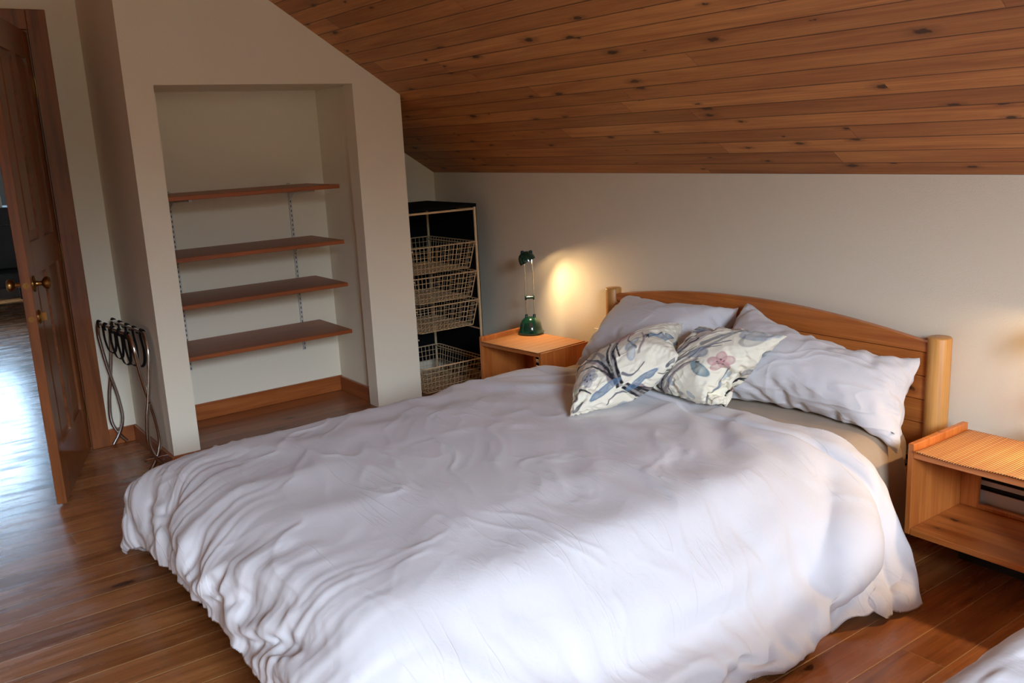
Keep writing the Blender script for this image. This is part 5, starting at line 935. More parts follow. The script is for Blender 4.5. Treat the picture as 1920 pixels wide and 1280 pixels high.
-18,20,0,-11,-35,-1,10,-17,52,43,24,-5,14,-4,2,1,-1,-7,6,5,-19,9,-1,-13,5,-2,-12,2,-3,13,-1,0,-12,1,-1,1,0,2,-8,-1,-8,-2,0,1,-9,-2,-2,-1,1,-3,36,1,-1,
-22,0,-4,24,-4,-1,-5,3,0,13,-4,4,12,-7,13,21,-11,-1,2,-3,15,-5,-6,-25,51,41,-7,6,-1,29,-17,18,16,-56,12,-6,9,7,-2,5,2,-3,-8,-5,-2,-6,4,0,12,1,0,-8,0,
-1,-5,0,-3,0,0,0,10,1,-5,-9,-2,-1,6,1,0,-2,-2,-7,5,2,0,2,0,1,4,1,0,1,-9,-6,21,0,37,36,-22,7,-2,-4,-19,56,36,25,-20,13,14,-26,25,-14,-23,4,4,-11,-5,-4,
0,2,4,21,2,-7,-41,-12,-4,13,9,-5,-14,-8,-1,19,10,3,8,2,-6,-18,-9,-2,22,10,2,-10,-2,-5,-17,-9,2,22,9,-2,13,2,-1,0,0,-5,-10,-2,7,14,-6,-4,35,-7,33,15,
-13,-1,56,38,16,-47,23,-7,-28,3,10,20,9,-10,-24,-4,-2,-17,-5,-7,-2,-1,4,20,10,-3,-24,-13,-3,17,9,-5,-8,-6,6,-8,-1,-1,24,12,2,-15,-9,-3,-13,-5,-2,33,13,
3,-27,-8,-6,-3,-4,-9,11,3,-2,44,8,-7,3,-2,-2,-10,2,24,43,-12])
SHAPES['pillow_b'] = (18, 26, 0.0004,
[2190,-1161,1054,71,45,4,49,45,-6,84,16,3,81,21,11,82,23,11,81,25,7,83,21,5,82,20,8,84,18,1,83,20,1,84,16,-2,84,16,-5,85,13,0,84,13,-7,85,11,-3,84,11,
-6,84,8,-11,84,11,-14,84,7,9,83,12,-14,84,10,-11,79,13,-29,71,8,-47,69,8,-49,67,14,-51,-16,64,30,0,-67,19,17,-33,-12,3,7,20,4,-15,1,-5,14,5,3,-1,1,5,
-26,-18,-2,16,12,6,-7,-8,-2,9,7,3,-14,-15,-5,28,21,0,-28,-19,-2,19,19,2,-25,-20,1,-1,-4,5,11,2,-1,26,20,-8,-38,-47,4,14,13,-2,-11,-9,-1,-3,-14,16,15,
26,1,10,-2,-9,43,22,10,67,24,-24,-31,-7,16,-42,46,0,-40,1,2,13,5,-3,10,5,4,-32,-24,2,17,17,8,-12,-13,-13,32,19,8,-38,-28,2,17,16,-2,2,1,0,-2,-3,8,-14,
-15,-9,16,14,5,-6,-4,0,1,-1,0,-3,-2,0,20,12,-1,-24,-18,2,1,-14,8,9,19,-9,14,-9,-2,30,17,-11,9,-10,10,46,36,-12,-10,33,1,1,-1,-8,-19,6,2,-30,1,8,-10,
-16,2,8,16,-4,14,0,0,-4,-2,10,-45,-18,0,27,15,-3,1,0,4,-15,-8,0,7,3,0,-4,-2,2,9,3,-1,-2,-2,0,-5,-2,4,-10,-11,0,19,12,-1,3,-7,1,15,8,-5,13,-5,-4,6,-2,
-9,10,-5,-17,1,-10,22,47,51,6,4,0,-36,-24,21,3,5,-4,-1,-7,2,7,-26,0,1,0,6,2,-8,-1,2,-18,-6,0,23,4,-2,-3,0,-1,11,-1,5,-47,-14,0,39,14,-1,-22,-6,5,15,3,
-1,-2,0,-1,-1,-2,0,-13,-4,6,6,-1,-5,27,-2,-5,14,-2,-5,4,-3,-6,3,-3,-10,4,-5,-6,-4,-5,13,49,52,-20,-2,10,12,2,-4,-5,-7,5,-2,-5,2,1,-14,4,0,-1,1,2,-8,-3,
0,1,3,-1,-1,-1,3,-9,1,-4,-20,-2,4,19,0,2,-13,-3,-1,18,2,4,-20,-6,-1,19,3,-4,11,-2,1,2,-1,3,-4,-1,0,-2,0,-4,7,-4,2,-3,1,-20,14,-13,2,-2,0,-8,-1,-4,13,
51,51,15,2,-5,-19,-3,12,-10,-9,6,1,4,-3,0,-7,3,-1,-1,-1,0,-10,4,-1,1,-1,3,-15,2,-2,1,1,6,-2,-1,-3,6,-3,0,1,-2,1,-2,0,-3,13,-5,1,-8,3,1,-3,0,0,-3,0,-3,
17,-8,0,-2,0,3,-5,1,-5,5,-3,-12,3,-5,-15,-3,-10,18,-1,8,7,48,54,19,11,-8,0,-2,-3,-25,-11,18,0,-1,0,-1,2,-3,0,-3,2,-1,-3,0,0,-4,1,0,-3,1,0,0,-1,1,-3,0,
0,3,-2,1,-7,1,-2,5,-2,0,0,-2,-1,2,-2,1,-5,2,-3,11,-7,0,-4,1,1,-1,0,-1,-1,0,-8,5,-7,22,-15,7,-7,4,-4,-14,1,-3,8,52,51,-8,-2,6,-16,-10,2,23,17,-10,-6,-7,
7,-1,-5,3,0,4,-5,-1,1,-1,-1,-3,1,0,1,-2,0,-4,1,0,0,0,0,0,-1,0,-2,0,-1,2,-3,0,-4,2,0,0,-1,-1,1,-3,-1,0,-1,-1,0,0,0,-2,0,-2,0,0,1,-4,1,2,-1,1,6,-3,2,-11,
-2,-7,0,51,52,-28,-11,6,24,12,-1,16,13,-20,-9,-11,13,-3,-1,3,-1,-4,2,0,-1,-1,0,3,-3,-1,-1,-2,0,-1,1,0,1,-3,-1,-1,-1,-1,0,0,0,-2,-1,0,-4,3,-2,4,-5,-1,0,
-1,1,-4,3,1,-3,1,0,-3,3,2,-3,0,6,-6,3,-29,10,-15,0,-3,-2,16,-5,7,-1,50,53,8,5,1,16,5,-17,-36,-23,29,11,15,-13,3,7,-8,-1,-3,3,-1,-1,0,0,-3,0,-1,2,-2,-1,
3,-5,-1,-2,1,0,-3,1,-2,3,-5,0,-2,2,-1,0,-2,0,-5,4,1,-3,2,-4,4,-7,2,-4,5,2,-5,3,-4,4,-4,1,-3,1,21,-12,7,-18,2,-2,0,-1,-4,-8,51,52,32,12,-14,-41,-15,19,
15,7,-5,2,5,-6,0,-5,4,0,1,-3,0,1,-4,-3,7,-14,0,-3,6,-1,1,-6,-1,0,-1,-3,0,-2,0,-2,3,0,-2,1,-2,2,-8,-2,-2,3,0,-3,4,3,-6,9,-4,5,-10,-4,1,-7,9,-15,23,-5,4,
-5,9,-7,7,22,-8,2,-23,2,-5,-10,49,53,-14,-6,8,10,4,-3,15,14,-12,1,2,-5,-1,-1,0,-1,4,-10,-2,4,-12,1,-4,8,-4,3,-24,0,-4,22,-1,1,-6,-4,0,-16,0,-3,14,-1,0,
-2,-4,0,-11,3,-2,11,-4,0,-16,-1,-2,17,4,-6,15,-5,3,-10,1,-7,11,8,-8,12,3,-2,0,5,-5,1,1,-2,0,-10,48,54,-26,-11,3,34,23,-9,5,4,-7,0,0,-1,0,8,-25,-3,-4,0,
-2,0,7,-2,1,-7,1,-1,4,-4,0,-14,-6,-2,-3,1,-1,9,-1,0,-11,-3,-1,5,2,-3,3,-5,-1,-15,0,-4,24,2,2,-6,-1,-1,7,1,-2,3,-1,-2,-11,-1,-5,20,7,-5,10,0,-4,-2,17,
-7,5,-19,46,54,15,9,2,15,15,-24,-6,-3,5,1,6,-20,-4,-1,-9,-4,-2,-15,-9,2,4,1,0,-1,1,-2,8,2,-1,-14,-11,-5,-5,4,1,8,-1,-3,-7,-3,0,5,3,-1,18,-6,-3,-21,2,
-1,-2,-3,-5,-5,-1,4,21,-2,-13,-7,-1,5,32,6,0,4,-6,-5,-6,27,-13,22,4,2,-4,-18,44,55,23,22,-12,2,1,-18,5,5,-7,-13,3,-19,0,0,4,-3,-2,-15,-7,-5,-14,0,2,14,
-1,-4,-7,-4,-1,1,5,-9,-20,-3,9,32,-6,-7,-19,3,3,9,-3,-2,2,5,2,10,-8,-12,-24,-2,8,30,1,-2,-12,2,-6,2,-2,-3,-8,-3,5,21,10,-1,23,7,-9,12,16,-10,4,-7,50,
53,15,-1,-17,-8,11,-27,2,16,-23,-10,-12,-26,-2,3,10,-2,4,8,4,-8,-9,-3,3,4,-10,-15,-18,4,0,1,7,16,37,-7,-7,-20,0,-6,-1,0,4,3,-5,-3,0,3,3,14,0,-1,-7,-4,
-2,7,0,-4,-9,-3,1,23,4,-4,-27,-1,-10,-10,6,-1,27,-5,1,33,23,-12,20,3,59,41,4,15,-40,-5,-4,-1,-9,-3,-35,5,2,19,-7,-5,-15,0,-2,7,3,2,2,-6,-13,-21,2,12,
19,-7,-1,1,-3,-5,-5,4,-7,-11,0,9,21,-4,-11,-18,2,-1,1,-5,-4,5,3,13,29,2,-11,-31,-5,-5,3,5,6,13,-6,4,13,0,-3,-6,-6,-3,2,3,-4,1,13,-21,52], [2190,-1161,
1054,71,45,4,49,45,-6,84,16,3,81,21,11,82,23,11,81,25,7,83,21,5,82,20,8,84,18,1,83,20,1,84,16,-2,84,16,-5,85,13,0,84,13,-7,85,11,-3,84,11,-6,84,8,-11,
84,11,-14,84,7,9,83,12,-14,84,10,-11,79,13,-29,71,8,-47,69,8,-49,67,14,-51,-16,64,30,-14,5,-46,24,-9,35,-10,13,-24,3,-7,8,1,6,-4,0,-8,-20,4,-3,-8,-3,5,
19,1,-6,-17,-3,2,24,0,-8,-33,7,0,-1,-1,9,29,-1,-10,-25,1,8,29,0,-1,0,3,-2,-4,3,-5,32,-5,2,-33,-5,1,10,7,-7,26,5,-7,-4,2,8,-5,-1,-4,0,15,-39,32,10,67,
24,-24,-14,-23,7,1,-8,4,6,12,-4,10,-29,-14,-6,1,7,4,7,2,3,4,-3,-11,-24,4,6,14,1,1,4,0,0,5,-1,-1,6,-5,-9,-25,7,8,29,5,-10,-24,1,1,0,1,4,26,-8,1,2,3,-1,
-7,10,-6,27,-9,0,-26,-8,1,5,12,-38,29,14,-9,11,-11,6,8,10,46,36,16,6,17,-43,17,-73,2,0,11,-7,4,6,14,0,19,-7,-2,-10,-3,0,9,10,0,-23,-6,-1,3,6,-2,-12,-1,
0,29,-2,-1,-16,9,-2,17,-5,-2,-26,-1,0,0,3,0,22,-1,-2,-17,-6,-1,6,7,-2,18,-4,-1,-25,7,-3,-1,7,-18,15,0,14,-5,-7,4,-9,-18,-28,51,22,47,51,-12,13,-4,-27,
6,-10,-5,6,-33,7,0,6,2,-4,-8,1,3,-12,0,0,-5,2,1,8,-3,-2,3,3,-8,-26,3,5,21,-4,-2,21,1,-3,-34,1,2,18,0,-1,-1,-1,-3,-11,3,0,-3,2,1,14,-5,-10,-19,4,1,14,1,
3,18,-2,0,-30,4,3,29,13,-10,24,-31,-21,11,13,49,52,-35,7,-7,35,-2,10,-26,11,-19,-2,7,-29,1,1,-7,0,-1,-2,2,-4,-11,0,1,9,7,0,12,-5,0,-9,-1,-4,-14,3,1,3,
0,-1,0,3,0,24,-3,0,-15,1,-1,8,-2,-3,-1,4,0,-13,-2,-1,1,3,-3,-2,-3,-3,-13,7,4,20,-1,-2,-6,-25,-31,53,5,5,-4,13,51,51,-8,4,4,-10,2,-5,4,-1,1,-8,7,-12,-7,
10,-39,6,-4,21,-1,-1,-2,-2,2,-8,1,-2,-12,1,-3,21,2,3,-23,2,-2,-11,-1,1,15,-1,-3,-15,1,-1,24,0,0,-23,0,1,10,9,-5,-18,-4,3,19,-2,-3,-10,4,0,10,1,-1,10,
-2,-11,22,-2,-11,12,-8,-6,2,7,48,54,9,3,3,-7,1,-1,-7,3,-3,-4,0,-3,0,1,0,-4,5,-10,-2,3,-6,1,-2,0,-3,5,-18,1,1,-9,2,-3,14,-1,-1,-2,0,1,-4,0,0,-4,0,-1,-7,
0,-1,2,0,0,-6,-4,-6,5,11,2,9,0,0,-9,-1,-3,0,-2,-9,30,-8,-14,12,2,1,-1,-1,-5,-3,8,52,51,30,-12,5,-4,1,0,-15,-2,4,-8,8,-3,-14,8,-8,0,-2,1,-1,2,-4,-2,2,
-4,1,-1,0,0,3,-5,-2,1,-4,0,-1,0,0,-1,-4,0,1,0,0,-2,-4,0,2,1,0,-2,3,4,4,-15,-1,-2,4,0,-9,18,-2,-9,8,-3,-6,4,2,1,-2,-9,-7,2,6,0,-5,0,51,52,-37,2,-11,6,1,
3,16,4,1,8,-7,8,7,-3,3,-1,2,-2,-1,0,-1,0,-1,-1,-1,0,-1,-1,-1,0,1,-1,-1,-1,2,-4,-1,-3,1,0,2,-2,0,0,-2,0,-4,4,0,-4,2,0,1,-1,-1,-6,4,0,1,-3,0,0,0,3,7,-7,
-21,-22,7,-2,0,0,16,9,-7,-1,50,53,23,1,3,-24,0,2,1,-1,-1,-2,1,-2,4,-4,3,-2,2,-3,0,-2,0,-1,0,-1,2,-9,5,-1,3,-3,-2,3,-3,-1,-2,0,1,-5,2,0,-6,3,-1,5,-4,-1,
-1,0,-1,0,-1,0,-3,1,0,3,-2,0,-2,1,0,2,-2,0,1,-2,-9,-11,4,-9,-6,-7,18,11,-3,-8,51,52,14,-1,7,6,-5,2,-5,0,0,-3,0,0,-1,-1,-1,-1,-1,-1,1,-8,3,-1,1,0,-1,-1,
-1,1,-11,4,-1,1,-1,1,-16,1,-4,15,-3,-1,-1,0,-1,-7,1,0,-4,0,-1,-4,-1,-2,2,-1,0,3,-2,-1,13,-3,0,-4,1,-3,-5,1,28,26,-19,-13,-4,5,-9,-8,-1,-10,49,53,-19,0,
-7,20,1,6,9,-2,6,4,-7,3,1,-2,2,0,-5,1,0,-7,1,2,-23,6,-4,14,-3,0,5,-2,1,-17,2,-4,-6,-1,-1,2,0,0,3,-2,-1,-2,0,-2,-13,-5,-2,19,2,-2,0,-1,-2,2,-1,1,-4,1,1,
6,-5,3,17,-4,2,2,-2,15,6,-7,-12,-6,2,-10,48,54,-13,3,1,11,0,0,9,-6,5,9,-7,5,7,-21,5,-1,2,-1,-4,-4,2,-1,-5,-2,3,-17,2,-5,9,-1,-2,1,-1,2,8,-2,-5,-11,0,
-1,-4,0,1,1,-1,-7,5,-2,-1,-11,-1,2,9,1,-1,0,-2,-1,-7,-4,-6,15,-1,1,1,1,6,19,-6,19,8,-10,-7,-4,1,-19,46,54,14,1,8,12,-9,5,6,-8,1,2,-7,3,-1,-8,1,4,-23,4,
-3,-27,-13,-6,36,13,0,-5,-4,-3,-33,-8,-1,21,8,-1,-5,-4,6,-19,-10,-9,26,11,-2,-6,-3,4,-7,-3,-8,29,5,-1,-13,-2,2,6,1,-9,-17,-13,-1,21,5,0,3,-2,-1,1,-2,2,
19,-3,18,10,-9,-18,44,55,28,-3,11,17,-30,4,-5,7,1,1,-24,2,-7,-28,-7,0,17,7,-10,-13,-2,4,-2,-3,-1,8,3,4,7,1,-8,-21,-9,1,18,7,-5,-10,-4,0,3,0,-9,-18,-13,
-3,38,14,9,-22,-6,-1,11,3,-1,2,2,-2,-7,-8,-5,7,3,-8,-2,-13,1,26,7,11,11,-5,13,12,-6,-7,50,53,11,-17,-1,-2,-21,7,17,-55,4,-3,10,3,1,10,3,-6,-9,0,4,14,2,
-4,-36,-20,-3,15,12,-1,5,3,0,-17,-13,-4,16,11,-7,17,4,6,-17,-6,5,12,2,-2,-20,-10,-6,2,4,-4,-6,-9,-2,7,7,4,12,6,-6,-18,-15,3,2,3,-6,17,0,2,43,2,11,10,
-6,3,59,41,22,-59,25,1,-13,3,-7,-2,1,-5,-26,-9,-2,10,2,-2,-14,-7,3,18,2,-2,5,6,-5,-28,-17,-4,1,1,2,21,15,-3,-21,-14,5,5,2,-5,-11,-8,-2,14,13,1,3,2,0,
-6,-9,-2,4,7,-5,-8,-10,-4,26,9,7,-8,1,-6,12,2,-5,-6,-6,-3,-3,-9,4,46,3])
SHAPES['cushion_a'] = (31, 31, 0.0004,
[2118,-2648,1154,9,36,17,8,38,14,8,36,16,1,38,13,4,38,13,5,39,12,4,39,11,3,39,11,5,39,11,10,37,13,9,37,14,4,37,15,6,38,15,8,37,13,11,38,12,8,37,14,12,
36,14,15,34,17,10,36,15,12,36,16,14,34,17,17,34,16,14,34,15,16,34,17,19,32,16,20,31,17,23,28,18,25,27,17,24,29,15,18,36,7,-28,22,1,-2,-8,13,-1,3,-5,5,
-11,15,3,1,3,3,0,3,-6,3,-7,10,-4,9,-4,2,-3,6,-2,5,-10,5,-8,12,-9,9,3,1,1,-1,2,-2,4,1,1,-16,4,-9,1,1,0,5,-2,6,10,-7,3,8,-2,1,0,2,0,-12,5,-3,6,-4,2,-6,5,
-2,-7,6,-6,1,1,1,5,-4,4,1,3,-2,3,-4,2,-3,6,-3,-13,5,-16,-26,26,0,1,2,-2,1,-30,32,-10,18,-24,1,0,3,1,-2,7,22,-14,21,-16,8,-11,11,-2,9,-17,6,-19,23,-15,
20,-5,7,-1,5,0,1,3,1,0,-12,5,-5,-5,0,-3,9,-3,6,5,-3,1,1,1,1,-16,9,-11,11,-10,9,15,-3,3,-7,7,-2,-13,4,-5,3,1,0,1,0,1,0,4,-3,3,-3,4,2,1,0,-13,8,-16,-8,
-6,-16,-26,24,6,-5,-18,12,-1,7,-2,15,-12,19,-4,1,-2,8,-4,3,-12,10,-7,6,-1,4,-16,4,-21,23,-10,24,-5,6,-2,-1,0,-1,-1,2,-2,0,0,1,-11,-1,-10,18,-1,13,9,-9,
3,0,1,-1,-22,14,-14,15,-6,12,-11,11,-10,7,-9,8,1,0,1,9,-1,2,-6,1,-1,5,-4,2,-2,2,-1,3,-3,0,-24,18,-27,1,0,-2,-1,-3,-4,-21,28,6,-4,-1,0,1,2,-1,-1,-1,3,4,
-24,24,-5,5,-5,0,0,0,-8,2,-13,21,-6,21,-10,8,-7,3,-5,4,-1,2,-3,0,-1,2,-2,1,-2,1,1,0,12,-7,7,-2,2,-1,-6,5,-4,6,0,4,-11,5,-10,10,-10,10,-4,5,-4,1,-1,1,1,
1,0,13,-6,5,-10,9,-5,6,-9,4,-17,18,-19,0,1,-1,-8,-6,-17,3,2,2,-23,27,5,0,2,0,7,6,-7,-8,-6,8,1,1,-1,-5,-19,19,-5,5,-12,18,-10,23,-13,7,-11,11,-10,10,-6,
8,-6,0,0,1,2,-1,1,-5,1,-5,9,0,7,6,-7,4,-7,8,-5,-2,2,-2,1,-1,0,0,1,0,0,-2,1,0,2,-1,0,-1,1,12,-6,6,-10,6,-6,9,-7,6,-15,17,-18,-6,-1,-13,-1,-2,-8,7,5,12,
-5,-6,-6,-24,26,4,8,7,-4,-9,-5,7,-6,-9,5,-2,-8,3,0,5,-2,9,-8,16,-3,5,-5,4,-2,3,-1,1,1,-3,4,-7,1,-2,4,-1,0,-1,12,-4,10,-2,0,-1,-1,0,-1,-2,3,-2,0,0,0,1,
0,0,-1,0,-1,0,2,-1,-1,1,-1,-2,3,-4,2,-2,3,9,-5,8,-12,11,-18,-2,1,-7,4,1,5,1,1,2,-7,-6,-13,1,1,1,-21,28,8,-12,-17,6,0,2,-1,-1,-6,2,3,13,-5,1,1,-1,-1,-2,
3,2,-6,9,6,-4,9,-6,9,-13,2,-4,7,-3,6,-12,1,1,-1,2,-12,14,17,-4,11,-16,16,-18,2,-5,6,0,0,0,3,-2,4,1,0,1,-2,4,-5,1,-2,3,1,0,0,-3,2,-3,-3,5,-14,-1,1,-3,1,
1,3,-1,-1,-2,-1,-2,-4,-1,-2,-4,2,0,1,-23,26,8,2,3,0,-14,-19,6,4,9,-4,0,2,-1,3,5,-4,-2,-6,7,0,2,-2,1,-3,5,2,-3,6,-1,4,-7,0,0,1,0,-3,4,1,2,-1,0,-1,2,6,
-4,8,-4,6,-8,-2,3,-8,1,-8,11,10,-6,10,-4,5,-4,-5,7,-12,0,-1,2,-1,5,-11,0,-1,3,2,0,2,-1,0,-3,-5,-4,-14,0,2,5,1,-2,-2,3,2,2,-24,26,6,-7,-6,0,9,10,-2,-7,
-6,3,2,2,-1,-3,-5,3,1,2,-1,0,0,0,-1,-2,4,1,-1,2,-1,1,-3,3,-7,12,1,0,1,-1,6,-8,0,3,-7,0,-3,8,-1,1,-4,2,-1,4,1,1,0,0,1,-2,0,0,0,1,-1,3,-2,4,-10,0,-1,1,0,
0,3,-1,0,-4,-2,-1,-9,-2,-5,-7,2,-5,-10,2,11,19,3,-2,-1,-24,26,6,1,2,0,-10,-9,2,7,10,-4,-5,-8,5,2,2,-1,0,1,-1,1,1,-2,-1,-2,3,-1,-2,4,3,-4,8,-1,3,-4,0,2,
-4,0,0,1,0,-2,4,0,3,-7,2,-3,8,0,0,0,0,2,-4,-1,2,-5,0,0,1,0,1,-1,1,-1,0,0,0,5,0,1,-6,-1,-1,-6,-1,-1,-3,4,4,5,-8,-10,-12,4,-2,-4,4,9,10,-26,24,5,-2,0,0,
8,8,-1,-11,-12,4,2,4,-2,0,0,0,1,1,-1,-2,-4,6,3,4,-7,-1,-1,3,-1,-2,3,1,2,-3,0,-3,6,0,2,-4,1,0,1,0,0,-1,0,-2,4,1,-2,7,-1,5,-9,1,-1,3,0,2,-8,0,-1,3,0,-1,
5,-1,1,-9,0,1,2,-2,-2,-9,-1,-10,-16,-1,3,5,21,13,33,-9,-3,-6,-8,-5,-7,-27,23,5,4,5,0,-9,-7,0,6,7,-1,0,-1,0,-3,-3,3,0,-2,2,0,1,-2,0,1,1,1,0,-2,0,1,0,-1,
-3,4,1,3,-4,0,0,0,0,-1,1,0,-1,5,0,2,-3,1,-1,-3,0,1,-1,0,0,1,0,0,2,0,0,0,1,0,1,2,-2,7,-6,-4,-25,0,0,-2,6,9,16,12,0,15,-10,1,-15,-11,-19,-17,15,5,36,-27,
24,3,-2,-1,-1,17,13,-2,-8,-4,0,7,4,-3,-3,-2,1,-13,-10,9,1,0,0,-1,-1,1,1,1,-2,0,1,-2,1,1,0,0,0,-2,-1,-1,3,1,1,-1,0,-1,1,0,0,0,0,1,-1,0,-1,3,1,1,-4,0,-2,
5,0,2,-5,0,-1,2,1,1,-2,6,3,10,2,0,2,-5,-2,-5,2,1,3,-8,-5,-9,4,3,0,4,0,-6,-20,29,3,-1,2,0,3,3,-3,3,1,0,-19,-19,9,4,7,-5,3,4,-3,-2,-2,4,2,1,-3,-1,0,1,1,
0,-1,-1,-1,3,0,-1,2,1,1,-2,0,0,1,0,0,-1,1,1,-2,0,0,0,0,-1,3,-1,0,2,0,1,-2,1,-2,2,0,3,-6,0,-1,3,-2,-2,-7,1,0,1,13,1,24,-17,-7,-27,2,4,6,7,5,2,1,0,-5,
-22,28,2,7,6,0,-22,-25,5,0,-1,1,8,16,-5,0,1,-1,5,5,-3,-3,-4,4,-1,-1,1,0,1,0,0,-1,2,1,1,-3,0,0,0,0,1,-1,0,-1,1,1,1,-1,-1,-1,2,0,-1,2,0,1,-3,1,-1,2,1,1,
-2,-1,1,1,0,-2,2,0,1,-3,1,0,1,4,2,8,-1,0,-3,3,2,1,-12,-10,-12,11,8,10,-1,-1,-9,-24,27,2,-10,-13,0,5,10,2,1,2,-1,3,3,-2,-6,-9,7,1,1,-1,4,6,-8,-1,0,2,1,
0,-1,-1,-1,2,0,1,-1,0,-1,2,0,-1,1,0,0,-1,0,1,0,1,1,-3,0,0,3,0,0,-1,0,0,0,-1,-1,2,1,0,-2,0,1,1,1,0,0,5,1,11,1,-1,2,-4,1,-9,4,1,4,16,4,3,-14,-4,-5,-2,-1,
-7,-23,27,5,-3,-1,-1,-3,-1,-1,-1,-2,1,-2,-4,2,2,5,-2,3,2,-4,0,1,1,0,-1,0,0,0,0,0,1,1,0,-2,2,1,2,-4,-1,-1,3,1,1,-2,-1,-1,2,0,-1,2,1,1,-4,0,0,0,0,1,0,0,
0,1,1,0,-3,0,0,0,0,0,0,0,0,5,1,0,0,1,1,0,-3,-2,-4,8,4,12,11,2,2,-11,-4,-11,-27,24,2,6,6,1,2,3,-1,-8,-6,1,-4,-5,2,3,3,-2,2,4,-5,0,-1,0,-1,-1,3,0,-1,2,2,
2,-5,-2,-2,4,-1,-1,4,2,2,-5,-1,0,1,1,0,-3,1,1,-1,-1,-1,2,1,0,1,-1,-1,0,1,1,-1,-1,0,3,2,0,-7,0,0,-2,0,0,7,-1,1,1,1,0,3,7,3,7,-3,-2,-6,-5,-4,-5,2,0,1,
-26,25,2,3,4,0,-7,-5,0,11,9,-2,-9,-8,2,1,2,-3,-1,-2,4,0,1,0,3,2,-5,-2,-1,3,-1,-2,3,2,3,-4,3,1,-8,-3,-2,6,1,0,-1,-1,0,3,1,0,-2,-1,0,1,0,0,1,1,1,-2,0,-1,
1,0,0,1,-1,0,3,1,0,1,0,0,-8,1,0,0,0,0,5,1,1,2,-1,1,0,0,-3,-2,4,1,2,-25,25,1,-1,1,-1,4,6,1,-13,-17,1,8,13,-4,4,2,-2,-3,-2,3,0,-1,1,-1,0,0,0,0,0,1,1,-1,
1,0,-3,3,1,-3,-1,0,0,-1,0,1,0,-1,1,-1,0,1,1,0,1,-1,0,0,0,-1,4,1,1,-6,-1,-1,4,0,0,0,0,0,0,0,1,4,1,-1,1,0,1,-2,2,0,3,-7,-6,-10,6,5,5,3,1,3,-25,25,2,-10,
-12,-1,-2,-5,-1,9,18,0,1,1,0,-1,-1,0,4,3,-4,-2,-1,2,-1,-2,4,2,2,-4,3,1,-7,-1,0,3,0,0,-1,-1,-1,2,-1,0,1,3,1,-4,0,0,0,-2,0,3,1,-1,0,0,0,-2,-3,-2,11,1,1,
-5,0,1,0,1,0,-4,0,-1,5,-1,1,3,0,-1,-3,1,1,1,10,4,9,-3,-2,-3,-1,-1,-2,-28,23,0,3,5,1,-4,-3,0,6,6,-4,-3,-4,2,2,2,-2,-2,-2,2,0,0,0,0,1,1,6,2,-12,-3,-1,7,
0,0,-1,1,0,-2,-1,0,1,4,0,-5,-3,0,4,-1,0,2,5,0,-8,0,1,0,-5,-1,8,5,0,-9,-6,-1,10,0,-1,0,-1,0,6,0,1,-3,1,-1,4,-1,0,-5,-2,-7,-12,1,4,6,17,8,20,-11,-5,-7,
-27,24,0,-5,-6,-2,12,15,0,-12,-14,4,8,10,-6,0,0,0,-1,0,2,2,1,-2,14,0,-17,-12,0,12,0,1,-2,10,-1,-10,-13,0,15,15,0,-15,-12,0,10,4,0,-6,-2,-1,4,-1,1,1,2,
0,-1,-1,0,0,3,0,-3,-6,-2,4,-1,0,5,-1,0,1,0,-1,3,-1,1,2,0,-3,-7,8,6,19,4,-1,5,-8,-2,-12,6,2,2,-29,21,-2,5,7,3,-12,-14,0,11,15,-5,3,2,-2,-2,-1,2,3,1,-3,
6,2,-7,4,-1,-6,0,-1,0,-3,0,3,3,-1,-4,2,-1,-1,0,1,0,-5,-1,3,-5,1,6,2,0,-4,1,0,1,-5,-1,4,7,1,-6,-7,0,9,22,-1,-15,-20,0,8,-2,-1,3,-2,0,3,1,-1,1,3,3,18,-4,
-1,-11,3,1,6,-2,-2,-2,6,2,2,-30,20,-2,-3,-4,0,5,10,-1,5,4,-2,2,1,-1,-1,-1,0,4,3,-5,5,0,-4,2,-3,-5,0,1,0,-2,-1,2,1,0,-2,13,-3,-7,-10,4,6,-2,-1,1,-3,0,1,
0,0,1,-4,0,3,4,1,-3,1,-1,-1,8,-1,-5,0,-1,0,2,0,0,-16,1,9,-2,-1,2,-2,0,5,0,0,3,1,1,6,-2,-3,-12,11,6,18,-5,-3,-4,-30,18,-4,0,4,1,12,11,-3,-7,-4,3,0,0,-1,
10,4,-9,2,0,-3,12,-7,-12,-12,8,14,20,-5,-10,-14,1,1,-9,2,11,8,-3,-11,-8,-1,4,7,2,-3,-2,0,1,0,0,0,2,0,-1,3,-1,-3,3,-1,-1,0,0,0,-3,2,3,-9,-2,1,1,-1,0,1,
1,0,5,-3,-4,-16,1,15,1,-1,-2,1,3,7,1,0,6,6,2,5,-32,17,-3,6,9,0,3,4,-3,0,1,0,18,1,-15,-6,1,3,5,-2,-3,-1,2,2,16,-11,-11,-23,6,8,16,0,-4,-11,3,5,-6,3,11,
23,-6,-14,3,-1,-1,-15,1,0,-3,2,1,12,-6,-6,-1,1,1,6,-4,-2,-4,2,1,-18,4,6,5,1,0,-5,0,1,1,-1,0,1,0,-1,12,-2,-4,-23,5,31,-1,-1,-4,1,0,-1,6,1,6,-30,19,-1,
10,12,-5,-11,-8,5,30,8,-22,-4,2,2,-2,0,1,3,-1,-2,5,-6,-7,-12,7,14,23,-6,-9,-18,2,0,5,-1,-1,-7,2,3,-6,3,7,18,-3,-9,-7,-2,-2,3,-1,-1,4,-3,-2,7,-4,-2,-8,
5,2,-11,3,4,-7,-1,3,-5,-2,2,13,2,-5,-3,1,1,-3,1,4,10,-3,-8,4,-1,0,-21,6,32,-2,-9,-21,2,5,24,-30,19,-2,0,2,-2,32,11,-19,-12,1,6,-1,-1,0,19,-7,-11,-5,2,
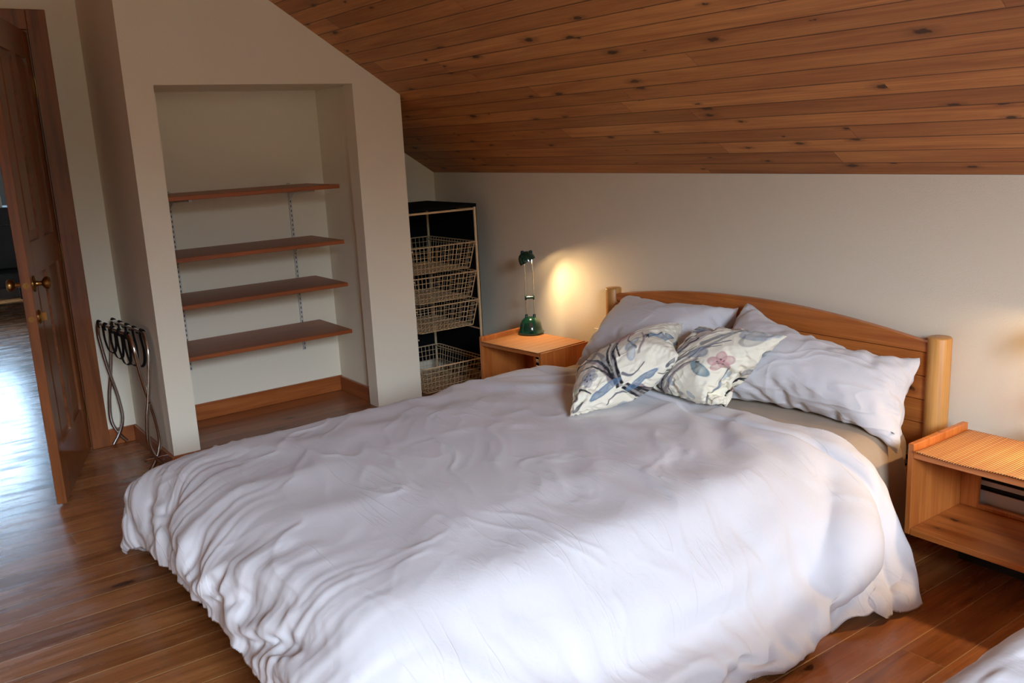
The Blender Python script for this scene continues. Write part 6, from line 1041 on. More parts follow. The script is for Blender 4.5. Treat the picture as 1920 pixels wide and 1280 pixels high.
1,-10,6,11,9,-6,-11,-6,2,3,7,-1,-1,8,-4,-3,-4,1,0,4,-4,-2,-28,4,7,21,2,-3,5,-3,-2,-13,7,6,4,-4,-4,-19,0,8,-4,-2,2,3,0,-5,27,0,-6,-2,-1,-2,-3,-1,0,3,-3,
-2,-26,3,12,-2,0,0,2,-2,-2,3,6,34,-1,0,-8,-24,27,-2,21,6,-16,1,-2,-2,7,-3,-5,3,-3,-2,-7,3,2,4,-4,-3,-4,2,1,-9,4,7,-2,-1,0,18,-4,-6,-2,-1,0,2,-2,-1,-13,
4,3,14,-2,-2,8,-4,0,-6,1,-2,-7,2,-1,-16,5,9,10,0,-5,6,-3,-1,7,-2,0,-6,1,-1,0,-2,0,-4,0,-1,-15,3,7,5,0,-3,8,-3,-2,2,-1,-1,-18,3,8,-8,0,22], [2118,-2648,
1154,9,36,17,8,38,14,8,36,16,1,38,13,4,38,13,5,39,12,4,39,11,3,39,11,5,39,11,10,37,13,9,37,14,4,37,15,6,38,15,8,37,13,11,38,12,8,37,14,12,36,14,15,34,
17,10,36,15,12,36,16,14,34,17,17,34,16,14,34,15,16,34,17,19,32,16,20,31,17,23,28,18,25,27,17,24,29,15,18,36,7,-28,22,1,8,4,-22,-6,-1,6,14,-1,-14,9,1,
-1,-10,0,4,17,-3,-4,6,0,2,7,-1,3,-11,2,-3,5,-1,1,0,1,1,-1,2,1,-17,0,-1,12,-1,-2,-8,1,3,9,-1,0,8,-2,1,-14,5,0,1,0,2,-8,2,3,10,-2,-4,10,-5,-2,-2,3,1,-4,
3,0,11,-7,-1,-6,5,1,6,-3,0,-7,6,2,-32,0,15,-2,-8,20,-26,26,0,0,-1,10,16,-3,-39,-19,2,22,0,1,1,26,0,-23,-23,0,17,4,1,-4,7,2,-5,29,-5,-5,-22,4,1,11,-1,
-2,3,1,1,7,1,5,-27,3,7,30,-11,-14,0,2,1,-9,4,2,-6,1,0,-4,3,2,7,-1,1,11,-8,-5,-6,6,2,-11,3,2,19,-10,-3,-3,5,2,1,0,1,-27,8,11,4,0,-2,6,0,3,-28,-16,11,
-26,24,6,0,-4,-23,-1,5,28,16,1,-37,-12,-1,8,-6,0,20,15,5,-21,14,-7,-12,-7,1,2,0,1,1,16,0,0,-10,3,2,-3,0,0,3,1,0,-3,-1,1,0,1,1,1,-1,0,4,0,-2,12,-1,3,0,
-1,0,-7,3,-2,1,-2,0,-2,1,1,4,0,0,-1,1,2,-22,4,10,-9,-3,9,22,2,-17,-24,-5,17,-8,-15,7,5,7,-1,-21,28,6,-5,-2,-6,0,2,-6,-1,-3,-5,21,1,-17,-11,0,6,11,-5,
-9,-12,7,11,10,-3,-9,-7,3,7,4,0,-3,2,0,-1,1,0,1,5,0,-1,0,0,0,-2,1,2,-1,1,0,2,-1,1,-1,0,-1,-10,0,3,28,-11,-9,-17,13,9,2,0,-2,12,-4,0,-24,6,11,-9,-4,5,
17,2,-13,-28,-20,29,2,6,-6,0,-2,1,4,5,-3,-23,27,5,-4,-2,-5,0,-3,-16,1,6,17,0,-2,5,13,3,-29,-11,2,23,5,-3,-18,0,1,1,-2,-1,0,3,0,-2,2,0,-2,8,0,-4,3,0,-1,
1,0,0,-1,2,2,0,-1,0,-2,1,1,-11,-2,4,27,-4,-9,-10,6,5,-3,2,2,-7,0,5,-6,0,6,-10,-7,7,19,7,-14,-26,-19,26,1,1,0,1,4,-6,1,-2,1,3,3,-1,-24,26,4,0,2,2,-2,-1,
-6,0,-1,9,0,2,-2,-1,-2,-4,7,2,-21,-4,1,23,-1,-1,-14,5,1,-8,-1,0,1,-3,-1,4,8,-1,-11,7,0,-3,5,1,0,-3,2,2,-1,0,2,-3,0,1,6,1,0,1,0,0,-6,1,4,-3,0,2,-2,0,2,
-15,-8,10,14,8,-9,-18,-31,25,0,5,-2,2,9,-4,0,1,-2,15,15,-6,-10,-10,5,-21,28,8,-1,0,2,6,1,10,-9,-1,-26,-1,-1,6,4,1,13,-4,-2,-13,0,2,-3,0,0,-1,0,0,-2,3,
0,-6,1,0,1,-1,1,0,4,-1,-7,20,1,-9,-23,1,18,6,0,-8,4,0,-4,13,0,-3,-12,2,7,-5,1,4,-1,-1,2,-13,-10,13,8,7,-8,-13,-29,19,6,23,-10,-1,-2,2,-3,-7,3,5,-14,17,
-3,17,-23,4,3,-1,-23,26,8,6,3,8,-13,-4,-19,7,2,18,-2,-1,-29,1,1,2,1,1,26,-1,-1,-26,0,1,21,0,0,2,-1,0,-12,6,1,-16,-5,-1,11,1,1,-5,1,-1,0,5,2,-3,-2,1,1,
-2,-1,5,0,-1,0,-1,1,0,-1,-2,3,-3,-1,3,4,4,-2,-13,-24,16,8,18,-6,-5,-13,8,8,15,-12,9,7,-4,-17,-17,6,2,1,-2,4,4,-1,-24,26,6,-5,-3,-8,1,2,5,0,0,-8,2,2,13,
-1,0,-5,1,0,1,0,0,-1,0,0,-7,0,0,7,1,0,6,-1,0,-8,5,2,-14,-5,-2,12,2,1,-4,7,2,-10,-7,-2,11,2,1,-3,-1,0,0,-3,-2,6,-1,-1,2,-1,-3,3,-5,-10,7,12,17,-8,-11,
-14,5,1,2,0,-1,-7,6,2,10,-10,-1,-3,0,1,-1,1,6,5,-5,-24,26,6,-5,-3,-4,10,4,18,-3,-1,-4,5,-1,7,-3,1,-3,-8,-1,-32,4,0,28,0,2,-2,-2,0,-19,1,0,-3,-1,1,11,0,
-2,-7,3,2,-4,-4,-1,8,1,0,-1,2,2,-4,0,0,0,-5,-6,10,-1,-3,4,0,-2,2,-2,-2,2,10,14,-12,-7,-9,6,-2,-2,0,13,13,-11,7,2,-3,-24,-26,14,4,11,-2,2,-1,1,5,6,-8,
-26,24,5,1,2,3,1,0,5,4,0,7,-3,2,-8,-1,-1,-3,5,2,7,-4,-2,-28,-2,0,9,1,0,10,-2,0,-5,2,-1,-14,-2,2,10,0,0,0,1,0,-1,-2,-2,6,2,2,-4,-1,-1,2,6,4,-6,0,0,-1,0,
0,1,-1,-1,2,-8,-7,7,-5,-9,2,13,16,-6,-5,-3,5,5,3,-4,-1,-1,0,18,7,-4,-23,-21,23,0,6,-13,-27,23,5,9,5,11,-9,-1,-17,1,1,1,-1,-1,4,-1,-3,-12,0,-1,-1,1,3,8,
2,0,-10,0,1,1,-1,1,11,-1,-1,-3,0,-1,6,1,0,-4,1,1,-1,0,1,-1,-2,-3,5,1,1,1,0,0,-1,-4,-7,8,-1,-4,4,3,9,-12,-4,-9,5,20,21,-12,-11,-6,6,19,4,-15,-25,-11,9,
30,14,-3,-22,-7,3,14,4,1,-11,-19,27,-27,24,3,3,2,9,5,1,9,-3,0,-6,-3,1,-11,4,1,8,2,0,3,-7,-1,-12,0,-1,7,-1,0,-6,1,-1,-10,0,1,4,1,0,-1,-2,0,5,0,-1,2,0,0,
0,1,1,-2,-1,-1,1,0,0,1,7,6,-6,0,-1,-1,-10,-15,18,14,19,-16,-15,-15,12,14,13,-10,4,1,-6,15,2,0,-19,-4,4,-1,0,0,8,2,-2,-10,-8,1,-20,29,3,-5,-10,-23,-2,2,
3,2,-3,-6,1,-1,-1,-1,2,4,-2,3,4,3,4,29,-3,-1,-21,0,-1,-2,0,1,2,0,1,11,0,1,-3,0,-1,3,0,-1,2,1,1,-1,-1,-2,5,0,-3,5,0,4,-7,-2,-3,2,7,8,-13,5,3,-3,-15,-17,
18,20,18,-18,10,0,-6,-12,0,12,-2,-1,0,-2,-1,0,-2,-2,0,2,0,0,-3,-3,0,-22,28,2,0,2,1,-4,-11,-24,-1,2,4,-1,2,6,-1,2,3,0,0,9,3,0,-14,0,1,22,1,1,-1,0,0,-1,
-1,0,-9,-1,-1,6,0,0,0,0,0,1,-1,-2,3,0,-2,4,1,3,-4,0,-6,8,9,12,-22,-6,-4,7,-4,-4,5,9,8,-7,-2,-2,4,6,4,-10,-6,-4,6,-2,0,3,11,6,-2,-4,-2,-1,-1,-2,1,-4,-4,
-1,-24,27,2,-3,-2,-2,0,2,0,-1,-1,-4,0,0,8,0,0,0,0,-1,-10,0,0,12,2,0,-16,-2,0,5,0,1,2,1,0,6,0,-1,3,0,1,-2,-1,-2,3,1,0,2,0,-1,2,0,0,-1,1,3,-4,1,1,-7,-5,
-4,7,16,10,-14,3,2,-2,4,0,-3,-10,-3,11,0,1,1,1,0,0,0,-1,0,1,1,0,-3,-3,2,-1,-2,1,-23,27,5,-2,0,-2,9,4,13,-13,-6,-15,1,0,2,0,-1,-4,-1,1,1,2,-1,-10,-1,1,
7,1,1,-1,-1,-1,2,0,0,8,0,-1,2,1,0,1,0,1,0,-1,-5,6,1,3,-4,-1,1,-2,2,3,-6,0,0,-3,8,5,-5,-5,-2,4,9,3,-7,-7,-3,7,-1,0,2,-1,-1,0,3,2,-2,3,2,0,3,1,1,-5,-4,3,
1,-2,0,-27,24,2,7,6,8,-12,-11,-19,11,10,24,-5,-4,-26,-2,0,16,3,0,5,-1,0,0,-1,2,-4,-1,-2,-7,1,0,6,0,-2,8,0,2,-6,0,-1,3,0,-1,0,-1,0,2,1,4,-8,1,1,-4,3,1,
-10,-2,-2,12,3,2,-3,3,2,-3,-4,-2,5,1,1,-1,-2,-2,3,1,0,-1,2,2,-1,0,0,-1,12,5,1,-19,-14,-1,5,4,2,-26,25,2,-6,-8,-10,2,6,4,0,-4,-9,0,5,11,3,0,-9,-1,1,1,
-1,0,7,0,-1,-4,1,1,13,2,-5,14,1,1,-2,-3,2,-5,1,-3,3,0,-1,3,2,8,-14,1,1,-13,2,0,-2,-4,-2,12,-1,-1,5,1,2,-3,2,1,-2,0,0,-1,-1,0,2,2,0,-2,0,1,1,-2,-2,1,4,
3,-2,-9,-10,2,14,11,1,-4,-4,-1,-25,25,1,-3,-1,-1,4,5,9,-6,-5,-12,4,0,15,-1,1,-2,-1,-1,-4,-1,0,-14,1,0,14,2,-3,10,1,-1,3,-3,3,-9,1,0,1,-1,2,-3,1,0,0,1,
2,-12,0,-1,5,0,1,1,0,-1,4,-1,-3,5,1,1,-3,0,3,-3,0,-1,2,4,3,-6,-1,0,1,0,-1,0,2,2,-1,-2,-2,1,8,6,0,-13,-12,0,8,6,1,-25,25,2,-2,0,-1,-1,1,2,-2,-2,-3,3,-2,
-15,-1,0,1,-1,1,3,2,0,20,2,-3,9,2,-2,6,-2,4,-7,-4,1,-8,3,-4,10,0,2,-3,0,7,-18,0,-2,7,0,1,-2,-2,-3,7,1,-2,3,1,4,-7,-1,-1,0,1,0,0,2,3,-4,-2,-2,2,1,1,-1,
1,1,-1,-2,-2,2,0,0,1,-5,-9,1,20,16,-1,-7,-4,0,-28,23,0,6,6,8,-10,-10,-15,9,9,19,-7,-5,-14,1,0,7,4,-3,16,2,-2,3,3,-3,6,-5,5,-8,-2,3,-7,4,-1,6,-4,4,-18,
-1,-1,3,1,0,-5,0,1,-3,-1,-5,17,2,-2,3,-2,4,-7,1,-4,6,0,4,-4,1,2,-6,0,0,-1,1,1,0,0,0,0,-2,-2,2,8,7,-8,-12,-12,5,8,9,-1,3,1,0,0,-2,0,-27,24,0,-5,-8,-8,6,
11,15,-6,-10,-20,4,7,22,3,-3,11,5,-6,9,-2,2,-1,-7,6,-18,0,2,-8,0,0,-1,1,-2,7,0,1,0,1,2,-9,0,-2,11,6,-11,18,-5,6,-10,-1,-1,1,1,0,-1,-1,4,-4,1,-3,4,4,
-10,11,-6,9,-13,0,3,-4,-1,-2,2,3,7,-8,0,-1,1,13,9,-4,-4,-2,0,-2,-3,2,4,1,1,-29,21,-2,2,4,3,-6,-12,-16,7,11,29,1,0,1,3,-9,13,-7,9,-21,-1,1,-7,1,0,0,0,
-2,7,0,1,-3,0,1,-4,1,-1,10,2,-2,7,8,-14,15,-3,4,-3,-4,2,-5,-2,5,-6,1,-2,3,3,-5,6,-1,1,-1,2,-3,2,-6,3,-6,-1,4,-5,2,6,-8,-1,-2,2,0,0,0,4,6,-5,13,8,-3,
-16,-12,1,11,7,0,-30,20,-2,-1,0,0,2,4,4,0,1,1,5,-8,21,-1,6,-7,-2,0,-1,-2,0,-13,0,0,6,0,1,-4,0,-2,7,4,-3,9,1,-1,2,3,-4,5,2,-6,4,-4,5,-6,-1,0,0,0,0,0,0,
0,1,-1,2,-3,2,-2,3,0,-3,2,-1,0,-2,-4,3,-6,-1,2,-2,1,3,-4,1,2,-2,0,0,0,-5,-11,3,27,25,-12,-13,-5,-1,-30,18,-4,-4,-6,-5,15,9,34,3,-1,4,-9,9,-27,-4,-5,7,
-2,-1,-10,3,-2,18,3,-2,5,-1,0,0,5,-3,6,-5,3,-7,5,-4,6,1,-2,2,1,-4,2,-7,5,-7,2,-1,3,2,-1,1,1,-2,1,-1,2,-2,0,0,0,0,-2,1,-2,0,-1,-3,3,-4,0,1,-2,-1,1,-1,0,
5,-8,-2,-15,9,3,16,-7,5,6,-11,7,3,2,-32,17,-3,5,8,7,0,1,6,-1,-1,-7,13,-17,33,-16,14,-35,7,-3,23,-2,1,-3,0,0,-1,9,-7,12,-5,3,-6,16,-14,12,-11,6,-4,-2,4,
-3,-1,11,-9,19,-18,15,-15,1,-4,-5,3,-3,-2,4,-3,0,-1,1,0,-1,0,1,-1,1,-2,1,-3,0,-1,1,-2,2,-3,0,1,-1,7,-12,9,0,31,-36,-1,-3,4,-3,-2,5,8,3,-1,-30,19,-1,2,
5,6,-1,1,-4,8,-12,29,-1,4,-5,21,-6,12,-22,7,-12,11,-9,10,-6,3,-3,-2,2,-2,21,-20,8,-19,14,-5,16,-10,5,-11,5,-2,-5,6,-3,3,-3,2,-1,1,-1,-3,1,-3,-2,1,-1,0,
1,-1,-1,1,-1,1,0,0,17,-4,9,-16,0,-7,-5,4,-5,8,-9,6,-7,12,-8,-3,0,-2,8,17,-22,-4,-6,9,3,2,-1,-30,19,-2,8,6,19,8,-12,14,-10,12,-15,0,1,-3,7,-15,19,7,-3,
4,-5,4,-3,16,-13,5,-1,-1,0,-5,5,-1,1,-3,0,-5,2,0,1,-2,0,-4,2,-1,-5,5,-3,6,-2,3,8,-4,2,-5,1,-2,-2,-1,0,5,-5,1,-21,23,-20,7,-12,13,4,-1,3,-2,-2,-1,-10,
11,-13,-2,2,-5,13,-12,18,-11,4,-10,-1,10,-12,9,8,-5,-24,27,-2,4,-7,25,-1,-1,1,7,-10,9,0,-2,0,-6,7,-6,21,-12,9,4,-5,0,-4,2,0,-1,-2,0,-12,9,-2,7,-5,3,-4,
1,-1,4,-4,0,-5,2,-1,-10,8,-6,16,-6,6,-4,1,-1,6,-5,2,-4,1,-2,-11,6,-4,5,-4,3,-10,8,-7,13,-4,8,3,-2,1,-2,-1,0,-6,1,-3,-11,7,-9,2,-3,4,-4,2,-6,2,15,-18])
SHAPES['cushion_b'] = (31, 31, 0.0004,
[1966,-1552,1207,34,-3,10,30,15,-10,24,16,-19,19,19,-22,25,19,-17,34,9,-4,29,11,-14,33,2,15,19,27,6,26,-17,18,13,7,32,32,-1,-16,32,0,-14,33,-2,-13,35,
-3,-4,35,-4,-1,35,-4,-1,33,-6,10,35,0,-7,35,-3,-3,35,0,0,35,0,-4,35,1,-5,34,2,3,35,-6,4,31,-11,13,21,-4,26,29,10,-12,32,-19,-3,24,-11,20,6,22,27,0,5,
-5,8,-5,6,6,-1,3,8,-23,-3,-2,5,1,-17,23,-4,-9,-42,7,-11,22,2,6,-42,-29,-13,12,16,22,-6,-42,4,-5,19,0,0,-4,2,5,24,-6,-6,-16,1,0,-3,0,1,11,2,0,-21,1,-1,
7,0,1,15,1,-1,-8,1,1,1,2,0,2,1,2,4,-11,15,22,-12,-20,-20,18,4,-32,4,-1,24,-2,22,29,-3,39,-10,3,34,-3,-4,-9,-23,-1,8,8,-16,-29,-16,2,28,21,2,0,20,4,-62,
13,12,52,13,-14,-56,-38,8,21,40,6,-15,-60,2,-5,8,1,1,-2,6,-3,20,2,1,-5,0,26,38,-2,-11,-3,-6,-17,-24,2,9,18,2,1,1,-2,-11,-23,2,1,6,2,1,3,0,7,10,2,-5,
-13,-11,-1,7,7,58,11,-1,-3,6,-8,-31,5,-15,28,-11,-10,6,-24,17,29,-1,4,-1,15,-39,-10,-40,15,2,56,2,0,2,8,-44,-3,16,31,0,-45,-39,-36,20,19,43,-9,-24,-39,
16,5,23,0,7,9,1,1,0,-1,3,2,1,-1,0,1,-1,-1,-5,-6,-6,5,6,6,1,-8,-9,0,2,3,3,4,3,0,1,2,0,-1,-1,0,-6,-8,1,7,9,22,4,-28,-31,-4,27,-1,-2,1,-25,59,-34,2,-2,0,
12,-6,30,14,32,-2,1,0,3,8,-1,0,-4,-1,4,-5,-40,25,-3,41,-12,-49,-37,-9,30,-16,21,-3,-15,-27,13,12,25,2,6,5,1,-5,-4,0,4,3,1,0,1,-1,-3,-2,2,-1,-2,0,0,0,1,
3,3,0,0,-1,0,-7,-6,2,11,8,0,0,0,-1,1,1,1,-1,0,0,-4,-3,-26,23,5,37,-20,-8,-54,36,-21,6,0,12,2,-2,2,-8,-6,-42,15,23,-20,-2,10,13,17,-11,6,-5,4,2,-28,7,
15,-7,-51,15,20,1,1,-15,-3,0,11,15,5,-1,-5,-1,0,0,0,0,-3,0,-1,-2,0,0,-2,-2,-2,14,4,5,-21,-8,0,0,0,2,8,4,0,3,2,0,5,1,0,-2,0,0,0,-1,1,-1,0,0,1,1,-1,5,1,
15,-7,-5,-61,23,-18,15,7,10,-6,0,-4,-2,2,-33,7,8,17,7,27,19,-6,3,-39,8,-9,50,-43,-19,-11,12,-29,-34,-4,1,14,3,4,21,29,17,16,0,0,2,0,0,-1,-1,-4,0,0,1,0,
0,-3,-1,0,0,1,1,-3,-1,-6,-15,-11,9,19,12,1,3,0,0,2,0,0,1,0,0,0,0,0,-1,1,0,-1,-1,-1,6,1,0,1,0,-6,4,0,28,10,-19,3,-3,-7,-12,-1,16,-19,7,4,0,0,-1,20,21,
-19,-26,-28,54,2,21,-2,35,-7,-12,-27,8,17,-3,-2,-2,13,4,-6,0,-2,2,-3,-4,2,1,0,1,-6,-9,2,-1,-6,1,0,-1,0,0,-4,-1,1,-4,-1,4,6,1,0,4,0,0,2,0,0,1,1,0,-1,0,
0,0,0,0,0,-1,-1,4,1,-1,4,-1,-3,9,-3,-23,6,-10,11,0,6,21,-7,2,17,1,-17,-14,-1,15,-15,5,0,22,15,21,-3,3,4,-48,-42,-17,4,8,15,53,35,-6,7,-4,-17,-3,4,8,
-13,0,18,-6,-7,7,-7,-12,4,1,1,1,0,3,-1,0,-2,0,-1,-1,0,0,-14,-2,3,18,2,0,-1,0,0,0,0,0,0,-1,0,0,1,0,0,0,0,1,0,0,6,-1,-6,11,-4,3,-7,3,20,-6,-9,6,-3,-6,
-14,9,11,-2,1,1,0,-1,-1,6,-4,-5,-32,6,12,-2,-4,-3,25,8,25,2,1,-1,-9,-30,-5,12,19,10,16,18,-8,14,5,-17,0,-1,2,-5,-2,8,-12,-8,11,-1,-4,2,0,2,-1,1,2,0,0,
2,-2,0,-4,2,0,0,0,0,-1,1,0,-1,0,0,0,0,0,0,0,0,-1,1,-2,6,-2,2,-3,0,-6,12,-4,3,0,0,-1,0,0,-26,-4,-4,22,-9,11,30,-3,-20,-19,5,14,6,20,27,21,-3,-10,-3,2,4,
-7,0,5,-9,-6,6,-9,-8,5,-6,-15,-2,1,0,1,8,17,1,5,5,-3,2,1,0,0,0,0,0,0,1,0,1,-1,1,2,-1,0,-1,0,0,-1,1,0,-2,0,0,0,1,0,-1,0,0,0,0,0,-1,0,-5,7,-1,-3,4,-1,-4,
4,-4,3,-2,2,4,-2,1,10,3,-6,-36,6,-13,22,-20,23,30,-24,-23,21,17,21,1,0,0,9,-2,-8,2,-1,-1,-15,6,14,-7,-4,5,-7,-6,5,-8,-10,1,-3,-8,-1,3,6,1,12,14,-3,1,3,
-1,0,-2,1,0,3,-1,0,1,0,0,1,0,0,-2,0,0,0,1,0,-1,0,0,0,0,0,0,0,0,3,-1,-16,10,-8,3,-3,3,-1,2,-1,3,-2,2,4,-2,2,10,-1,-2,2,1,-1,-15,15,-24,12,-17,23,22,17,
21,-11,2,8,-6,-1,3,0,0,0,16,0,-8,8,2,-11,3,-1,-7,-19,5,19,-2,-2,2,4,6,-8,-2,-1,4,0,0,-1,-3,-5,7,-1,-4,3,0,0,-1,1,0,0,0,1,1,0,0,-1,0,0,1,0,0,0,0,-1,0,0,
-1,0,11,-7,-1,-24,16,-3,-6,2,-4,-2,2,-2,8,-6,8,10,-1,1,8,-2,-3,10,-31,-4,-11,31,1,35,0,3,-2,9,6,-4,7,7,-6,4,5,7,0,-10,1,-1,-7,-26,5,24,9,0,-3,-2,-2,3,
-6,-10,7,7,14,-12,-5,-8,9,1,2,-2,1,1,-1,0,0,2,-1,-1,0,0,0,-1,0,0,1,0,0,-1,0,0,1,0,1,0,0,-1,0,8,-10,2,12,-8,-8,-2,4,2,-7,4,4,-24,15,-2,9,-4,2,25,-15,-6,
-2,4,-2,-35,10,7,32,7,8,3,-7,-5,2,-2,-1,-8,22,8,2,0,-6,-37,1,26,14,2,-2,9,1,-5,3,3,-6,-12,-5,13,-4,-12,6,4,7,-3,2,5,-3,0,0,-1,0,0,0,0,0,0,0,0,1,0,0,-1,
0,0,1,0,1,-1,0,0,0,0,1,0,3,-7,2,8,-7,0,-7,2,2,5,-2,-1,16,-16,-17,0,0,0,0,-5,-5,-5,26,8,0,-1,-3,24,17,18,-2,4,2,-21,8,3,28,-8,-12,-39,-2,19,11,0,2,16,7,
-11,1,0,-1,-16,-8,12,6,3,-3,1,2,0,0,0,-1,0,0,-1,0,0,1,0,0,0,0,0,1,0,0,-1,0,1,1,1,0,-1,0,0,0,0,1,-1,0,1,-1,1,-4,4,7,-11,2,15,-14,-11,2,-7,-10,0,4,4,1,
-4,-5,-2,12,8,-11,10,8,10,0,-16,16,22,21,-25,6,-1,10,2,2,-24,-16,3,16,4,7,10,3,-1,-8,-8,3,-1,0,1,9,5,-3,6,6,-4,1,1,-2,0,-1,1,0,0,1,0,0,0,0,-1,0,0,1,-1,
0,0,1,0,0,-1,-1,1,0,0,1,-1,1,0,0,0,0,0,0,1,-2,0,0,1,5,-5,3,5,-4,1,1,-3,-1,0,1,0,-4,4,1,-22,1,2,2,0,-2,0,23,25,13,-5,2,21,-13,-14,-9,13,7,-7,5,3,-6,1,3,
-5,-2,4,-1,0,-1,3,2,-1,3,2,-4,-3,-4,5,0,2,-1,1,0,-1,-1,0,1,1,1,0,0,0,-1,0,1,-1,0,0,0,0,0,0,0,0,0,-1,1,-1,0,0,0,1,-1,1,-3,5,-4,2,-3,3,-4,2,-2,-7,4,-4,
11,-8,9,7,-7,1,15,-5,-15,3,-5,-7,-11,14,30,28,6,-5,-16,0,6,29,-8,-12,-7,8,2,-6,3,3,-7,0,3,-3,-1,2,2,1,-1,-1,-1,1,2,3,-3,0,-1,0,-1,0,1,1,0,0,-1,0,-1,0,
1,0,1,1,0,0,0,0,0,1,-2,0,1,0,0,0,0,0,0,0,0,-1,2,3,-5,2,-10,10,-7,3,-1,2,14,-13,4,-22,14,-7,6,-2,4,-3,-1,0,19,-11,1,-10,18,28,-7,-8,1,18,11,1,-14,-7,3,
38,3,-12,-6,5,1,-6,2,4,-4,-1,3,0,1,-1,0,0,-1,1,0,0,0,1,0,0,-1,1,0,4,-5,0,-1,2,0,0,1,-1,0,-1,0,1,-1,1,1,0,0,0,-1,0,0,0,0,1,-1,-1,-1,1,-2,3,-3,13,-16,8,
3,-4,0,-5,8,0,8,-5,-2,-23,15,-1,24,-18,-2,-5,5,0,-8,17,29,-5,-1,0,-8,-8,0,11,9,2,-3,-5,1,35,9,-9,-7,2,1,-6,1,3,0,-1,0,1,1,0,-1,1,0,1,1,-2,1,7,-11,-2,
-7,12,1,2,-2,0,0,0,0,-1,0,0,1,-1,-1,0,0,0,1,-1,0,1,-1,0,0,0,0,2,-2,5,-9,8,-1,3,-2,3,-4,2,3,-3,1,-6,3,0,21,-23,-10,-5,11,3,-3,2,1,-3,19,28,9,4,-1,1,1,0,
-14,-4,3,-4,-4,2,-3,-7,1,31,14,-9,-7,1,2,-1,0,1,1,1,-1,3,5,-8,0,5,-14,-4,-7,20,2,4,-7,-2,-2,4,0,-2,2,1,1,0,0,0,0,0,1,-1,0,0,0,-1,1,-1,0,1,-1,1,-1,0,-1,
1,-1,1,-3,4,3,-3,2,5,-6,2,12,-11,-3,-15,16,1,2,-3,0,-1,0,-2,-1,21,27,-8,-3,2,7,5,0,6,2,-1,-12,-6,3,-2,-2,0,-4,-8,2,32,19,-15,-7,-2,7,3,8,-17,-2,1,-14,
-4,-5,27,2,3,-7,0,-1,3,0,-1,2,0,-1,2,-1,2,-4,0,-1,3,0,0,1,0,0,-1,1,0,0,-1,0,0,0,1,-1,0,0,1,1,-1,0,1,-1,2,0,-1,1,4,-4,2,3,-2,0,-1,1,-1,-6,2,-1,-3,21,27,
-5,-1,2,-2,0,1,-2,-2,-1,10,6,-1,1,1,0,2,2,-3,-4,-7,6,15,15,-37,-1,-1,-5,-3,-2,29,4,3,-8,0,-1,1,0,0,-1,1,1,-8,-5,-1,13,1,-2,4,0,1,-2,0,0,-2,0,-1,3,0,0,
0,0,1,0,0,-1,1,-1,1,-2,1,-1,4,1,-2,0,-1,1,0,2,-2,1,12,-9,2,-14,8,-1,5,-3,-1,-8,21,27,3,0,1,-9,-4,1,13,8,-1,3,2,-3,3,2,-3,5,2,-3,6,3,-14,1,-1,6,-2,2,-6,
4,-4,-18,-2,1,3,-4,4,11,-1,0,4,0,0,1,-3,-1,6,-1,0,0,0,1,-3,0,-2,8,0,1,-1,0,-1,0,1,0,0,0,0,1,1,-2,3,-1,-1,-1,0,0,2,2,-2,1,-1,2,0,-7,3,-4,17,-10,2,-9,4,
1,-3,23,25,-3,-1,2,17,7,-6,-5,0,2,0,0,1,4,2,-5,5,3,-11,1,1,-6,0,-1,1,3,-4,10,-4,4,-17,-3,2,6,6,-6,-17,-4,5,9,-14,-4,28,8,6,-19,0,1,-1,0,-2,10,0,2,-12,
0,-1,8,0,0,2,0,-2,3,0,0,2,0,0,0,0,1,-1,1,-3,4,2,-3,5,-5,4,-5,2,-1,2,4,-5,2,2,-2,-2,2,24,25,0,1,1,5,4,-4,3,0,-2,-1,0,0,5,5,-11,1,1,-6,0,-1,-5,1,0,0,-6,
0,-12,5,1,11,3,-3,-6,-20,0,29,-3,-3,5,14,8,-22,0,1,-4,0,-1,5,-1,-1,-15,-1,1,19,0,1,-4,0,0,3,0,0,1,0,-2,2,1,-1,4,0,0,1,-1,2,-3,-2,0,-4,13,-13,16,-2,2,
-1,-3,2,-2,4,-2,-2,3,24,24,-1,2,0,0,1,1,-2,-1,1,16,8,-31,0,0,1,-1,0,2,0,1,-1,-1,0,-5,1,-1,-1,0,1,9,-20,-4,20,6,3,-3,8,3,-19,0,-2,-10,0,1,3,-1,-3,-10,1,
5,14,-2,0,3,0,0,1,0,0,-2,1,0,-1,-2,-3,-12,-2,4,14,1,-1,5,0,0,4,2,-2,5,-5,2,-10,17,-14,21,-11,7,-5,9,-6,2,0,25,24,2,2,0,-5,-2,4,19,9,-35,0,0,1,0,-2,-5,
0,3,6,0,-2,2,-2,0,-3,0,1,-1,-14,-1,26,-2,0,1,13,-1,-37,-1,4,7,-1,-1,-3,0,-3,-6,2,4,8,-5,2,13,3,-1,-11,0,0,-1,-1,-3,-9,-1,2,6,0,1,1,-3,1,6,0,1,4,1,-1,4,
0,1,4,-1,0,-2,-1,-2,8,16,-11,8,0,-1,-1,-1,24,24,9,3,-3,9,5,-16,-1,-1,6,-1,1,2,-1,2,-6,0,-1,-14,-2,0,-6,-4,-3,-8,-23,-13,50,4,11,-7,24,4,-35,0,2,5,0,-6,
-13,-2,8,18,-2,1,4,-2,0,0,4,-3,-15,-2,-6,-10,-3,5,6,0,4,9,-2,-6,-14,-1,7,22,3,-3,-15,-1,0,0,-2,-3,-5,-3,5,13,4,-1,20,-2,2,-9,3,-3,10,8,-6,4,-2,26,23,
19,6,-29,-1,-4,-11,-2,-1,-3,-2,-1,-3,-1,0,1,-2,-1,-2,-1,9,6,-11,-9,46,21,3,-40,-4,4,3,-2,1,1,-1,1,3,-1,0,-3,1,-5,-12,-1,-1,-3,-1,0,1,-1,-1,-3,-1,7,11,
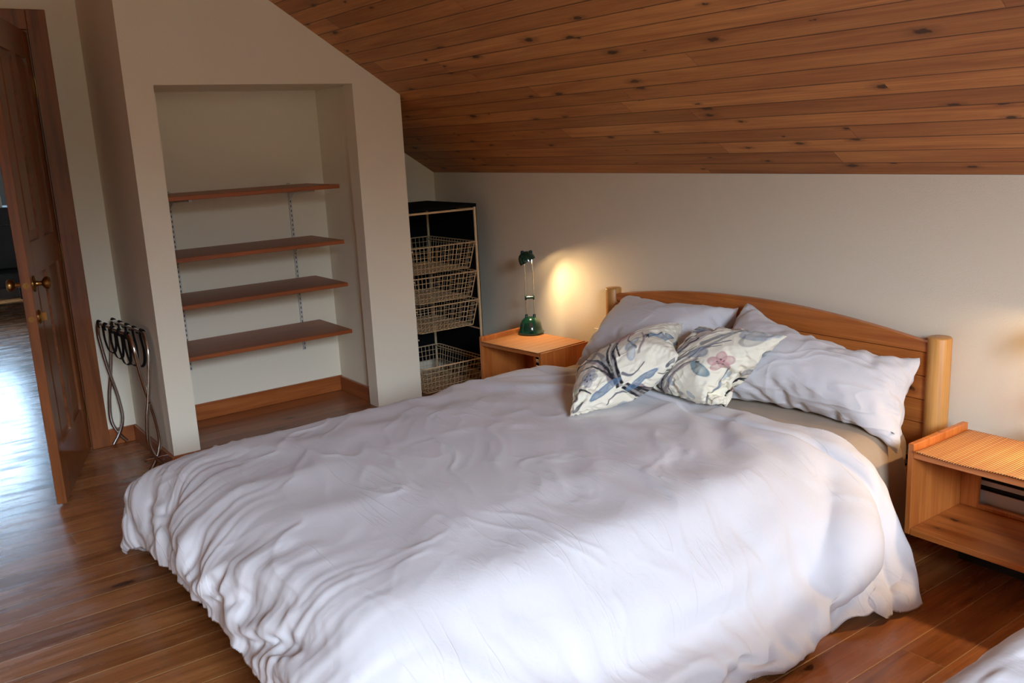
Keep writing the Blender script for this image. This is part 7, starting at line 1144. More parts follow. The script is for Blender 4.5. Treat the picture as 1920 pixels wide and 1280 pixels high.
1,-4,-8,-2,1,3,0,4,10,1,-3,-8,-1,-1,-2,-2,0,-1,-1,4,7,1,-4,-7,-2,2,3,-2,3,7,-1,1,10,6,-4,13], [1966,-1552,1207,34,-3,10,30,15,-10,24,16,-19,19,19,-22,
25,19,-17,34,9,-4,29,11,-14,33,2,15,19,27,6,26,-17,18,13,7,32,32,-1,-16,32,0,-14,33,-2,-13,35,-3,-4,35,-4,-1,35,-4,-1,33,-6,10,35,0,-7,35,-3,-3,35,0,0,
35,0,-4,35,1,-5,34,2,3,35,-6,4,31,-11,13,21,-4,26,29,10,-12,32,-19,-3,24,-11,20,6,22,27,-21,7,-46,-1,5,10,-1,-3,-7,10,7,24,8,-5,9,-9,2,-20,4,-11,31,1,
11,-21,-4,-26,27,5,27,-35,21,-18,-25,-4,14,36,4,-8,12,-7,9,-12,-1,-7,12,1,1,-2,0,6,-12,0,-1,4,-1,2,-8,0,0,-2,-2,-2,15,2,-6,7,0,3,-3,-3,-14,13,0,13,-9,
6,7,-18,-4,-2,4,8,-20,16,2,15,-18,-13,-2,14,3,34,-3,-8,1,-3,1,-10,-22,4,13,33,-8,-12,-30,1,2,4,1,-7,51,1,15,-25,2,-1,3,10,2,-6,7,-7,17,-8,4,-34,7,-7,
-7,-2,-4,-6,4,10,40,-6,-3,-31,-1,7,16,3,-2,14,1,-3,-27,1,2,30,-1,3,-13,2,-2,-1,0,0,-7,-2,-5,28,5,4,-25,-3,-7,26,-4,-5,7,20,2,-23,-21,0,-38,1,7,50,-35,
-7,-15,17,29,-1,-16,6,5,-8,1,-8,5,-14,-25,1,9,52,2,-4,4,7,6,-44,-9,2,31,-1,2,-4,11,-11,-36,-5,-18,-11,7,27,26,3,-8,-13,-2,-4,-3,-7,7,3,9,6,17,-4,-21,
-27,-2,9,5,4,10,15,2,-13,-16,-2,15,30,3,-2,-12,0,1,7,2,-15,-24,-1,15,23,-2,-22,-27,0,-3,-2,-1,-4,0,21,12,61,-70,-12,-18,27,19,17,14,32,-2,-13,3,9,14,
-10,17,-9,8,-4,5,-6,-45,-14,11,21,-2,-1,-2,7,-35,-32,0,-2,0,1,11,1,-1,0,0,5,-17,-1,0,9,0,6,20,9,-4,2,2,-4,-8,-7,3,5,4,2,-13,-6,0,-3,-2,-2,21,11,4,-25,
-10,0,1,0,0,0,0,2,24,12,-1,-22,-12,6,24,20,3,3,6,1,-3,-3,-55,-9,6,35,12,27,-36,-22,-40,15,23,-20,-4,11,15,-8,-1,-12,9,-5,37,-6,5,-3,-12,-42,-54,3,-9,4,
3,20,-5,2,-6,0,0,1,0,5,20,4,-1,6,4,-3,6,5,0,-1,-1,7,-4,-3,0,1,1,1,1,2,0,-2,-2,-1,-2,-2,3,-15,-6,1,8,3,0,2,2,1,3,1,0,-11,-4,3,12,7,1,-4,-4,0,6,6,-32,11,
34,19,-2,5,-36,-15,-35,7,11,26,7,27,19,11,2,-9,-17,7,-11,5,-7,-20,-24,-35,-12,16,32,7,3,5,4,1,2,4,-1,-1,-2,1,2,2,0,0,0,0,-4,-6,2,-6,-6,-1,5,5,6,-5,-4,
4,5,7,0,0,-1,0,2,4,0,3,5,0,1,2,0,0,2,-1,1,3,0,0,4,-1,1,8,-1,0,3,-2,-2,6,-8,-7,12,-31,-11,-12,13,14,-2,23,-14,21,-2,1,-2,20,21,-19,2,7,23,11,-13,5,-64,
2,-22,39,19,21,7,-6,8,-10,6,-14,-2,2,-7,0,-1,-3,-1,-1,-2,0,0,0,0,1,-3,1,-3,-3,0,-3,-7,6,-15,-11,1,10,7,2,9,17,-1,2,6,0,0,6,-1,0,3,0,0,2,0,0,2,-1,-1,3,
-1,-1,2,-3,-2,6,-4,-4,5,1,0,0,14,-9,4,-44,-1,-10,24,8,8,6,-7,3,22,15,21,9,1,-13,-53,8,10,33,10,-6,-8,3,-9,1,0,0,8,-5,11,-2,2,-3,-4,3,-9,-2,1,-4,1,0,5,
1,-2,5,0,0,3,1,-2,6,0,-1,1,-1,-1,2,1,1,-2,1,1,-1,0,0,-2,0,1,-1,0,0,-1,0,0,2,-2,-1,2,-2,-3,4,-2,-2,4,-3,-2,3,-1,-1,0,18,-4,-1,11,-24,2,-31,25,-1,26,-12,
-2,-32,6,12,-3,-2,-3,35,31,3,15,-5,4,-6,4,-5,-4,2,-4,-4,1,-8,3,0,5,4,-2,9,3,-10,12,-5,9,-11,0,-2,4,0,-1,2,0,-1,1,0,0,0,1,1,0,0,1,-1,-1,0,-1,1,1,-1,0,0,
-2,1,1,-1,-2,-2,3,-1,-1,4,-4,-3,5,-4,-4,3,-4,-4,2,-4,-5,2,15,6,-3,23,-12,-6,-1,-29,-7,-14,31,14,6,20,27,11,0,-3,17,-17,-9,-2,4,2,-12,16,5,2,-3,0,-11,
12,-5,0,-1,0,1,-2,3,-2,-6,7,4,-19,8,-7,20,-6,0,1,-1,-1,2,-3,0,3,-3,0,-1,2,0,0,0,1,1,-1,-1,1,-1,1,1,-1,0,1,-2,-3,-3,5,-2,-2,2,-7,-6,5,-5,-5,2,-3,-4,0,
-2,-2,1,1,0,0,16,7,0,30,-14,-16,-1,-18,-5,21,17,21,6,-2,-3,0,0,1,-10,10,3,4,-3,-1,-5,6,-2,-5,3,-2,1,-3,4,1,-3,4,2,6,-9,-9,-18,18,2,-4,1,0,1,0,1,-1,1,0,
-5,1,-4,16,-5,0,2,-2,0,2,-1,1,1,-1,0,1,-1,-1,-1,1,-13,-13,8,1,2,-1,-15,-14,-4,-2,-6,-2,0,-2,0,-1,-3,-2,-1,-3,-1,3,5,3,28,34,-2,6,-4,0,22,17,21,5,-4,-2,
-9,11,3,4,-2,-1,-1,1,0,-14,10,-5,4,-2,2,2,-5,6,0,-3,2,-1,-6,5,-7,-4,4,4,-11,2,0,-1,0,0,-1,0,0,2,0,-2,4,0,-1,8,-2,-1,2,-1,0,3,-1,0,1,-1,1,3,-2,11,4,-9,
-23,-12,14,25,10,-14,7,0,-7,2,-1,-4,0,0,1,-4,3,5,-15,2,8,-2,-6,4,7,-2,-3,35,0,3,-1,-8,-9,0,-3,-3,0,-1,0,2,5,9,-1,12,14,-22,16,13,0,2,-1,0,-3,3,-3,-5,4,
-2,-1,0,0,4,-1,0,-1,0,0,-1,1,-2,-12,3,1,0,1,0,0,0,-1,7,-1,0,1,-1,0,2,0,-1,0,0,8,15,-14,16,-5,-14,-10,1,15,1,0,-1,5,0,-5,-8,2,5,-14,1,5,17,1,-10,-13,
-10,16,-14,1,-2,32,7,8,-6,10,9,3,-1,0,-26,8,11,-12,1,-2,1,0,0,21,-4,2,0,1,-1,-2,-6,5,-1,-2,1,-1,0,1,-1,0,0,0,0,0,-2,-11,3,1,2,0,1,-3,0,0,-3,0,0,3,0,0,
-8,0,-2,6,1,0,7,-1,0,2,0,12,16,-13,10,0,-15,0,0,0,-23,2,17,-4,1,1,13,-1,-4,-9,-2,6,-5,-3,1,30,-8,-15,24,17,18,2,1,0,-35,5,10,17,1,-1,-12,1,0,1,-1,1,19,
-21,6,-4,15,-3,-1,-3,2,-1,0,0,-2,-2,1,0,1,-1,-1,-8,4,2,5,-2,-3,-6,2,4,-10,-1,0,1,0,1,-5,-1,-3,17,1,1,-17,0,0,2,1,-3,12,0,0,3,0,5,10,-5,8,7,-10,7,-3,-5,
7,-6,-5,5,-12,-17,0,-5,-4,-2,1,1,-3,12,18,16,22,21,-29,-3,6,6,3,1,-8,0,-2,15,1,3,10,-5,2,-3,6,-3,4,-9,4,-4,-4,3,3,2,-1,-3,1,0,1,-2,1,1,-1,-1,-2,-5,3,1,
0,0,-3,8,-2,0,-1,1,1,-11,2,1,-1,0,1,10,-3,0,-17,1,0,1,1,-2,13,-1,0,-1,1,1,4,-1,24,8,-21,3,-3,-7,-6,4,10,-8,2,6,-18,2,5,-5,-3,0,0,23,25,-5,-2,3,13,4,-1,
-10,-2,2,8,-2,2,7,-8,1,-4,6,-2,1,-4,3,4,4,-4,-5,-5,5,-1,-1,0,1,-2,1,-1,-2,1,-2,-6,1,2,21,-10,0,-27,10,-1,7,0,0,3,0,2,-17,-1,-4,14,2,0,-2,0,2,-7,0,1,-2,
-1,0,19,-1,-1,-1,1,0,0,-1,15,9,-12,2,0,-2,-9,4,4,18,-11,-15,1,-4,-4,-11,14,30,15,9,-3,-19,-6,2,26,1,2,-2,1,-1,-3,5,-1,5,-9,3,0,-2,1,2,5,-3,-13,-8,6,8,
3,-2,0,-3,2,-3,-9,1,2,26,-13,-4,-21,14,2,3,-2,2,-16,0,0,1,0,0,6,1,4,-14,-3,-9,35,-2,0,-3,1,1,-4,3,1,-10,2,0,0,0,1,2,0,2,4,-1,17,10,-14,7,-6,-6,-1,0,2,
-10,4,6,-10,18,28,-5,-3,1,16,7,1,-1,0,-1,13,-7,2,-5,4,0,3,-4,2,-1,-3,1,1,2,-2,8,3,-5,-12,-2,7,-1,-13,3,0,30,-17,-2,-26,18,4,13,-7,1,2,-1,-3,11,-11,0,1,
-2,0,1,-1,-9,-20,20,10,-31,-2,1,-8,-7,0,-7,-8,-3,4,7,-3,24,12,0,1,0,0,2,0,3,5,0,28,8,-22,-6,2,5,-5,3,2,-8,17,29,7,3,0,8,0,1,0,0,1,-5,4,-2,8,-7,2,0,-4,
3,1,-2,0,0,1,0,5,4,-4,-5,1,2,1,5,-5,0,0,1,-5,-4,4,1,-2,1,-1,15,-12,3,-14,12,-2,-13,4,0,-3,1,5,33,-27,0,0,0,0,-1,2,-18,-21,23,-2,-19,1,3,-20,-10,0,2,2,
1,3,2,0,1,1,2,11,5,29,22,-15,-2,0,0,-3,19,28,19,-2,0,5,-1,-2,-10,3,4,-4,2,0,3,-5,3,1,-5,0,0,-1,1,-1,0,1,5,5,-5,-4,2,1,-9,19,-18,0,-26,23,8,15,-10,0,5,
-5,-2,-23,15,0,3,0,1,17,-11,0,2,-2,0,-31,14,0,6,0,-1,14,-4,2,1,-1,4,9,-11,3,5,-13,1,1,-2,0,0,0,-9,-2,14,3,2,-6,-9,-8,13,13,-4,-4,-1,21,27,-7,2,-1,10,
-4,5,12,-2,-2,-6,2,2,3,-6,2,0,-3,2,0,-1,0,0,-3,0,-6,-7,2,29,1,-21,-27,21,14,3,7,-6,1,-2,2,-5,-16,10,3,18,-11,0,-2,1,1,-3,3,-6,-20,8,3,23,-11,0,5,-5,-5,
-23,17,14,12,-10,-2,14,-16,0,-3,6,0,1,-2,0,0,-2,-4,0,6,-2,-3,4,-14,-7,6,17,4,-7,-3,21,27,-2,0,1,-1,2,1,-6,0,-2,25,-18,7,-2,6,-1,0,-3,2,-1,-3,0,-3,-8,1,
-13,-11,-2,10,28,0,3,0,0,-1,-6,2,-1,2,0,5,20,-14,0,-6,5,0,2,-1,-1,-12,8,2,3,-2,1,-8,3,-5,11,-3,5,5,-6,0,4,-3,3,-13,9,-1,13,-11,0,0,-1,1,3,-3,-5,0,2,
-12,-12,14,12,4,-7,4,1,-4,-8,21,27,4,0,2,-5,1,-1,17,-5,4,-1,1,-1,3,-11,4,0,-2,0,-3,-6,3,-2,-3,0,-1,-1,0,-7,20,-3,10,-2,0,2,14,-9,1,4,-6,-2,-17,14,-1,
-2,2,0,-4,1,1,3,-1,4,12,-6,0,-5,3,4,-10,2,-2,23,-15,2,3,-8,-3,-7,13,-1,-2,2,0,1,-1,1,0,-1,16,-1,-19,-6,4,6,2,-2,-4,-14,1,13,-3,23,25,24,-14,2,9,-7,-6,
-14,7,11,4,-22,-4,-9,19,8,-4,-8,1,-2,-6,-1,-7,-8,-2,20,20,-1,-23,14,0,16,-13,3,-1,8,-2,0,7,-3,2,8,-8,1,2,-4,0,2,-2,0,0,0,-1,-2,3,-3,-7,10,1,-3,2,2,-8,
3,-1,13,-7,1,2,-2,1,-3,2,-1,0,0,-9,-16,10,3,8,-4,19,11,-23,-11,0,10,0,-1,-1,2,24,25,-11,6,-8,15,-17,18,22,-17,-10,-9,27,-3,-6,-55,-7,-7,26,22,-3,-4,0,
4,4,1,3,11,-1,2,0,0,4,-7,-2,0,-14,-4,-3,8,4,-3,20,0,0,-4,1,-1,-3,0,0,13,-3,1,5,-3,1,1,-2,-3,7,-6,1,0,0,1,-9,8,2,7,-6,-1,-11,9,-1,-4,2,-4,-3,1,0,12,-6,
1,4,-4,4,0,-2,6,-1,-5,3,24,24,-1,2,1,-1,2,-1,-3,2,-3,4,-42,15,4,2,0,8,-22,-21,-1,35,21,8,21,-15,-12,-18,15,7,-3,-2,-1,-27,-8,-3,20,10,-4,8,1,3,-18,-4,
-2,19,4,0,-1,0,0,-1,0,0,0,0,1,22,-9,3,-17,7,-4,-23,-1,-1,11,4,0,9,0,1,6,-1,-11,-18,2,9,19,-2,1,-10,1,-1,2,0,17,21,-23,-7,0,5,0,25,24,0,1,1,-1,3,-2,0,
-48,9,-1,-2,-1,7,11,5,0,-1,0,8,-22,-21,-19,39,22,10,31,-23,5,-64,11,3,21,11,-6,9,2,6,-12,-3,-1,-8,-1,-1,3,1,0,18,3,0,-3,-1,0,1,0,1,-16,-3,-4,-11,-5,4,
13,5,0,-1,1,-4,10,3,-5,-16,-5,13,26,2,-3,26,-19,-4,-5,10,-1,5,-7,-7,-16,14,19,8,-14,-1,24,24,9,-5,5,-7,-40,2,4,10,4,4,10,1,2,9,-2,0,4,0,-3,20,-14,17,
-40,6,-12,18,7,-3,-1,2,0,-11,1,3,-6,-1,0,-6,-2,0,10,2,2,-20,-9,-3,2,3,-1,-1,0,-2,2,2,-3,-5,-4,3,13,7,-3,18,4,-2,0,-1,1,-28,-7,-1,37,6,-2,12,-8,4,-13,8,
1,15,-11,0,-7,6,6,9,-13,0,-1,-1,-2,26,23,9,-32,12,6,16,-3,2,8,-4,-1,5,-5,-1,4,-3,-1,4,-7,1,-7,11,-15,-13,11,7,-43,-11,5,41,11,-2,-1,1,5,-21,-3,-1,-5,
-2,-1,1,1,-2,5,1,2,-10,-6,-1,0,0,-1,1,1,1,14,6,-2,8,2,1,-11,-3,1,-6,-1,0,17,3,3,-12,-3,-1,-3,0,-1,1,1,-2,3,2,-3,10,2,-3,14,-2,2,19,-22])


def unpack(name, k=0):
    rows, cols, q = SHAPES[name][:3]
    r = np.array(SHAPES[name][3 + k], float).reshape(rows, cols, 3)
    return np.cumsum(np.cumsum(r, 0), 1) * q


from mathutils import noise as mnoise
DR = {n: (unpack(n), unpack(n, 1) if len(SHAPES[n]) > 4 else None) for n in SHAPES}


def upsample(g, k):
    def one(a):
        n = a.shape[0]
        p = np.concatenate([2 * a[:1] - a[1:2], a, 2 * a[-1:] - a[-2:-1]], 0)
        out = []
        for j in range(k):
            t = j / k
            p0, p1, p2, p3 = p[:-3], p[1:-2], p[2:-1], p[3:]
            out.append(.5 * (2 * p1 + (p2 - p0) * t + (2 * p0 - 5 * p1 + 4 * p2 - p3) * t * t + (3 * p1 - p0 - 3 * p2 + p3) * t ** 3))
        r = np.stack(out, 1).reshape((n - 1) * k, *a.shape[1:])
        return np.concatenate([r, a[-1:]], 0)
    g = one(g)
    return one(g.transpose(1, 0, 2)).transpose(1, 0, 2)


def hash2(ix, iy, seed):
    h = (ix.astype(np.int64) * 374761393 + iy.astype(np.int64) * 668265263 + seed * 974634777) & 0xffffffff
    h = ((h ^ (h >> 13)) * 1274126177) & 0xffffffff
    return ((h ^ (h >> 16)) & 0xffff) / 65535.0


def vnoise(x, y, seed=0):
    ix, iy = np.floor(x), np.floor(y)
    fx, fy = x - ix, y - iy
    fx = fx * fx * fx * (fx * (fx * 6 - 15) + 10)
    fy = fy * fy * fy * (fy * (fy * 6 - 15) + 10)
    a, b = hash2(ix, iy, seed), hash2(ix + 1, iy, seed)
    c, d = hash2(ix, iy + 1, seed), hash2(ix + 1, iy + 1, seed)
    return (a * (1 - fx) + b * fx) * (1 - fy) + (c * (1 - fx) + d * fx) * fy * 1.0


def fbm(x, y, seed=0, o=4):
    s, a, t = 0, 1, 0
    for i in range(o):
        s = s + a * vnoise(x, y, seed + i * 17)
        t += a
        a *= .5
        x, y = x * 2.03 + 5.1, y * 2.03 + 1.7
    return s / t


def gnormals(g):
    du = np.gradient(g, axis=1)
    dv_ = np.gradient(g, axis=0)
    n = np.cross(du, dv_)
    l = np.linalg.norm(n, axis=2, keepdims=True)
    return n / np.maximum(l, 1e-9)


def gridmesh(name, top, bot, mat, parent=None, flip=False, colors=None):
    ny, nx = top.shape[:2]
    idt = np.arange(ny * nx).reshape(ny, nx)
    V = [top.reshape(-1, 3)]
    faces = []

    def quads(ids, rev):
        q = np.stack([ids[:-1, :-1], ids[:-1, 1:], ids[1:, 1:], ids[1:, :-1]], -1).reshape(-1, 4)
        return q[:, ::-1] if rev else q
    faces.append(quads(idt, flip))
    if bot is not None:
        idb = idt.copy()
        inner = np.arange((ny - 2) * (nx - 2)).reshape(ny - 2, nx - 2) + ny * nx
        idb[1:-1, 1:-1] = inner
        V.append(bot[1:-1, 1:-1].reshape(-1, 3))
        faces.append(quads(idb, not flip))
    V = np.concatenate(V)
    F = np.concatenate(faces)
    me = bpy.data.meshes.new(name)
    me.vertices.add(len(V))
    me.vertices.foreach_set('co', V.astype(np.float32).ravel())
    me.loops.add(len(F) * 4)
    me.loops.foreach_set('vertex_index', F.astype(np.int32).ravel())
    me.polygons.add(len(F))
    me.polygons.foreach_set('loop_start', np.arange(0, len(F) * 4, 4, dtype=np.int32))
    me.polygons.foreach_set('use_smooth', np.ones(len(F), dtype=bool))
    me.update(calc_edges=True)
    if colors is not None:
        at = me.color_attributes.new('pattern', 'FLOAT_COLOR', 'POINT')
        cc = np.ones((len(V), 4), np.float32)
        cc[:ny * nx, :3] = colors[0].reshape(-1, 3)
        cc[ny * nx:, :3] = colors[1][1:-1, 1:-1].reshape(-1, 3)
        at.data.foreach_set('color', cc.ravel())
    me.materials.append(mat)
    o = bpy.data.objects.new(name, me)
    C.objects.link(o)
    if parent is not None:
        o.parent = parent
    return o


def sm(x, a, b):
    t = np.clip((x - a) / (b - a), 0, 1)
    return t * t * (3 - 2 * t)


def metric(g):
    """distance along u (m) and v (m) over the grid"""
    du = np.linalg.norm(np.diff(g, axis=1), axis=2)
    dv_ = np.linalg.norm(np.diff(g, axis=0), axis=2)
    u = np.concatenate([np.zeros((g.shape[0], 1)), np.cumsum(du, 1)], 1)
    v = np.concatenate([np.zeros((1, g.shape[1])), np.cumsum(dv_, 0)], 0)
    return u, v


# ---- duvet
K = 5
tg = DR['duvet'][0].copy()
for _ in range(3):
    avg = .25 * (tg[:-2, 1:-1] + tg[2:, 1:-1] + tg[1:-1, :-2] + tg[1:-1, 2:])
    tg[1:-6, 4:-3] = tg[1:-6, 4:-3] * .5 + .5 * avg[:-5, 3:-2]
top = upsample(tg, K)
bot = top.copy()
top[..., 2] = np.maximum(top[..., 2], .004)
nr = gnormals(top)
if nr[nr.shape[0] // 2, nr.shape[1] // 2, 2] < 0:
    nr = -nr
H, W = top.shape[:2]
# the stuffed head corner swings out towards the nightstand, the foot corner keeps a puffed peak
vv, uu = np.meshgrid(np.linspace(0, 1, H), np.linspace(0, 1, W), indexing='ij')
sw_ = sm(uu, .70, .84) * (1 - sm(vv, .02, .24)) * (1 - .75 * sm(uu, .93, 1.0))
for g_ in (top,):
    g_[..., 1] += .125 * sw_
    g_[..., 0] += .02 * sw_
    w3 = np.exp(-((g_[..., 0] - .06) ** 2 + (g_[..., 1] + 2.36) ** 2 + (g_[..., 2] - .26) ** 2) / .13 ** 2)
    g_[..., 0] -= .075 * w3
    g_[..., 1] -= .03 * w3
    g_[..., 2] += .035 * w3
nr = gnormals(top)
if nr[H // 2, W // 2, 2] < 0:
    nr = -nr
vv, uu = np.meshgrid(np.linspace(0, 1, H), np.linspace(0, 1, W), indexing='ij')
S = uu * 2.43                     # metres across the duvet
T = vv * 2.03                     # metres from head edge to foot edge
dF = 2.03 - T                     # distance to the foot hem
dR = 2.43 - S
dL = S
wx = (fbm(S * 2.2, T * 2.2, 5, 3) - .5)
wy = (fbm(S * 2.2, T * 2.2, 9, 3) - .5)
disp = np.zeros_like(S)
# gathers that run up from the foot hem, leaning to the left corner
lean = S + .30 * dF * (.35 + .65 * np.clip(1.6 - S, -1, 1)) + wx * .14
g1 = fbm(lean * 21, dF * .8 + wy * .6, 31, 2) - .5
g2 = fbm(lean * 44, dF * 1.5 + wy * .6, 37, 2) - .5
amp = sm(-dF, -.62 - .25 * wx, -.10) * (.15 + 1.35 * fbm(S * 1.7, dF * 1.4, 41, 2)) * (1.15 - .45 * sm(S, 1.1, 2.1))
disp += amp * (g1 * .019 + g2 * .008)
# gathers along the left hem
g1 = fbm(S * 2.2, T * 17 + wx * 2, 51, 2) - .5
disp += sm(-dL, -.45, -.06) * g1 * .016
# hanging folds on the right side
g1 = fbm(S * 1.1 + wy * .7, (T + S * .25) * 7.5 + wx * 2.4, 61, 2) - .5
g2 = fbm(S * 2.6 + wy, (T + S * .25) * 19 + wx * 4, 67, 2) - .5
disp += sm(-dR, -.72, -.2) * (g1 * .038 + g2 * .008)
# pinched head edge
g1 = fbm(S * 26 + wx * 3, T * 3, 71, 2) - .5
disp += sm(-T, -.16, -.01) * g1 * .002
# the stitched band that borders the head edge, and the deep fold beside the hanging corner
disp += -.010 * np.exp(-((T - .115 - .012 * wx) / .009) ** 2) + .010 * sm(-T, -.115, -.07) * np.maximum(sm(S, 1.62, 1.8), sm(-S, -.8, -.6))
disp += -.042 * np.exp(-((T - .37 - .16 * dR) / .040) ** 2) * sm(S, 1.98, 2.28)
disp += .030 * np.exp(-((T - .20 - .05 * dR) / .10) ** 2) * sm(S, 1.95, 2.2)
# long soft creases on the top
for k_, (fx, fy, an, am) in enumerate(((5.5, 1.6, .5, .012), (9, 2.4, .35, .007), (4.2, 1.3, -.6, .008), (16, 4, .6, .0035))):
    ca, sa = math.cos(an), math.sin(an)
    a_, b2 = S * ca + T * sa, -S * sa + T * ca
    n_ = fbm(a_ * fy + wx * 1.2, b2 * fx + wy * 2.5, 81 + k_ * 7, 2)
    r_ = 1 - np.abs(n_ - .5) * 2
    mask = sm(fbm(S * 1.6 + k_, T * 1.6, 91 + k_, 2), .42, .66)
    disp += mask * (r_ ** 8 - .15) * am * .5 * sm(T, .10, .22)
top = top + nr * disp[..., None]
top[..., 2] = np.maximum(top[..., 2], .005)
edge_ = np.minimum(np.minimum(uu, 1 - uu) * 2.43, np.minimum(vv, 1 - vv) * 2.03)
thick_ = .022 * sm(edge_, 0, .12)
bot = top - nr * thick_[..., None]
bot[..., 2] = np.maximum(bot[..., 2], .003)
bot[0], bot[-1], bot[:, 0], bot[:, -1] = top[0], top[-1], top[:, 0], top[:, -1]
# keep the underside below the top
inner_ = np.minimum(np.minimum(top[..., 0] - .085, 1.56 - top[..., 0]), np.minimum(-.57 - top[..., 1], top[..., 1] + 2.2))
flat = (inner_ > 0) & (edge_ > 0)
rest_ = .417 - .055 * (1 - sm(inner_, 0, .09))
bot[..., 2] = np.where(flat, np.maximum(np.minimum(bot[..., 2], top[..., 2] - .014), rest_), bot[..., 2])
top[..., 2] = np.where(flat, np.maximum(top[..., 2], rest_ + .004), top[..., 2])
duvet = gridmesh('duvet', top, bot, M['white'], flip=True)
tag(duvet, 'puffy white duvet spread over the big bed with the arched headboard', 'duvet')

# ---- sheet and pillows
g = upsample(DR['sheet'][0], 6)
sheet = gridmesh('top_sheet', g, None, M['tan'], flip=True)
md = sheet.modifiers.new('solid', 'SOLIDIFY')
md.thickness = .002
md.offset = 1
tag(sheet, 'tan cotton sheet between the white duvet and the pillows of the big bed', 'sheet')


def make_pillow(which, name, mat, k, seed, strength, paint=None):
    upper0, lower0 = DR[which]
    t, b = upsample(upper0, k), upsample(lower0, k)
    n = gnormals(t)
    mid = t[t.shape[0] // 2, t.shape[1] // 2] - b[t.shape[0] // 2, t.shape[1] // 2]
    if (n[n.shape[0] // 2, n.shape[1] // 2] * mid).sum() < 0:
        n = -n
    u_, v_ = np.meshgrid(np.linspace(0, 1, t.shape[1]), np.linspace(0, 1, t.shape[0]))
    wx_ = fbm(u_ * 3, v_ * 3, seed, 2) - .5
    d = 0
    for i_, (fx, fy, an, am) in enumerate(((9, 2.2, .5, 1.0), (14, 3, -.5, .6), (7, 2, 1.2, .8))):
        ca, sa = math.cos(an), math.sin(an)
        a_, b_2 = u_ * ca + v_ * sa, -u_ * sa + v_ * ca
        n_ = fbm(a_ * fy + wx_ * 1.5, b_2 * fx + wx_ * 3, seed + 5 + i_, 2)
        d = d + ((1 - np.abs(n_ - .5) * 2) ** 5 - .25) * am * sm(fbm(u_ * 2.4 + i_, v_ * 2.4, seed + 21 + i_, 2), .38, .62)
    # short puckers along the seams
    e_ = np.minimum(np.minimum(u_, 1 - u_), np.minimum(v_, 1 - v_))
    cover_amount = np.where(np.minimum(u_, 1 - u_) < np.minimum(v_, 1 - v_), v_, u_)
    d = d + (fbm(cover_amount * 26, e_ * 3, seed + 40, 2) - .5) * sm(-e_, -.16, -.02) * 1.1
    d = d * strength * sm(e_, 0, .03)
    t = t + n * d[..., None]
    col = None
    if paint is not None:
        col = (paint(u_, v_, seed), paint(1 - u_, v_, seed + 3))
    # orientation test for the faces
    nn = gnormals(t)[t.shape[0] // 2, t.shape[1] // 2]
    return gridmesh(name, t, b, mat, flip=(nn * mid).sum() < 0, colors=col)


pl = make_pillow('pillow_a', 'pillow', M['white'], 9, 11, .0035)
tag(pl, 'white pillow leaning on the headboard by the lit lamp, behind both floral cushions', 'pillow', 'white pillows on the big bed')
pr_ = make_pillow('pillow_b', 'pillow', M['white'], 9, 23, .0035)
tag(pr_, 'white pillow with one end exposed, by the headboard post next to the striped mat', 'pillow', 'white pillows on the big bed')
# open hem of the pillowcase, lying out on the sheet
nu, nv = 26, 14
fl = np.zeros((nv, nu, 3))
for j in range(nv):
    for i in range(nu):
        a, b = i / (nu - 1), j / (nv - 1)
        x = 1.50 + .15 * a + .02 * b
        y = -.235 - .085 * b - .03 * a * (1 - b) + .012 * math.sin(a * 9)
        z = .412 + .016 * math.sin(b * 5 + a * 3) ** 2 * (1 - .5 * a) + .03 * (1 - b) * (1 - a)
        fl[j, i] = (x, y, z)
ft = upsample(fl, 3)
fo = gridmesh('case_hem', ft, None, M['white'], pr_)
fo.modifiers.new('solid', 'SOLIDIFY').thickness = .003

# ---- floral cushions
BG = np.array(srgb(238, 232, 212)[:3])


def tone(*c):
    return np.array(srgb(*c)[:3])


def stroke(img, u, v, pts, w0, w1, col, a, seed):
    P = [Vector((p[0], p[1], 0)) for p in pts]
    Q = smooth_path(P, 7)
    best = np.full(u.shape, 9.0)
    wid = np.full(u.shape, w0)
    wu = (fbm(u * 9, v * 9, seed, 2) - .5) * .022
    for i in range(len(Q) - 1):
        ax, ay, bx, by = Q[i].x, Q[i].y, Q[i + 1].x, Q[i + 1].y
        dx, dy = bx - ax, by - ay
        t = np.clip(((u + wu - ax) * dx + (v - wu - ay) * dy) / (dx * dx + dy * dy + 1e-9), 0, 1)
        d = np.hypot(u + wu - ax - t * dx, v - wu - ay - t * dy)
        m = d < best
        best = np.where(m, d, best)
        wid = np.where(m, w0 + (w1 - w0) * (i + t) / (len(Q) - 1), wid)
    tex = .95 + .8 * (fbm(u * 30, v * 30, seed + 3, 2) - .4)
    cover_amount = (1 - sm(best, wid * .7, wid * 1.15)) * a * np.clip(tex, .25, 1)
    return img * (1 - cover_amount[..., None]) + np.asarray(col) * cover_amount[..., None]


def petal(img, u, v, cx, cy, ang, reach, breadth, col, a, seed):
    ca, sa = math.cos(ang), math.sin(ang)
    x = (u - cx) * ca + (v - cy) * sa
    y = -(u - cx) * sa + (v - cy) * ca
    wobble = (fbm(u * 11, v * 11, seed, 2) - .5) * .35
    r = np.hypot((x - reach * .5) / (reach * .55), y / breadth) + wobble
    edge = .75 + .4 * sm(r, .6, .95)
    cover_amount = (1 - sm(r, .88, 1.06)) * a * np.clip(edge * (.55 + .9 * fbm(u * 16, v * 16, seed + 9, 3)), 0, 1)
    return img * (1 - cover_amount[..., None]) + np.asarray(col) * cover_amount[..., None]


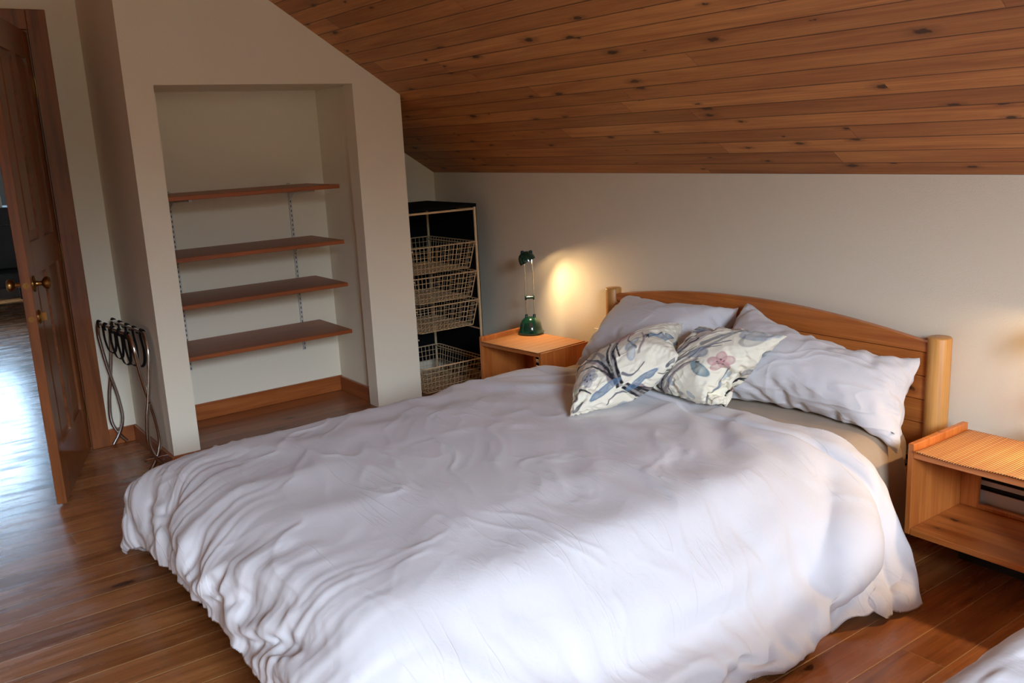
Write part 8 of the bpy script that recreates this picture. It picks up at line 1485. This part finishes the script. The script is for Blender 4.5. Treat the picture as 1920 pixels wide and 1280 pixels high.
def flower(img, u, v, cx, cy, r, col, n, seed, heart=(40, 38, 44)):
    for k in range(n):
        img = petal(img, u, v, cx, cy, seed * .7 + k * 2 * PI / n, r, r * .42, col, .8, seed + k)
    for k in range(5):
        a = seed + k * 1.3
        img = petal(img, u, v, cx + .018 * math.cos(a), cy + .018 * math.sin(a), a, .016, .007, tone(*heart), .9, seed + 50 + k)
    return img


INK, GREY, MAUVE, BLUE, PINK, BROWN, SLATE, GREEN = tone(30, 28, 34), tone(120, 118, 124), tone(150, 132, 134), tone(98, 126, 154), tone(196, 144, 146), tone(134, 96, 84), tone(74, 80, 96), tone(150, 170, 120)


def paint_b(u, v, seed):
    img = np.ones(u.shape + (3,)) * BG
    for p, w_, c in (([(.30, .02), (.46, .30), (.60, .50)], .034, MAUVE), ([(.06, .50), (.20, .74), (.30, .96)], .030, GREY), ([(.52, .62), (.66, .80), (.72, .98)], .022, GREY),
                     ([(.20, .20), (.34, .50), (.56, .80)], .028, MAUVE), ([(.84, .10), (.92, .30), (.90, .46)], .016, SLATE), ([(.40, .40), (.54, .56), (.70, .64)], .012, GREY)):
        img = stroke(img, u, v, p, w_, w_ * .4, c, .8, int(w_ * 3000))
    img = stroke(img, u, v, [(.18, .0), (.30, .35), (.42, .7), (.52, 1.0)], .05, .035, MAUVE, .65, 2)
    img = stroke(img, u, v, [(.24, .05), (.40, .40), (.60, .62), (.74, .95)], .022, .012, GREY, .7, 4)
    img = stroke(img, u, v, [(.28, .0), (.36, .25), (.50, .45), (.62, .60)], .025, .010, MAUVE, .8, 6)
    for p, w_, c in (([(.14, .05), (.18, .30), (.33, .62), (.42, .98)], .009, INK), ([(.22, .10), (.30, .40), (.45, .66)], .008, INK), ([(.30, .12), (.36, .36), (.50, .58)], .006, INK),
                     ([(.10, .40), (.22, .62), (.36, .86)], .008, INK), ([(.44, .0), (.40, .20), (.50, .38), (.62, .46)], .005, SLATE), ([(.52, .46), (.62, .62), (.72, .72)], .008, GREY),
                     ([(.05, .20), (.12, .42), (.26, .62)], .007, INK), ([(.16, .55), (.28, .80), (.34, .99)], .014, GREY)):
        img = stroke(img, u, v, p, w_ * 1.5, w_ * .7, c, 1.0, int(w_ * 9000))
    img = petal(img, u, v, .03, .78, .25, .28, .06, BLUE * .9, .8, 12)
    img = petal(img, u, v, .02, .90, .05, .24, .05, SLATE, .7, 13)
    img = petal(img, u, v, .76, .80, .8, .26, .085, tone(150, 160, 176), .75, 14)
    img = petal(img, u, v, .82, .72, 1.3, .20, .07, GREY, .5, 15)
    for x_, y_ in ((.60, .86), (.66, .95), (.06, .30)):
        img = petal(img, u, v, x_, y_, .3, .07, .028, BROWN, .9, int(x_ * 90))
    img = flower(img, u, v, .80, .50, .105, PINK, 5, 21)
    img = petal(img, u, v, .58, .42, -.35, .22, .045, tone(104, 134, 144), .9, 31)
    img = petal(img, u, v, .50, .50, .25, .16, .05, tone(140, 150, 168), .7, 32)
    img = petal(img, u, v, .60, .44, .0, .04, .008, INK, 1, 33)
    for x_, y_, a_ in ((.46, .18, 2.2), (.50, .10, .4), (.90, .20, 1.2), (.72, .12, 2.6), (.60, .06, .1), (.93, .34, 1.4), (.38, .50, 2.7)):
        img = petal(img, u, v, x_, y_, a_, .10, .022, tone(140, 158, 176), .65, int(x_ * 77))
    return img


def paint_a(u, v, seed):
    img = np.ones(u.shape + (3,)) * BG
    for p, w_, c in (([(.10, .62), (.30, .80), (.52, .92)], .045, MAUVE), ([(.30, .50), (.34, .70), (.46, .86)], .030, GREY), ([(.40, .10), (.38, .40), (.30, .64)], .026, GREY),
                     ([(.62, .80), (.80, .92), (.96, .95)], .030, GREY), ([(.68, .20), (.72, .34), (.70, .52)], .014, MAUVE), ([(.02, .40), (.06, .62), (.16, .78)], .022, SLATE)):
        img = stroke(img, u, v, p, w_, w_ * .4, c, .8, int(w_ * 3000))
    img = stroke(img, u, v, [(.48, .02), (.46, .30), (.52, .60), (.70, .85)], .030, .018, tone(92, 88, 100), .75, 3)
    img = stroke(img, u, v, [(.42, .06), (.30, .40), (.14, .66)], .022, .010, MAUVE, .75, 5)
    for p, w_, c in (([(.46, .0), (.42, .30), (.44, .62), (.40, .86)], .010, INK), ([(.50, .03), (.47, .34), (.56, .62), (.76, .90)], .009, INK), ([(.44, .05), (.34, .36), (.18, .60), (.05, .66)], .009, INK),
                     ([(.42, .10), (.28, .34), (.10, .48)], .007, INK), ([(.36, .30), (.24, .60), (.20, .82)], .006, SLATE), ([(.66, .26), (.60, .46), (.62, .66)], .007, GREY),
                     ([(.52, .10), (.60, .04), (.70, .10)], .008, GREY), ([(.14, .18), (.22, .08)], .007, INK), ([(.52, .26), (.50, .50), (.54, .74)], .005, INK), ([(.86, .50), (.80, .40), (.92, .34)], .006, INK)):
        img = stroke(img, u, v, p, w_ * 1.5, w_ * .7, c, 1.0, int(w_ * 7000) + 1)
    img = petal(img, u, v, .30, .84, .3, .22, .035, tone(150, 96, 104), .8, 18)
    img = petal(img, u, v, .12, .74, .5, .20, .05, MAUVE, .7, 19)
    img = petal(img, u, v, .76, .40, .2, .20, .065, BLUE, .9, 22)
    img = petal(img, u, v, .90, .50, .4, .10, .035, BLUE * .8, .9, 24)
    for k in range(6):
        img = petal(img, u, v, .76, .40, 2.2 + k * .5, .05, .006, INK, .95, 25 + k)
    img = petal(img, u, v, .58, .30, .9, .16, .045, tone(160, 176, 190), .7, 26)
    img = petal(img, u, v, .60, .18, 1.4, .14, .04, tone(150, 166, 184), .7, 27)
    img = flower(img, u, v, .24, .22, .085, tone(146, 148, 160), 5, 28)
    img = petal(img, u, v, .08, .20, 1.0, .07, .024, GREEN, .8, 29)
    img = flower(img, u, v, .08, .14, .05, tone(110, 110, 120), 4, 30)
    img = petal(img, u, v, .20, .03, .12, .30, .035, BLUE, .9, 34)
    img = petal(img, u, v, .03, .015, .3, .12, .02, SLATE, .9, 35)
    img = petal(img, u, v, .50, .90, .3, .26, .04, GREY, .6, 36)
    img = petal(img, u, v, .82, .86, 1.2, .10, .03, tone(120, 112, 116), .6, 37)
    img = flower(img, u, v, .56, .62, .11, PINK, 5, 17, (90, 40, 50))
    return img


M['floral'] = fabric('floral_cotton', (1, 1, 1, 1), attr='pattern', crease=.4)
ca = make_pillow('cushion_a', 'cushion', M['floral'], 8, 41, .004, paint_a)
tag(ca, 'floral cushion with pink and blue blossoms, lying on the duvet nearest the lamp', 'cushion', 'floral cushions')
cb = make_pillow('cushion_b', 'cushion', M['floral'], 8, 57, .004, paint_b)
tag(cb, 'floral cushion with one large pink blossom, propped between the two white pillows', 'cushion', 'floral cushions')

# ================================================================== BED
bed = empty('bed', (.837, -1.2, 0), label='large pine bed with round posts and an arched headboard against the back wall', cat='bed')
BX, BYc = .837, -1.2


def bl(mb, name, mat, **k):
    o = mb.build(name, mat, bed, **k)
    o.data.transform(Matrix.Translation((-BX, -BYc, 0)))
    return o


for px in (-.005, 1.675):
    mb = MB().lathe([(0, 0), (.036, 0), (.040, .004), (.040, .708), (.0385, .7125), (.036, .7145), (0, .715)], (px, -.06, 0), None, 40)
    bl(mb, 'post', M['blond_z'], smooth=True)
# arched top rail
n = 28
poly = [(.030, .655), (1.640, .655)]
for i in range(n + 1):
    a = 1 - i / n
    poly.append((.030 + 1.61 * a, .690 + .072 * (1 - (2 * a - 1) ** 2)))
bl(MB().prism(poly, -.077, -.045, 'y'), 'headboard_rail', M['pine_x'], bevel=.004)
for k, (a, b) in enumerate(((.568, .653), (.481, .566), (.394, .479), (.300, .392))):
    bl(MB().box(.030, 1.640, -.073, -.050, a, b), 'headboard_board', M['pine_x'], bevel=.002)
for x0, x1 in ((.022, .044), (1.626, 1.648)):
    bl(MB().box(x0, x1, -2.29, -.10, .12, .255), 'side_rail', M['pine_y'], bevel=.004)
bl(MB().box(.022, 1.648, -2.312, -2.290, .12, .25), 'foot_rail', M['pine_x'], bevel=.004)
for px in (.03, 1.64):
    bl(MB().lathe([(0, 0), (.034, 0), (.036, .004), (.036, .12), (0, .12)], (px, -2.27, 0), None, 28), 'leg', M['blond_z'], smooth=True)
bl(MB().box(.0445, 1.6255, -2.2895, -.10, .155, .175), 'slat_base', M['pine_x'])
mt = MB().box(.052, 1.618, -2.280, -.088, .176, .388).build('mattress', M['tan'])
md = mt.modifiers.new('bevel', 'BEVEL')
md.width = .075
md.segments = 6
for p in mt.data.polygons:
    p.use_smooth = True
tag(mt, 'mattress in a tan fitted sheet, its corner showing by the headboard post below the pillows', 'mattress')

# ================================================================== NIGHTSTANDS
NW, ND = .47, .335


def nightstand(x0, y1, ztop, label):
    """open box table: x0 left side, y1 back"""
    r = empty('nightstand', (x0, y1, 0), label=label, cat='nightstand', group='open pine nightstands beside the big bed')
    zb = .135
    zl = ztop + .028
    MB().box(0, .020, -ND, 0, zb, zl).build('side_panel', M['pine_z'], r, bevel=.003)
    MB().box(NW - .020, NW, -ND, 0, zb, ztop).build('side_panel', M['pine_z'], r, bevel=.003)
    MB().box(.0205, NW + .004, -ND - .002, 0, ztop - .0002, ztop + .0035).box(.0205, NW - .0205, -ND, 0, ztop - .018, ztop - .0004).build('table_top', M['pine_x'], r, bevel=.0015)
    MB().box(.0205, NW - .0205, -ND, -.001, zb, zb + .022).build('bottom_shelf', M['pine_x'], r, bevel=.002)
    mb = MB()
    t = .060
    mb.box(.0205, .0205 + t, -.026, -.006, zb + .0225, ztop - .0185)
    mb.box(NW - .0205 - t, NW - .0205, -.026, -.006, zb + .0225, ztop - .0185)
    mb.box(.0205 + t, NW - .0205 - t, -.026, -.006, zb + .0225, zb + .0225 + .014)
    mb.box(.0205 + t, NW - .0205 - t, -.026, -.006, ztop - .0185 - .03, ztop - .0185)
    mb.build('back_frame', M['pine_z'], r, bevel=.002)
    MB().box(.08, NW - .08, -.13, -.04, 0, zb).build('shade_plinth', M['dark'], r, bevel=.002)  # added support, coloured dark to stand in for the shade underneath
    return r


NLX, NLZ = -.640, .418
NRot = math.radians(6)
NRX, NRZ = 1.785, .412
NY = -.085
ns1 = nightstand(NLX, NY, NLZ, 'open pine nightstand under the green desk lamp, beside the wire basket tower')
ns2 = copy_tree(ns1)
ns1.rotation_euler.z = NRot
NL = (NLX, NY - .057)
ns1.location.y = NL[1]
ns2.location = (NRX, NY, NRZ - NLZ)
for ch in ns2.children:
    if ch.name.startswith('shade_plinth'):
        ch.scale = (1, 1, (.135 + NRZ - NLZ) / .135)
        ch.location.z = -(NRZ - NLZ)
tag(ns2, 'open pine nightstand with a striped reed mat, standing past the bare headboard post')


def mat_top(x0, y1, rot, z, label, wav, seed):
    nu, nv = 60, 40
    g = np.zeros((nv, nu, 3))
    for j in range(nv):
        for i in range(nu):
            a, b = i / (nu - 1), j / (nv - 1)
            x = .028 + (NW - .036) * a
            y = -.012 - (ND + .002) * b
            e = max(0, (b - .75) / .25)
            zz = z + .0045 + e * e * wav * (1 + math.sin(a * 8 + seed)) * .5
            g[j, i] = (x, y, zz)
    o = gridmesh('table_mat', g, None, M['reed'], flip=True)
    o.location = (x0, y1, 0)
    o.rotation_euler.z = rot
    s_ = o.modifiers.new('solid', 'SOLIDIFY')
    s_.thickness = .0025
    s_.offset = 1
    return tag(o, label, 'mat', 'woven reed mats')


mat_top(NLX, NL[1], NRot, NLZ, 'plain orange-brown woven mat on the nightstand under the green lamp', .001, 1)
mat_top(NRX, NY, 0, NRZ, 'striped woven reed mat with a wavy front edge, on the nightstand past the headboard post', .006, 2.2)

# ================================================================== LAMPS
R90 = 2 * PI / 4


def lamp(x, y, z, label, D, beam, power, glow):
    r = empty('desk_lamp', (x, y, z), label=label, cat='lamp', group='green desk lamps')
    bs = MB().lathe([(0, 0), (.069, 0), (.072, .004), (.072, .010), (.067, .016), (.063, .022), (.060, .036), (.056, .058), (.046, .074), (.032, .086), (.014, .091), (0, .092)], seg=48)
    bs.build('base', M['green'], r, smooth=True)
    ax = Vector((.590, .807, 0))                        # the two rods stand side by side along this line
    back = Vector((-.807, .590, 0))
    H1 = .195
    for s_ in (-1, 1):
        p = ax * (.021 * s_)
        MB().lathe([(0, .070), (.008, .070), (.008, .100), (.006, .104), (0, .105)], p, None, 16).build('rod_socket', M['dark_green'], r, smooth=True)
        MB().tube([p + Vector((0, 0, .09)), p + Vector((0, 0, .400))], .0021, 10).lathe([(0, .33), (.0038, .33), (.0038, .337), (0, .337)], p, None, 12).build('rod', M['chrome'], r, smooth=True)
        MB().lathe([(0, 0), (.0052, 0), (.0056, .005), (.0056, .020), (.0045, .024), (0, .024)], p + Vector((0, 0, H1 - .012)), None, 16).build('clamp_end', M['green'], r, smooth=True)
    mb = MB()
    q0, q1 = ax * -.018, ax * .018
    mb.tube([q0 + Vector((0, 0, H1)), q1 + Vector((0, 0, H1))], .0075, 12)
    mb.build('clamp', M['green'], r, smooth=True)
    # switch on the base
    m = MB()
    fw = -back
    m.box(-.009, .009, -.004, .004, -.014, .014)
    sw = m.build('switch', M['slot'], r, bevel=.001)
    sw.location = fw * .058 + Vector((0, 0, .055))
    sw.rotation_euler = (-.42, 0, math.atan2(ax.y, ax.x))
    # head: a hollow dome that opens downwards and to the wall
    D = Vector(D).normalized()
    rot = D.to_track_quat('-Z', 'Y').to_matrix()
    hc = Vector((-.006, -.004, .400))
    prof = [(0, .044), (.016, .042), (.030, .034), (.040, .021), (.0445, .006), (.0455, -.006), (.0455, -.014), (.0435, -.014), (.0430, -.004), (.038, .018), (.028, .030), (.014, .037), (0, .039)]
    MB().lathe(prof, hc, rot, 44).build('lamp_shade', M['green'], r, smooth=True)
    for s_ in (-1, 1):
        p = hc + ax * (.022 * s_) + Vector((0, 0, .034))
        MB().lathe([(0, -.012), (.009, -.012), (.0095, .008), (.0065, .013), (0, .014)], p, None, 20).build('shade_knob', M['dark_green'], r, smooth=True)
    bt = NT('bulb')
    bt.out('Emission Color', (1, .62, .26, 1))
    bt.out('Emission Strength', 12.0)
    bu = MB().lathe([(0, -.009), (.006, -.007), (.009, 0), (.006, .007), (0, .009)], hc + Vector((0, 0, .012)), rot, 16).build('bulb', bt.m, r, smooth=True)
    bu.visible_shadow = True
    l = bpy.data.lights.new('lamp_light', 'POINT')
    l.energy = glow
    l.color = (1.0, .68, .36)
    l.shadow_soft_size = .005
    lo = bpy.data.objects.new('lamp_light', l)
    C.objects.link(lo)
    lo.parent = r
    lo.location = hc + D * .003
    # the reflector behind the bulb throws a wider, stronger beam
    l = bpy.data.lights.new('lamp_beam', 'SPOT')
    l.energy = power
    l.color = (1.0, .68, .36)
    l.spot_size = math.radians(150)
    l.spot_blend = 1.0
    l.shadow_soft_size = .011
    lo = bpy.data.objects.new('lamp_beam', l)
    C.objects.link(lo)
    lo.parent = r
    lo.location = hc + D * .010
    lo.rotation_euler = Vector(beam).to_track_quat('-Z', 'Y').to_euler()
    return r


l1 = lamp(-.538, -.180, NLZ + .0085, 'lit dark green desk lamp on two thin rods, beside the wire basket tower',
          (.34, .30, -.89), (.60, .12, -.79), 8.5, .55)
l2 = lamp(2.18, -.20, NRZ + .0085, 'dark green desk lamp on the nightstand past the bare headboard post', (-.15, .22, -.96), (0, -.60, -.80), 14.0, 2.0)

# ================================================================== WALL THINGS
mb = MB()
mb.box(-1.70, 2.75, -.070, -.0005, .075, .150)
mb.box(-1.70, 2.75, -.012, -.0005, .150, .285)
mb.prism([(-.0005, .285), (-.064, .270), (-.064, .258), (-.0005, .258)], -1.70, 2.75, 'x')
mb.prism([(-.070, .150), (-.072, .205), (-.064, .205), (-.060, .150)], -1.70, 2.75, 'x')
mb.box(-1.70, 2.75, -.066, -.058, .222, .238)
for x in (-1.70, 2.73):
    mb.box(x, x + .02, -.072, -.0005, .075, .287)
ht = empty('baseboard_heater', (.5, 0, 0), label='long white electric baseboard heater with dark slots running along the back wall', cat='heater')
o = mb.build('body', M['heater'], ht, bevel=.001)
o.data.transform(Matrix.Translation((-.5, 0, 0)))
o = MB().box(-1.68, 2.73, -.052, -.013, .152, .256).build('slot', M['slot'], ht)
o.data.transform(Matrix.Translation((-.5, 0, 0)))
ou = empty('wall_outlet', (-.185, 0, .435), label='small white wall outlet on the back wall between the nightstand and the headboard post', cat='outlet')
MB().box(-.036, .036, -.006, -.0002, -.035, .035).build('cover_plate', M['white_metal'], ou, bevel=.002)
MB().box(-.017, .017, -.008, -.005, -.026, .026).build('socket', M['white_metal'], ou, bevel=.001)


def standard_mat():
    t = NT('slotted_standard')
    tcn = t.n('TexCoord')
    sp = t.n('SeparateXYZ', {0: tcn.outputs['Object']})
    fz = t.math('FRACT', t.math('DIVIDE', sp.outputs[2], .0254))
    my = t.math('LESS_THAN', t.math('ABSOLUTE', sp.outputs[1]), .0022)
    s_ = t.math('MULTIPLY', t.math('LESS_THAN', fz, .5), my)
    t.out('Base Color', t.mix(s_, srgb(206, 200, 190), srgb(30, 26, 24)))
    t.out('Roughness', .4)
    return t.m


M['standard'] = standard_mat()
for y, lab in ((-1.110, 'white slotted shelf standard on the recess wall, under the open ends of the shelves'), (-1.745, 'white slotted shelf standard on the recess wall, near the pier by the luggage rack')):
    o = MB().box(XB, XB + .012, -.008, .008, -.46, .46).build('shelf_standard', M['standard'], bevel=.001)
    o.location = (0, y, .82)
    tag(o, lab, 'shelf standard', 'shelf standards')


def shelf(z, label):
    r = empty('closet_shelf', (XB + .02, -1.45, z), label=label, cat='shelf', group='closet shelves')
    MB().box(0, .405, -.465, .440, -.020, 0).build('board', M['shelf'], r, bevel=.002)
    for y in (.34, -.295):
        b = MB()
        b.prism([(-.008, -.0205), (-.008, -.085), (.015, -.075), (.06, -.045), (.335, -.030), (.335, -.0205)], y - .003, y + .003, 'y')
        b.box(-.008, .335, y - .007, y + .007, -.0225, -.0205)
        b.box(.333, .336, y - .007, y + .007, -.034, -.0205)
        b.build('bracket', M['white_metal'], r)
    return r


s0 = shelf(.518, 'reddish pine shelf in the closet recess, lowest of the four')
for z, lab in ((.767, 'reddish pine shelf in the closet recess, next above the lowest'), (.989, 'reddish pine shelf in the closet recess, next below the topmost'), (1.272, 'reddish pine shelf in the closet recess, topmost of the four')):
    c_ = copy_tree(s0)
    c_.location.z = z
    c_['label'] = lab

# ================================================================== WIRE BASKET TOWER
TX0, TX1, TY0, TY1 = -1.600, -1.070, -.590, -.150
tw = empty('basket_tower', ((TX0 + TX1) / 2, (TY0 + TY1) / 2, 0), label='tall cream metal rack of wire baskets under a black cloth cover in the alcove', cat='basket rack')
tc_ = Matrix.Translation((-(TX0 + TX1) / 2, -(TY0 + TY1) / 2, 0))
mb = MB()
for x in (TX0, TX1):
    for y in (TY0, TY1):
        mb.tube([(x, y, 0), (x, y, 1.085)], .0085, 10)
for z in (.03, 1.075):
    mb.tube([(TX0, TY0, z), (TX1, TY0, z), (TX1, TY1, z), (TX0, TY1, z)], .0065, 8, closed=True)
for z in (.885, .715, .548, .388, .205):
    for y in (TY0, TY1):
        yy = y + (.010 if y == TY0 else -.010)
        mb.tube([(TX0, yy, z - .014), (TX1 + .01, yy, z - .014)], .0045, 6)
o = mb.build('frame', M['cream_metal'], tw, smooth=True)
o.data.transform(tc_)


def basket(zt, h, pull):
    x0, x1 = TX0 + .02 + pull, TX1 + .016 + pull
    y0, y1 = TY0 + .006, TY1 - .006
    inset = .030
    mb = MB()
    r_ = .0016

    def loop(f, rr):
        """rounded rectangle at depth f (0 rim, 1 floor)"""
        a, b, c, d = x0 + inset * f, x1 - inset * f, y0 + inset * f, y1 - inset * f
        R_ = .022
        pts = []
        for cx, cy, a0 in ((b - R_, d - R_, 0), (a + R_, d - R_, 90), (a + R_, c + R_, 180), (b - R_, c + R_, 270)):
            for k in range(5):
                t = math.radians(a0 + 22.5 * k)
                pts.append((cx + R_ * math.cos(t), cy + R_ * math.sin(t), zt - h * f))
        mb.tube(pts, rr, 6, closed=True)
    nh = max(4, int(h / .026))
    for k in range(1, nh + 1):
        loop(k / nh, r_)
    ny_, nx_ = 15, 17
    for k in range(ny_):
        f = k / (ny_ - 1)
        y = y0 + .02 + (y1 - y0 - .04) * f
        y_low = y0 + inset + .012 + (y1 - y0 - 2 * inset - .024) * f
        mb.tube([(x1, y, zt), (x1 - inset, y_low, zt - h), (x0 + inset, y_low, zt - h), (x0, y, zt)], r_, 5)
    for k in range(nx_):
        f = k / (nx_ - 1)
        x = x0 + .02 + (x1 - x0 - .04) * f
        x_low = x0 + inset + .012 + (x1 - x0 - 2 * inset - .024) * f
        mb.tube([(x, y0, zt), (x_low, y0 + inset, zt - h), (x_low, y1 - inset, zt - h), (x, y1, zt)], r_, 5)
    b_ = mb.build('basket', M['cream_metal'], tw)
    b_.data.transform(tc_)
    mb = MB()
    loop(0, .0038)
    rm = mb.build('rim', M['cream_metal'], b_, smooth=True)
    rm.data.transform(tc_)


basket(.888, .150, 0)
basket(.718, .150, 0)
basket(.551, .150, 0)
basket(.208, .150, .028)
mb = MB()
e = .013
mb.box(TX0 - e, TX1 + .004, TY0 - e, TY1 + e, 1.0865, 1.104)
mb.box(TX0 - e, TX1 + .002, TY1 + e - .004, TY1 + e, .10, 1.0864)
mb.box(TX0 - e, TX0 - e + .004, TY0 - e, TY1 + e - .0045, .10, 1.0864)
o = mb.build('cover', M['black_cloth'], tw, bevel=.004)
o.data.transform(tc_)

# ================================================================== LUGGAGE RACK
lr = empty('luggage_rack', (-1.30, -2.09, 0), label='folded chrome luggage rack with black webbing straps leaning in the corner by the door', cat='luggage rack')
FA, NE = Vector((-1.575, -2.105, 0)), Vector((-1.01, -2.068, 0))
org = Vector((-1.30, -2.09, 0))
dirn = (NE - FA)
Ln = dirn.length
dirn.normalize()
side_ = Vector((-dirn.y, dirn.x, 0))


def P3(a, d, z):
    """a along the rack, d sideways"""
    return FA + dirn * a + side_ * d + Vector((0, 0, z)) - org


for s_ in (-1, 1):
    def leg(a, bend):
        return [P3(a, s_ * d, z) for d, z in ((-.034, .012), (.0, .062), (.022, .115), (.028, .17), (.018, .27), (.004, .345), (-.014, .45), (-.026, .55))]
    e_ = .004 * s_
    low = leg(0 + e_, 1)
    high = leg(Ln - e_, 1)
    top_ = [P3(.006, -.030 * s_, .60), P3(.030, -.032 * s_, .645), P3(.075, -.033 * s_, .662), P3(Ln * .5, -.033 * s_, .662), P3(Ln - .075, -.033 * s_, .662), P3(Ln - .030, -.032 * s_, .645), P3(Ln - .006, -.030 * s_, .60)]
    path = smooth_path(low + top_ + high[::-1], 5)
    MB().tube(path, .0095, 12).build('tube_frame', M['chrome'], lr, smooth=True)
    for a in (0, Ln):
        q = P3(a, -.034 * s_, .012)
        q2 = P3(a, -.052 * s_, .001)
for a in (0, Ln):
    rot = dirn.to_track_quat('Z', 'Y').to_matrix()
    MB().lathe([(0, -.014), (.007, -.014), (.0075, 0), (.0075, .014), (.004, .018), (0, .0185)], P3(a, 0, .345), rot, 16).build('pivot', M['chrome'], lr, smooth=True)
q = P3(Ln, 0, .055)
MB().tube([P3(Ln + .004, -.05, .070), P3(Ln + .004, .055, .070)], .004, 8).tube([P3(Ln + .004, -.058, .070), P3(Ln + .004, -.048, .070)], .0075, 10).build('foot_brace', M['chrome'], lr, smooth=True)
for k in range(5):
    a = .07 + (Ln - .14) * k / 4
    dp = .17 - .012 * abs(k - 2)
    pts = [(-.042, .640), (-.044, .665), (-.036, .676), (-.026, .670), (-.022, .640), (-.024, .58), (-.016, .672 - dp), (.0, .655 - dp), (.016, .672 - dp), (.024, .58), (.022, .640), (.026, .670), (.036, .676), (.044, .665), (.042, .640)]
    sw = .018 * math.sin(k * 1.7)
    c = smooth_path([(p[0], p[1], 0) for p in pts], 4)
    mb = MB()
    wdt = .017
    prev = None
    for p in c:
        lean_ = (.67 - p.y) * .25
        A = mb.bm.verts.new(P3(a + lean_ - wdt, p.x, p.y))
        B = mb.bm.verts.new(P3(a + lean_ + wdt, p.x, p.y))
        if prev:
            mb.bm.faces.new((prev[0], prev[1], B, A))
        prev = (A, B)
    st_ = mb.build('strap', M['black_strap'], lr)
    st_.modifiers.new('solid', 'SOLIDIFY').thickness = .002

# ================================================================== IN THE HALL
console = empty('console_table', (-7.55, -2.25, 0), label='dark console seen far off through the doorway behind the door leaf', cat='console')
MB().box(-.25, .25, -.7, .65, .45, .98).build('body', M['dark'], console, bevel=.004)
MB().box(-.28, .28, -.73, .68, .98, 1.01).build('table_top', M['dark'], console, bevel=.004)
for x in (-.22, .22):
    for y in (-.66, .60):
        MB().box(x - .02, x + .02, y - .02, y + .02, 0, .45).build('leg', M['dark'], console)
bx = MB().box(-.10, .10, -.16, .22, 0, .115).build('storage_box', M['white_metal'], None, bevel=.004)
bx.location = (-7.38, -1.98, 1.0105)
tag(bx, 'small white box with a red label on the dark console in the hall', 'box')
MB().box(.1002, .102, -.10, .06, .03, .06).build('label_strip', M['red'], bx)
chair = empty('hall_chair', (-6.90, -1.95, 0), label='chrome-legged chair with wooden arms in the hall beyond the door', cat='chair')
MB().box(-.22, .22, -.24, .24, .26, .40).build('seat', M['dark'], chair, bevel=.02)
MB().box(-.24, -.18, -.24, .24, .40, .85).build('backrest', M['dark'], chair, bevel=.02)
for s_ in (-1, 1):
    MB().box(-.22, .24, s_ * .27 - .025, s_ * .27 + .025, .52, .55).build('armrest', M['pine_x'], chair, bevel=.005)
    MB().tube(smooth_path([(.22, s_ * .27, .52), (.24, s_ * .27, .30), (.25, s_ * .27, .05), (.20, s_ * .27, .012), (0, s_ * .27, .012), (-.22, s_ * .27, .012), (-.26, s_ * .27, .05), (-.22, s_ * .27, .52)], 5), .012, 10).build('leg', M['chrome'], chair, smooth=True)

# ================================================================== SECOND BED
b2 = empty('bed', (3.15, -1.15, 0), label='second bed, a low pine one, under the duvet at the edge of view', cat='bed')
MB().box(-.46, .46, -.88, .955, .10, .22).box(-.51, .51, 1.04, 1.07, .10, .62).build('bed_frame', M['pine_x'], b2, bevel=.004)
for x in (-.42, .42):
    for y in (-.84, .92):
        MB().box(x - .03, x + .03, y - .03, y + .03, 0, .10).build('leg', M['pine_z'], b2, bevel=.003)
m2 = MB().box(-.45, .45, -.84, .94, .2205, .40).build('mattress', M['tan'], None, bevel=.05)
m2.location = (3.15, -1.15, 0)
tag(m2, 'mattress hidden under the duvet of the bed at the edge of view', 'mattress')
nth, nr_ = 300, 60
g = np.zeros((nr_, nth, 3))
hx, hy = .62, 1.06
for i in range(nth):
    th = 2 * PI * i / (nth - 1)
    cx_, sy_ = math.cos(th), math.sin(th)
    rr = (abs(cx_ / hx) ** 6 + abs(sy_ / hy) ** 6) ** (-1 / 6)
    for j in range(nr_):
        f = j / (nr_ - 1)
        wavy = math.sin(th * 23 + 1.2 * math.sin(th * 5)) * .5 + math.sin(th * 41 + 2 * math.sin(th * 7)) * .3
        if f < .55:
            q_ = f / .55
            rad = rr * q_ * .86
            z = .462 + .012 * mnoise.noise(Vector((cx_ * rad * 4, sy_ * rad * 4, 2))) * q_ + .004 * wavy * q_ ** 3
        else:
            q_ = (f - .55) / .45
            a = min(1, q_ / .45) * PI / 2
            rad = rr * .86 + (rr * .14) * math.sin(a) + .025 * max(0, q_ - .45) + .012 * wavy * q_
            z = .462 - .09 * (1 - math.cos(a)) - max(0, q_ - .40) * .46
        x, y = 3.14 + rad * cx_, -1.20 + rad * sy_
        g[j, i] = (x, min(y, -.17), max(z, .03))
d2 = gridmesh('duvet', upsample(g, 2), None, M['white'], flip=True)
d2.modifiers.new('solid', 'SOLIDIFY').thickness = -.004
tag(d2, 'white duvet on the second bed, only its hanging edge showing beside the bare floorboards', 'duvet')
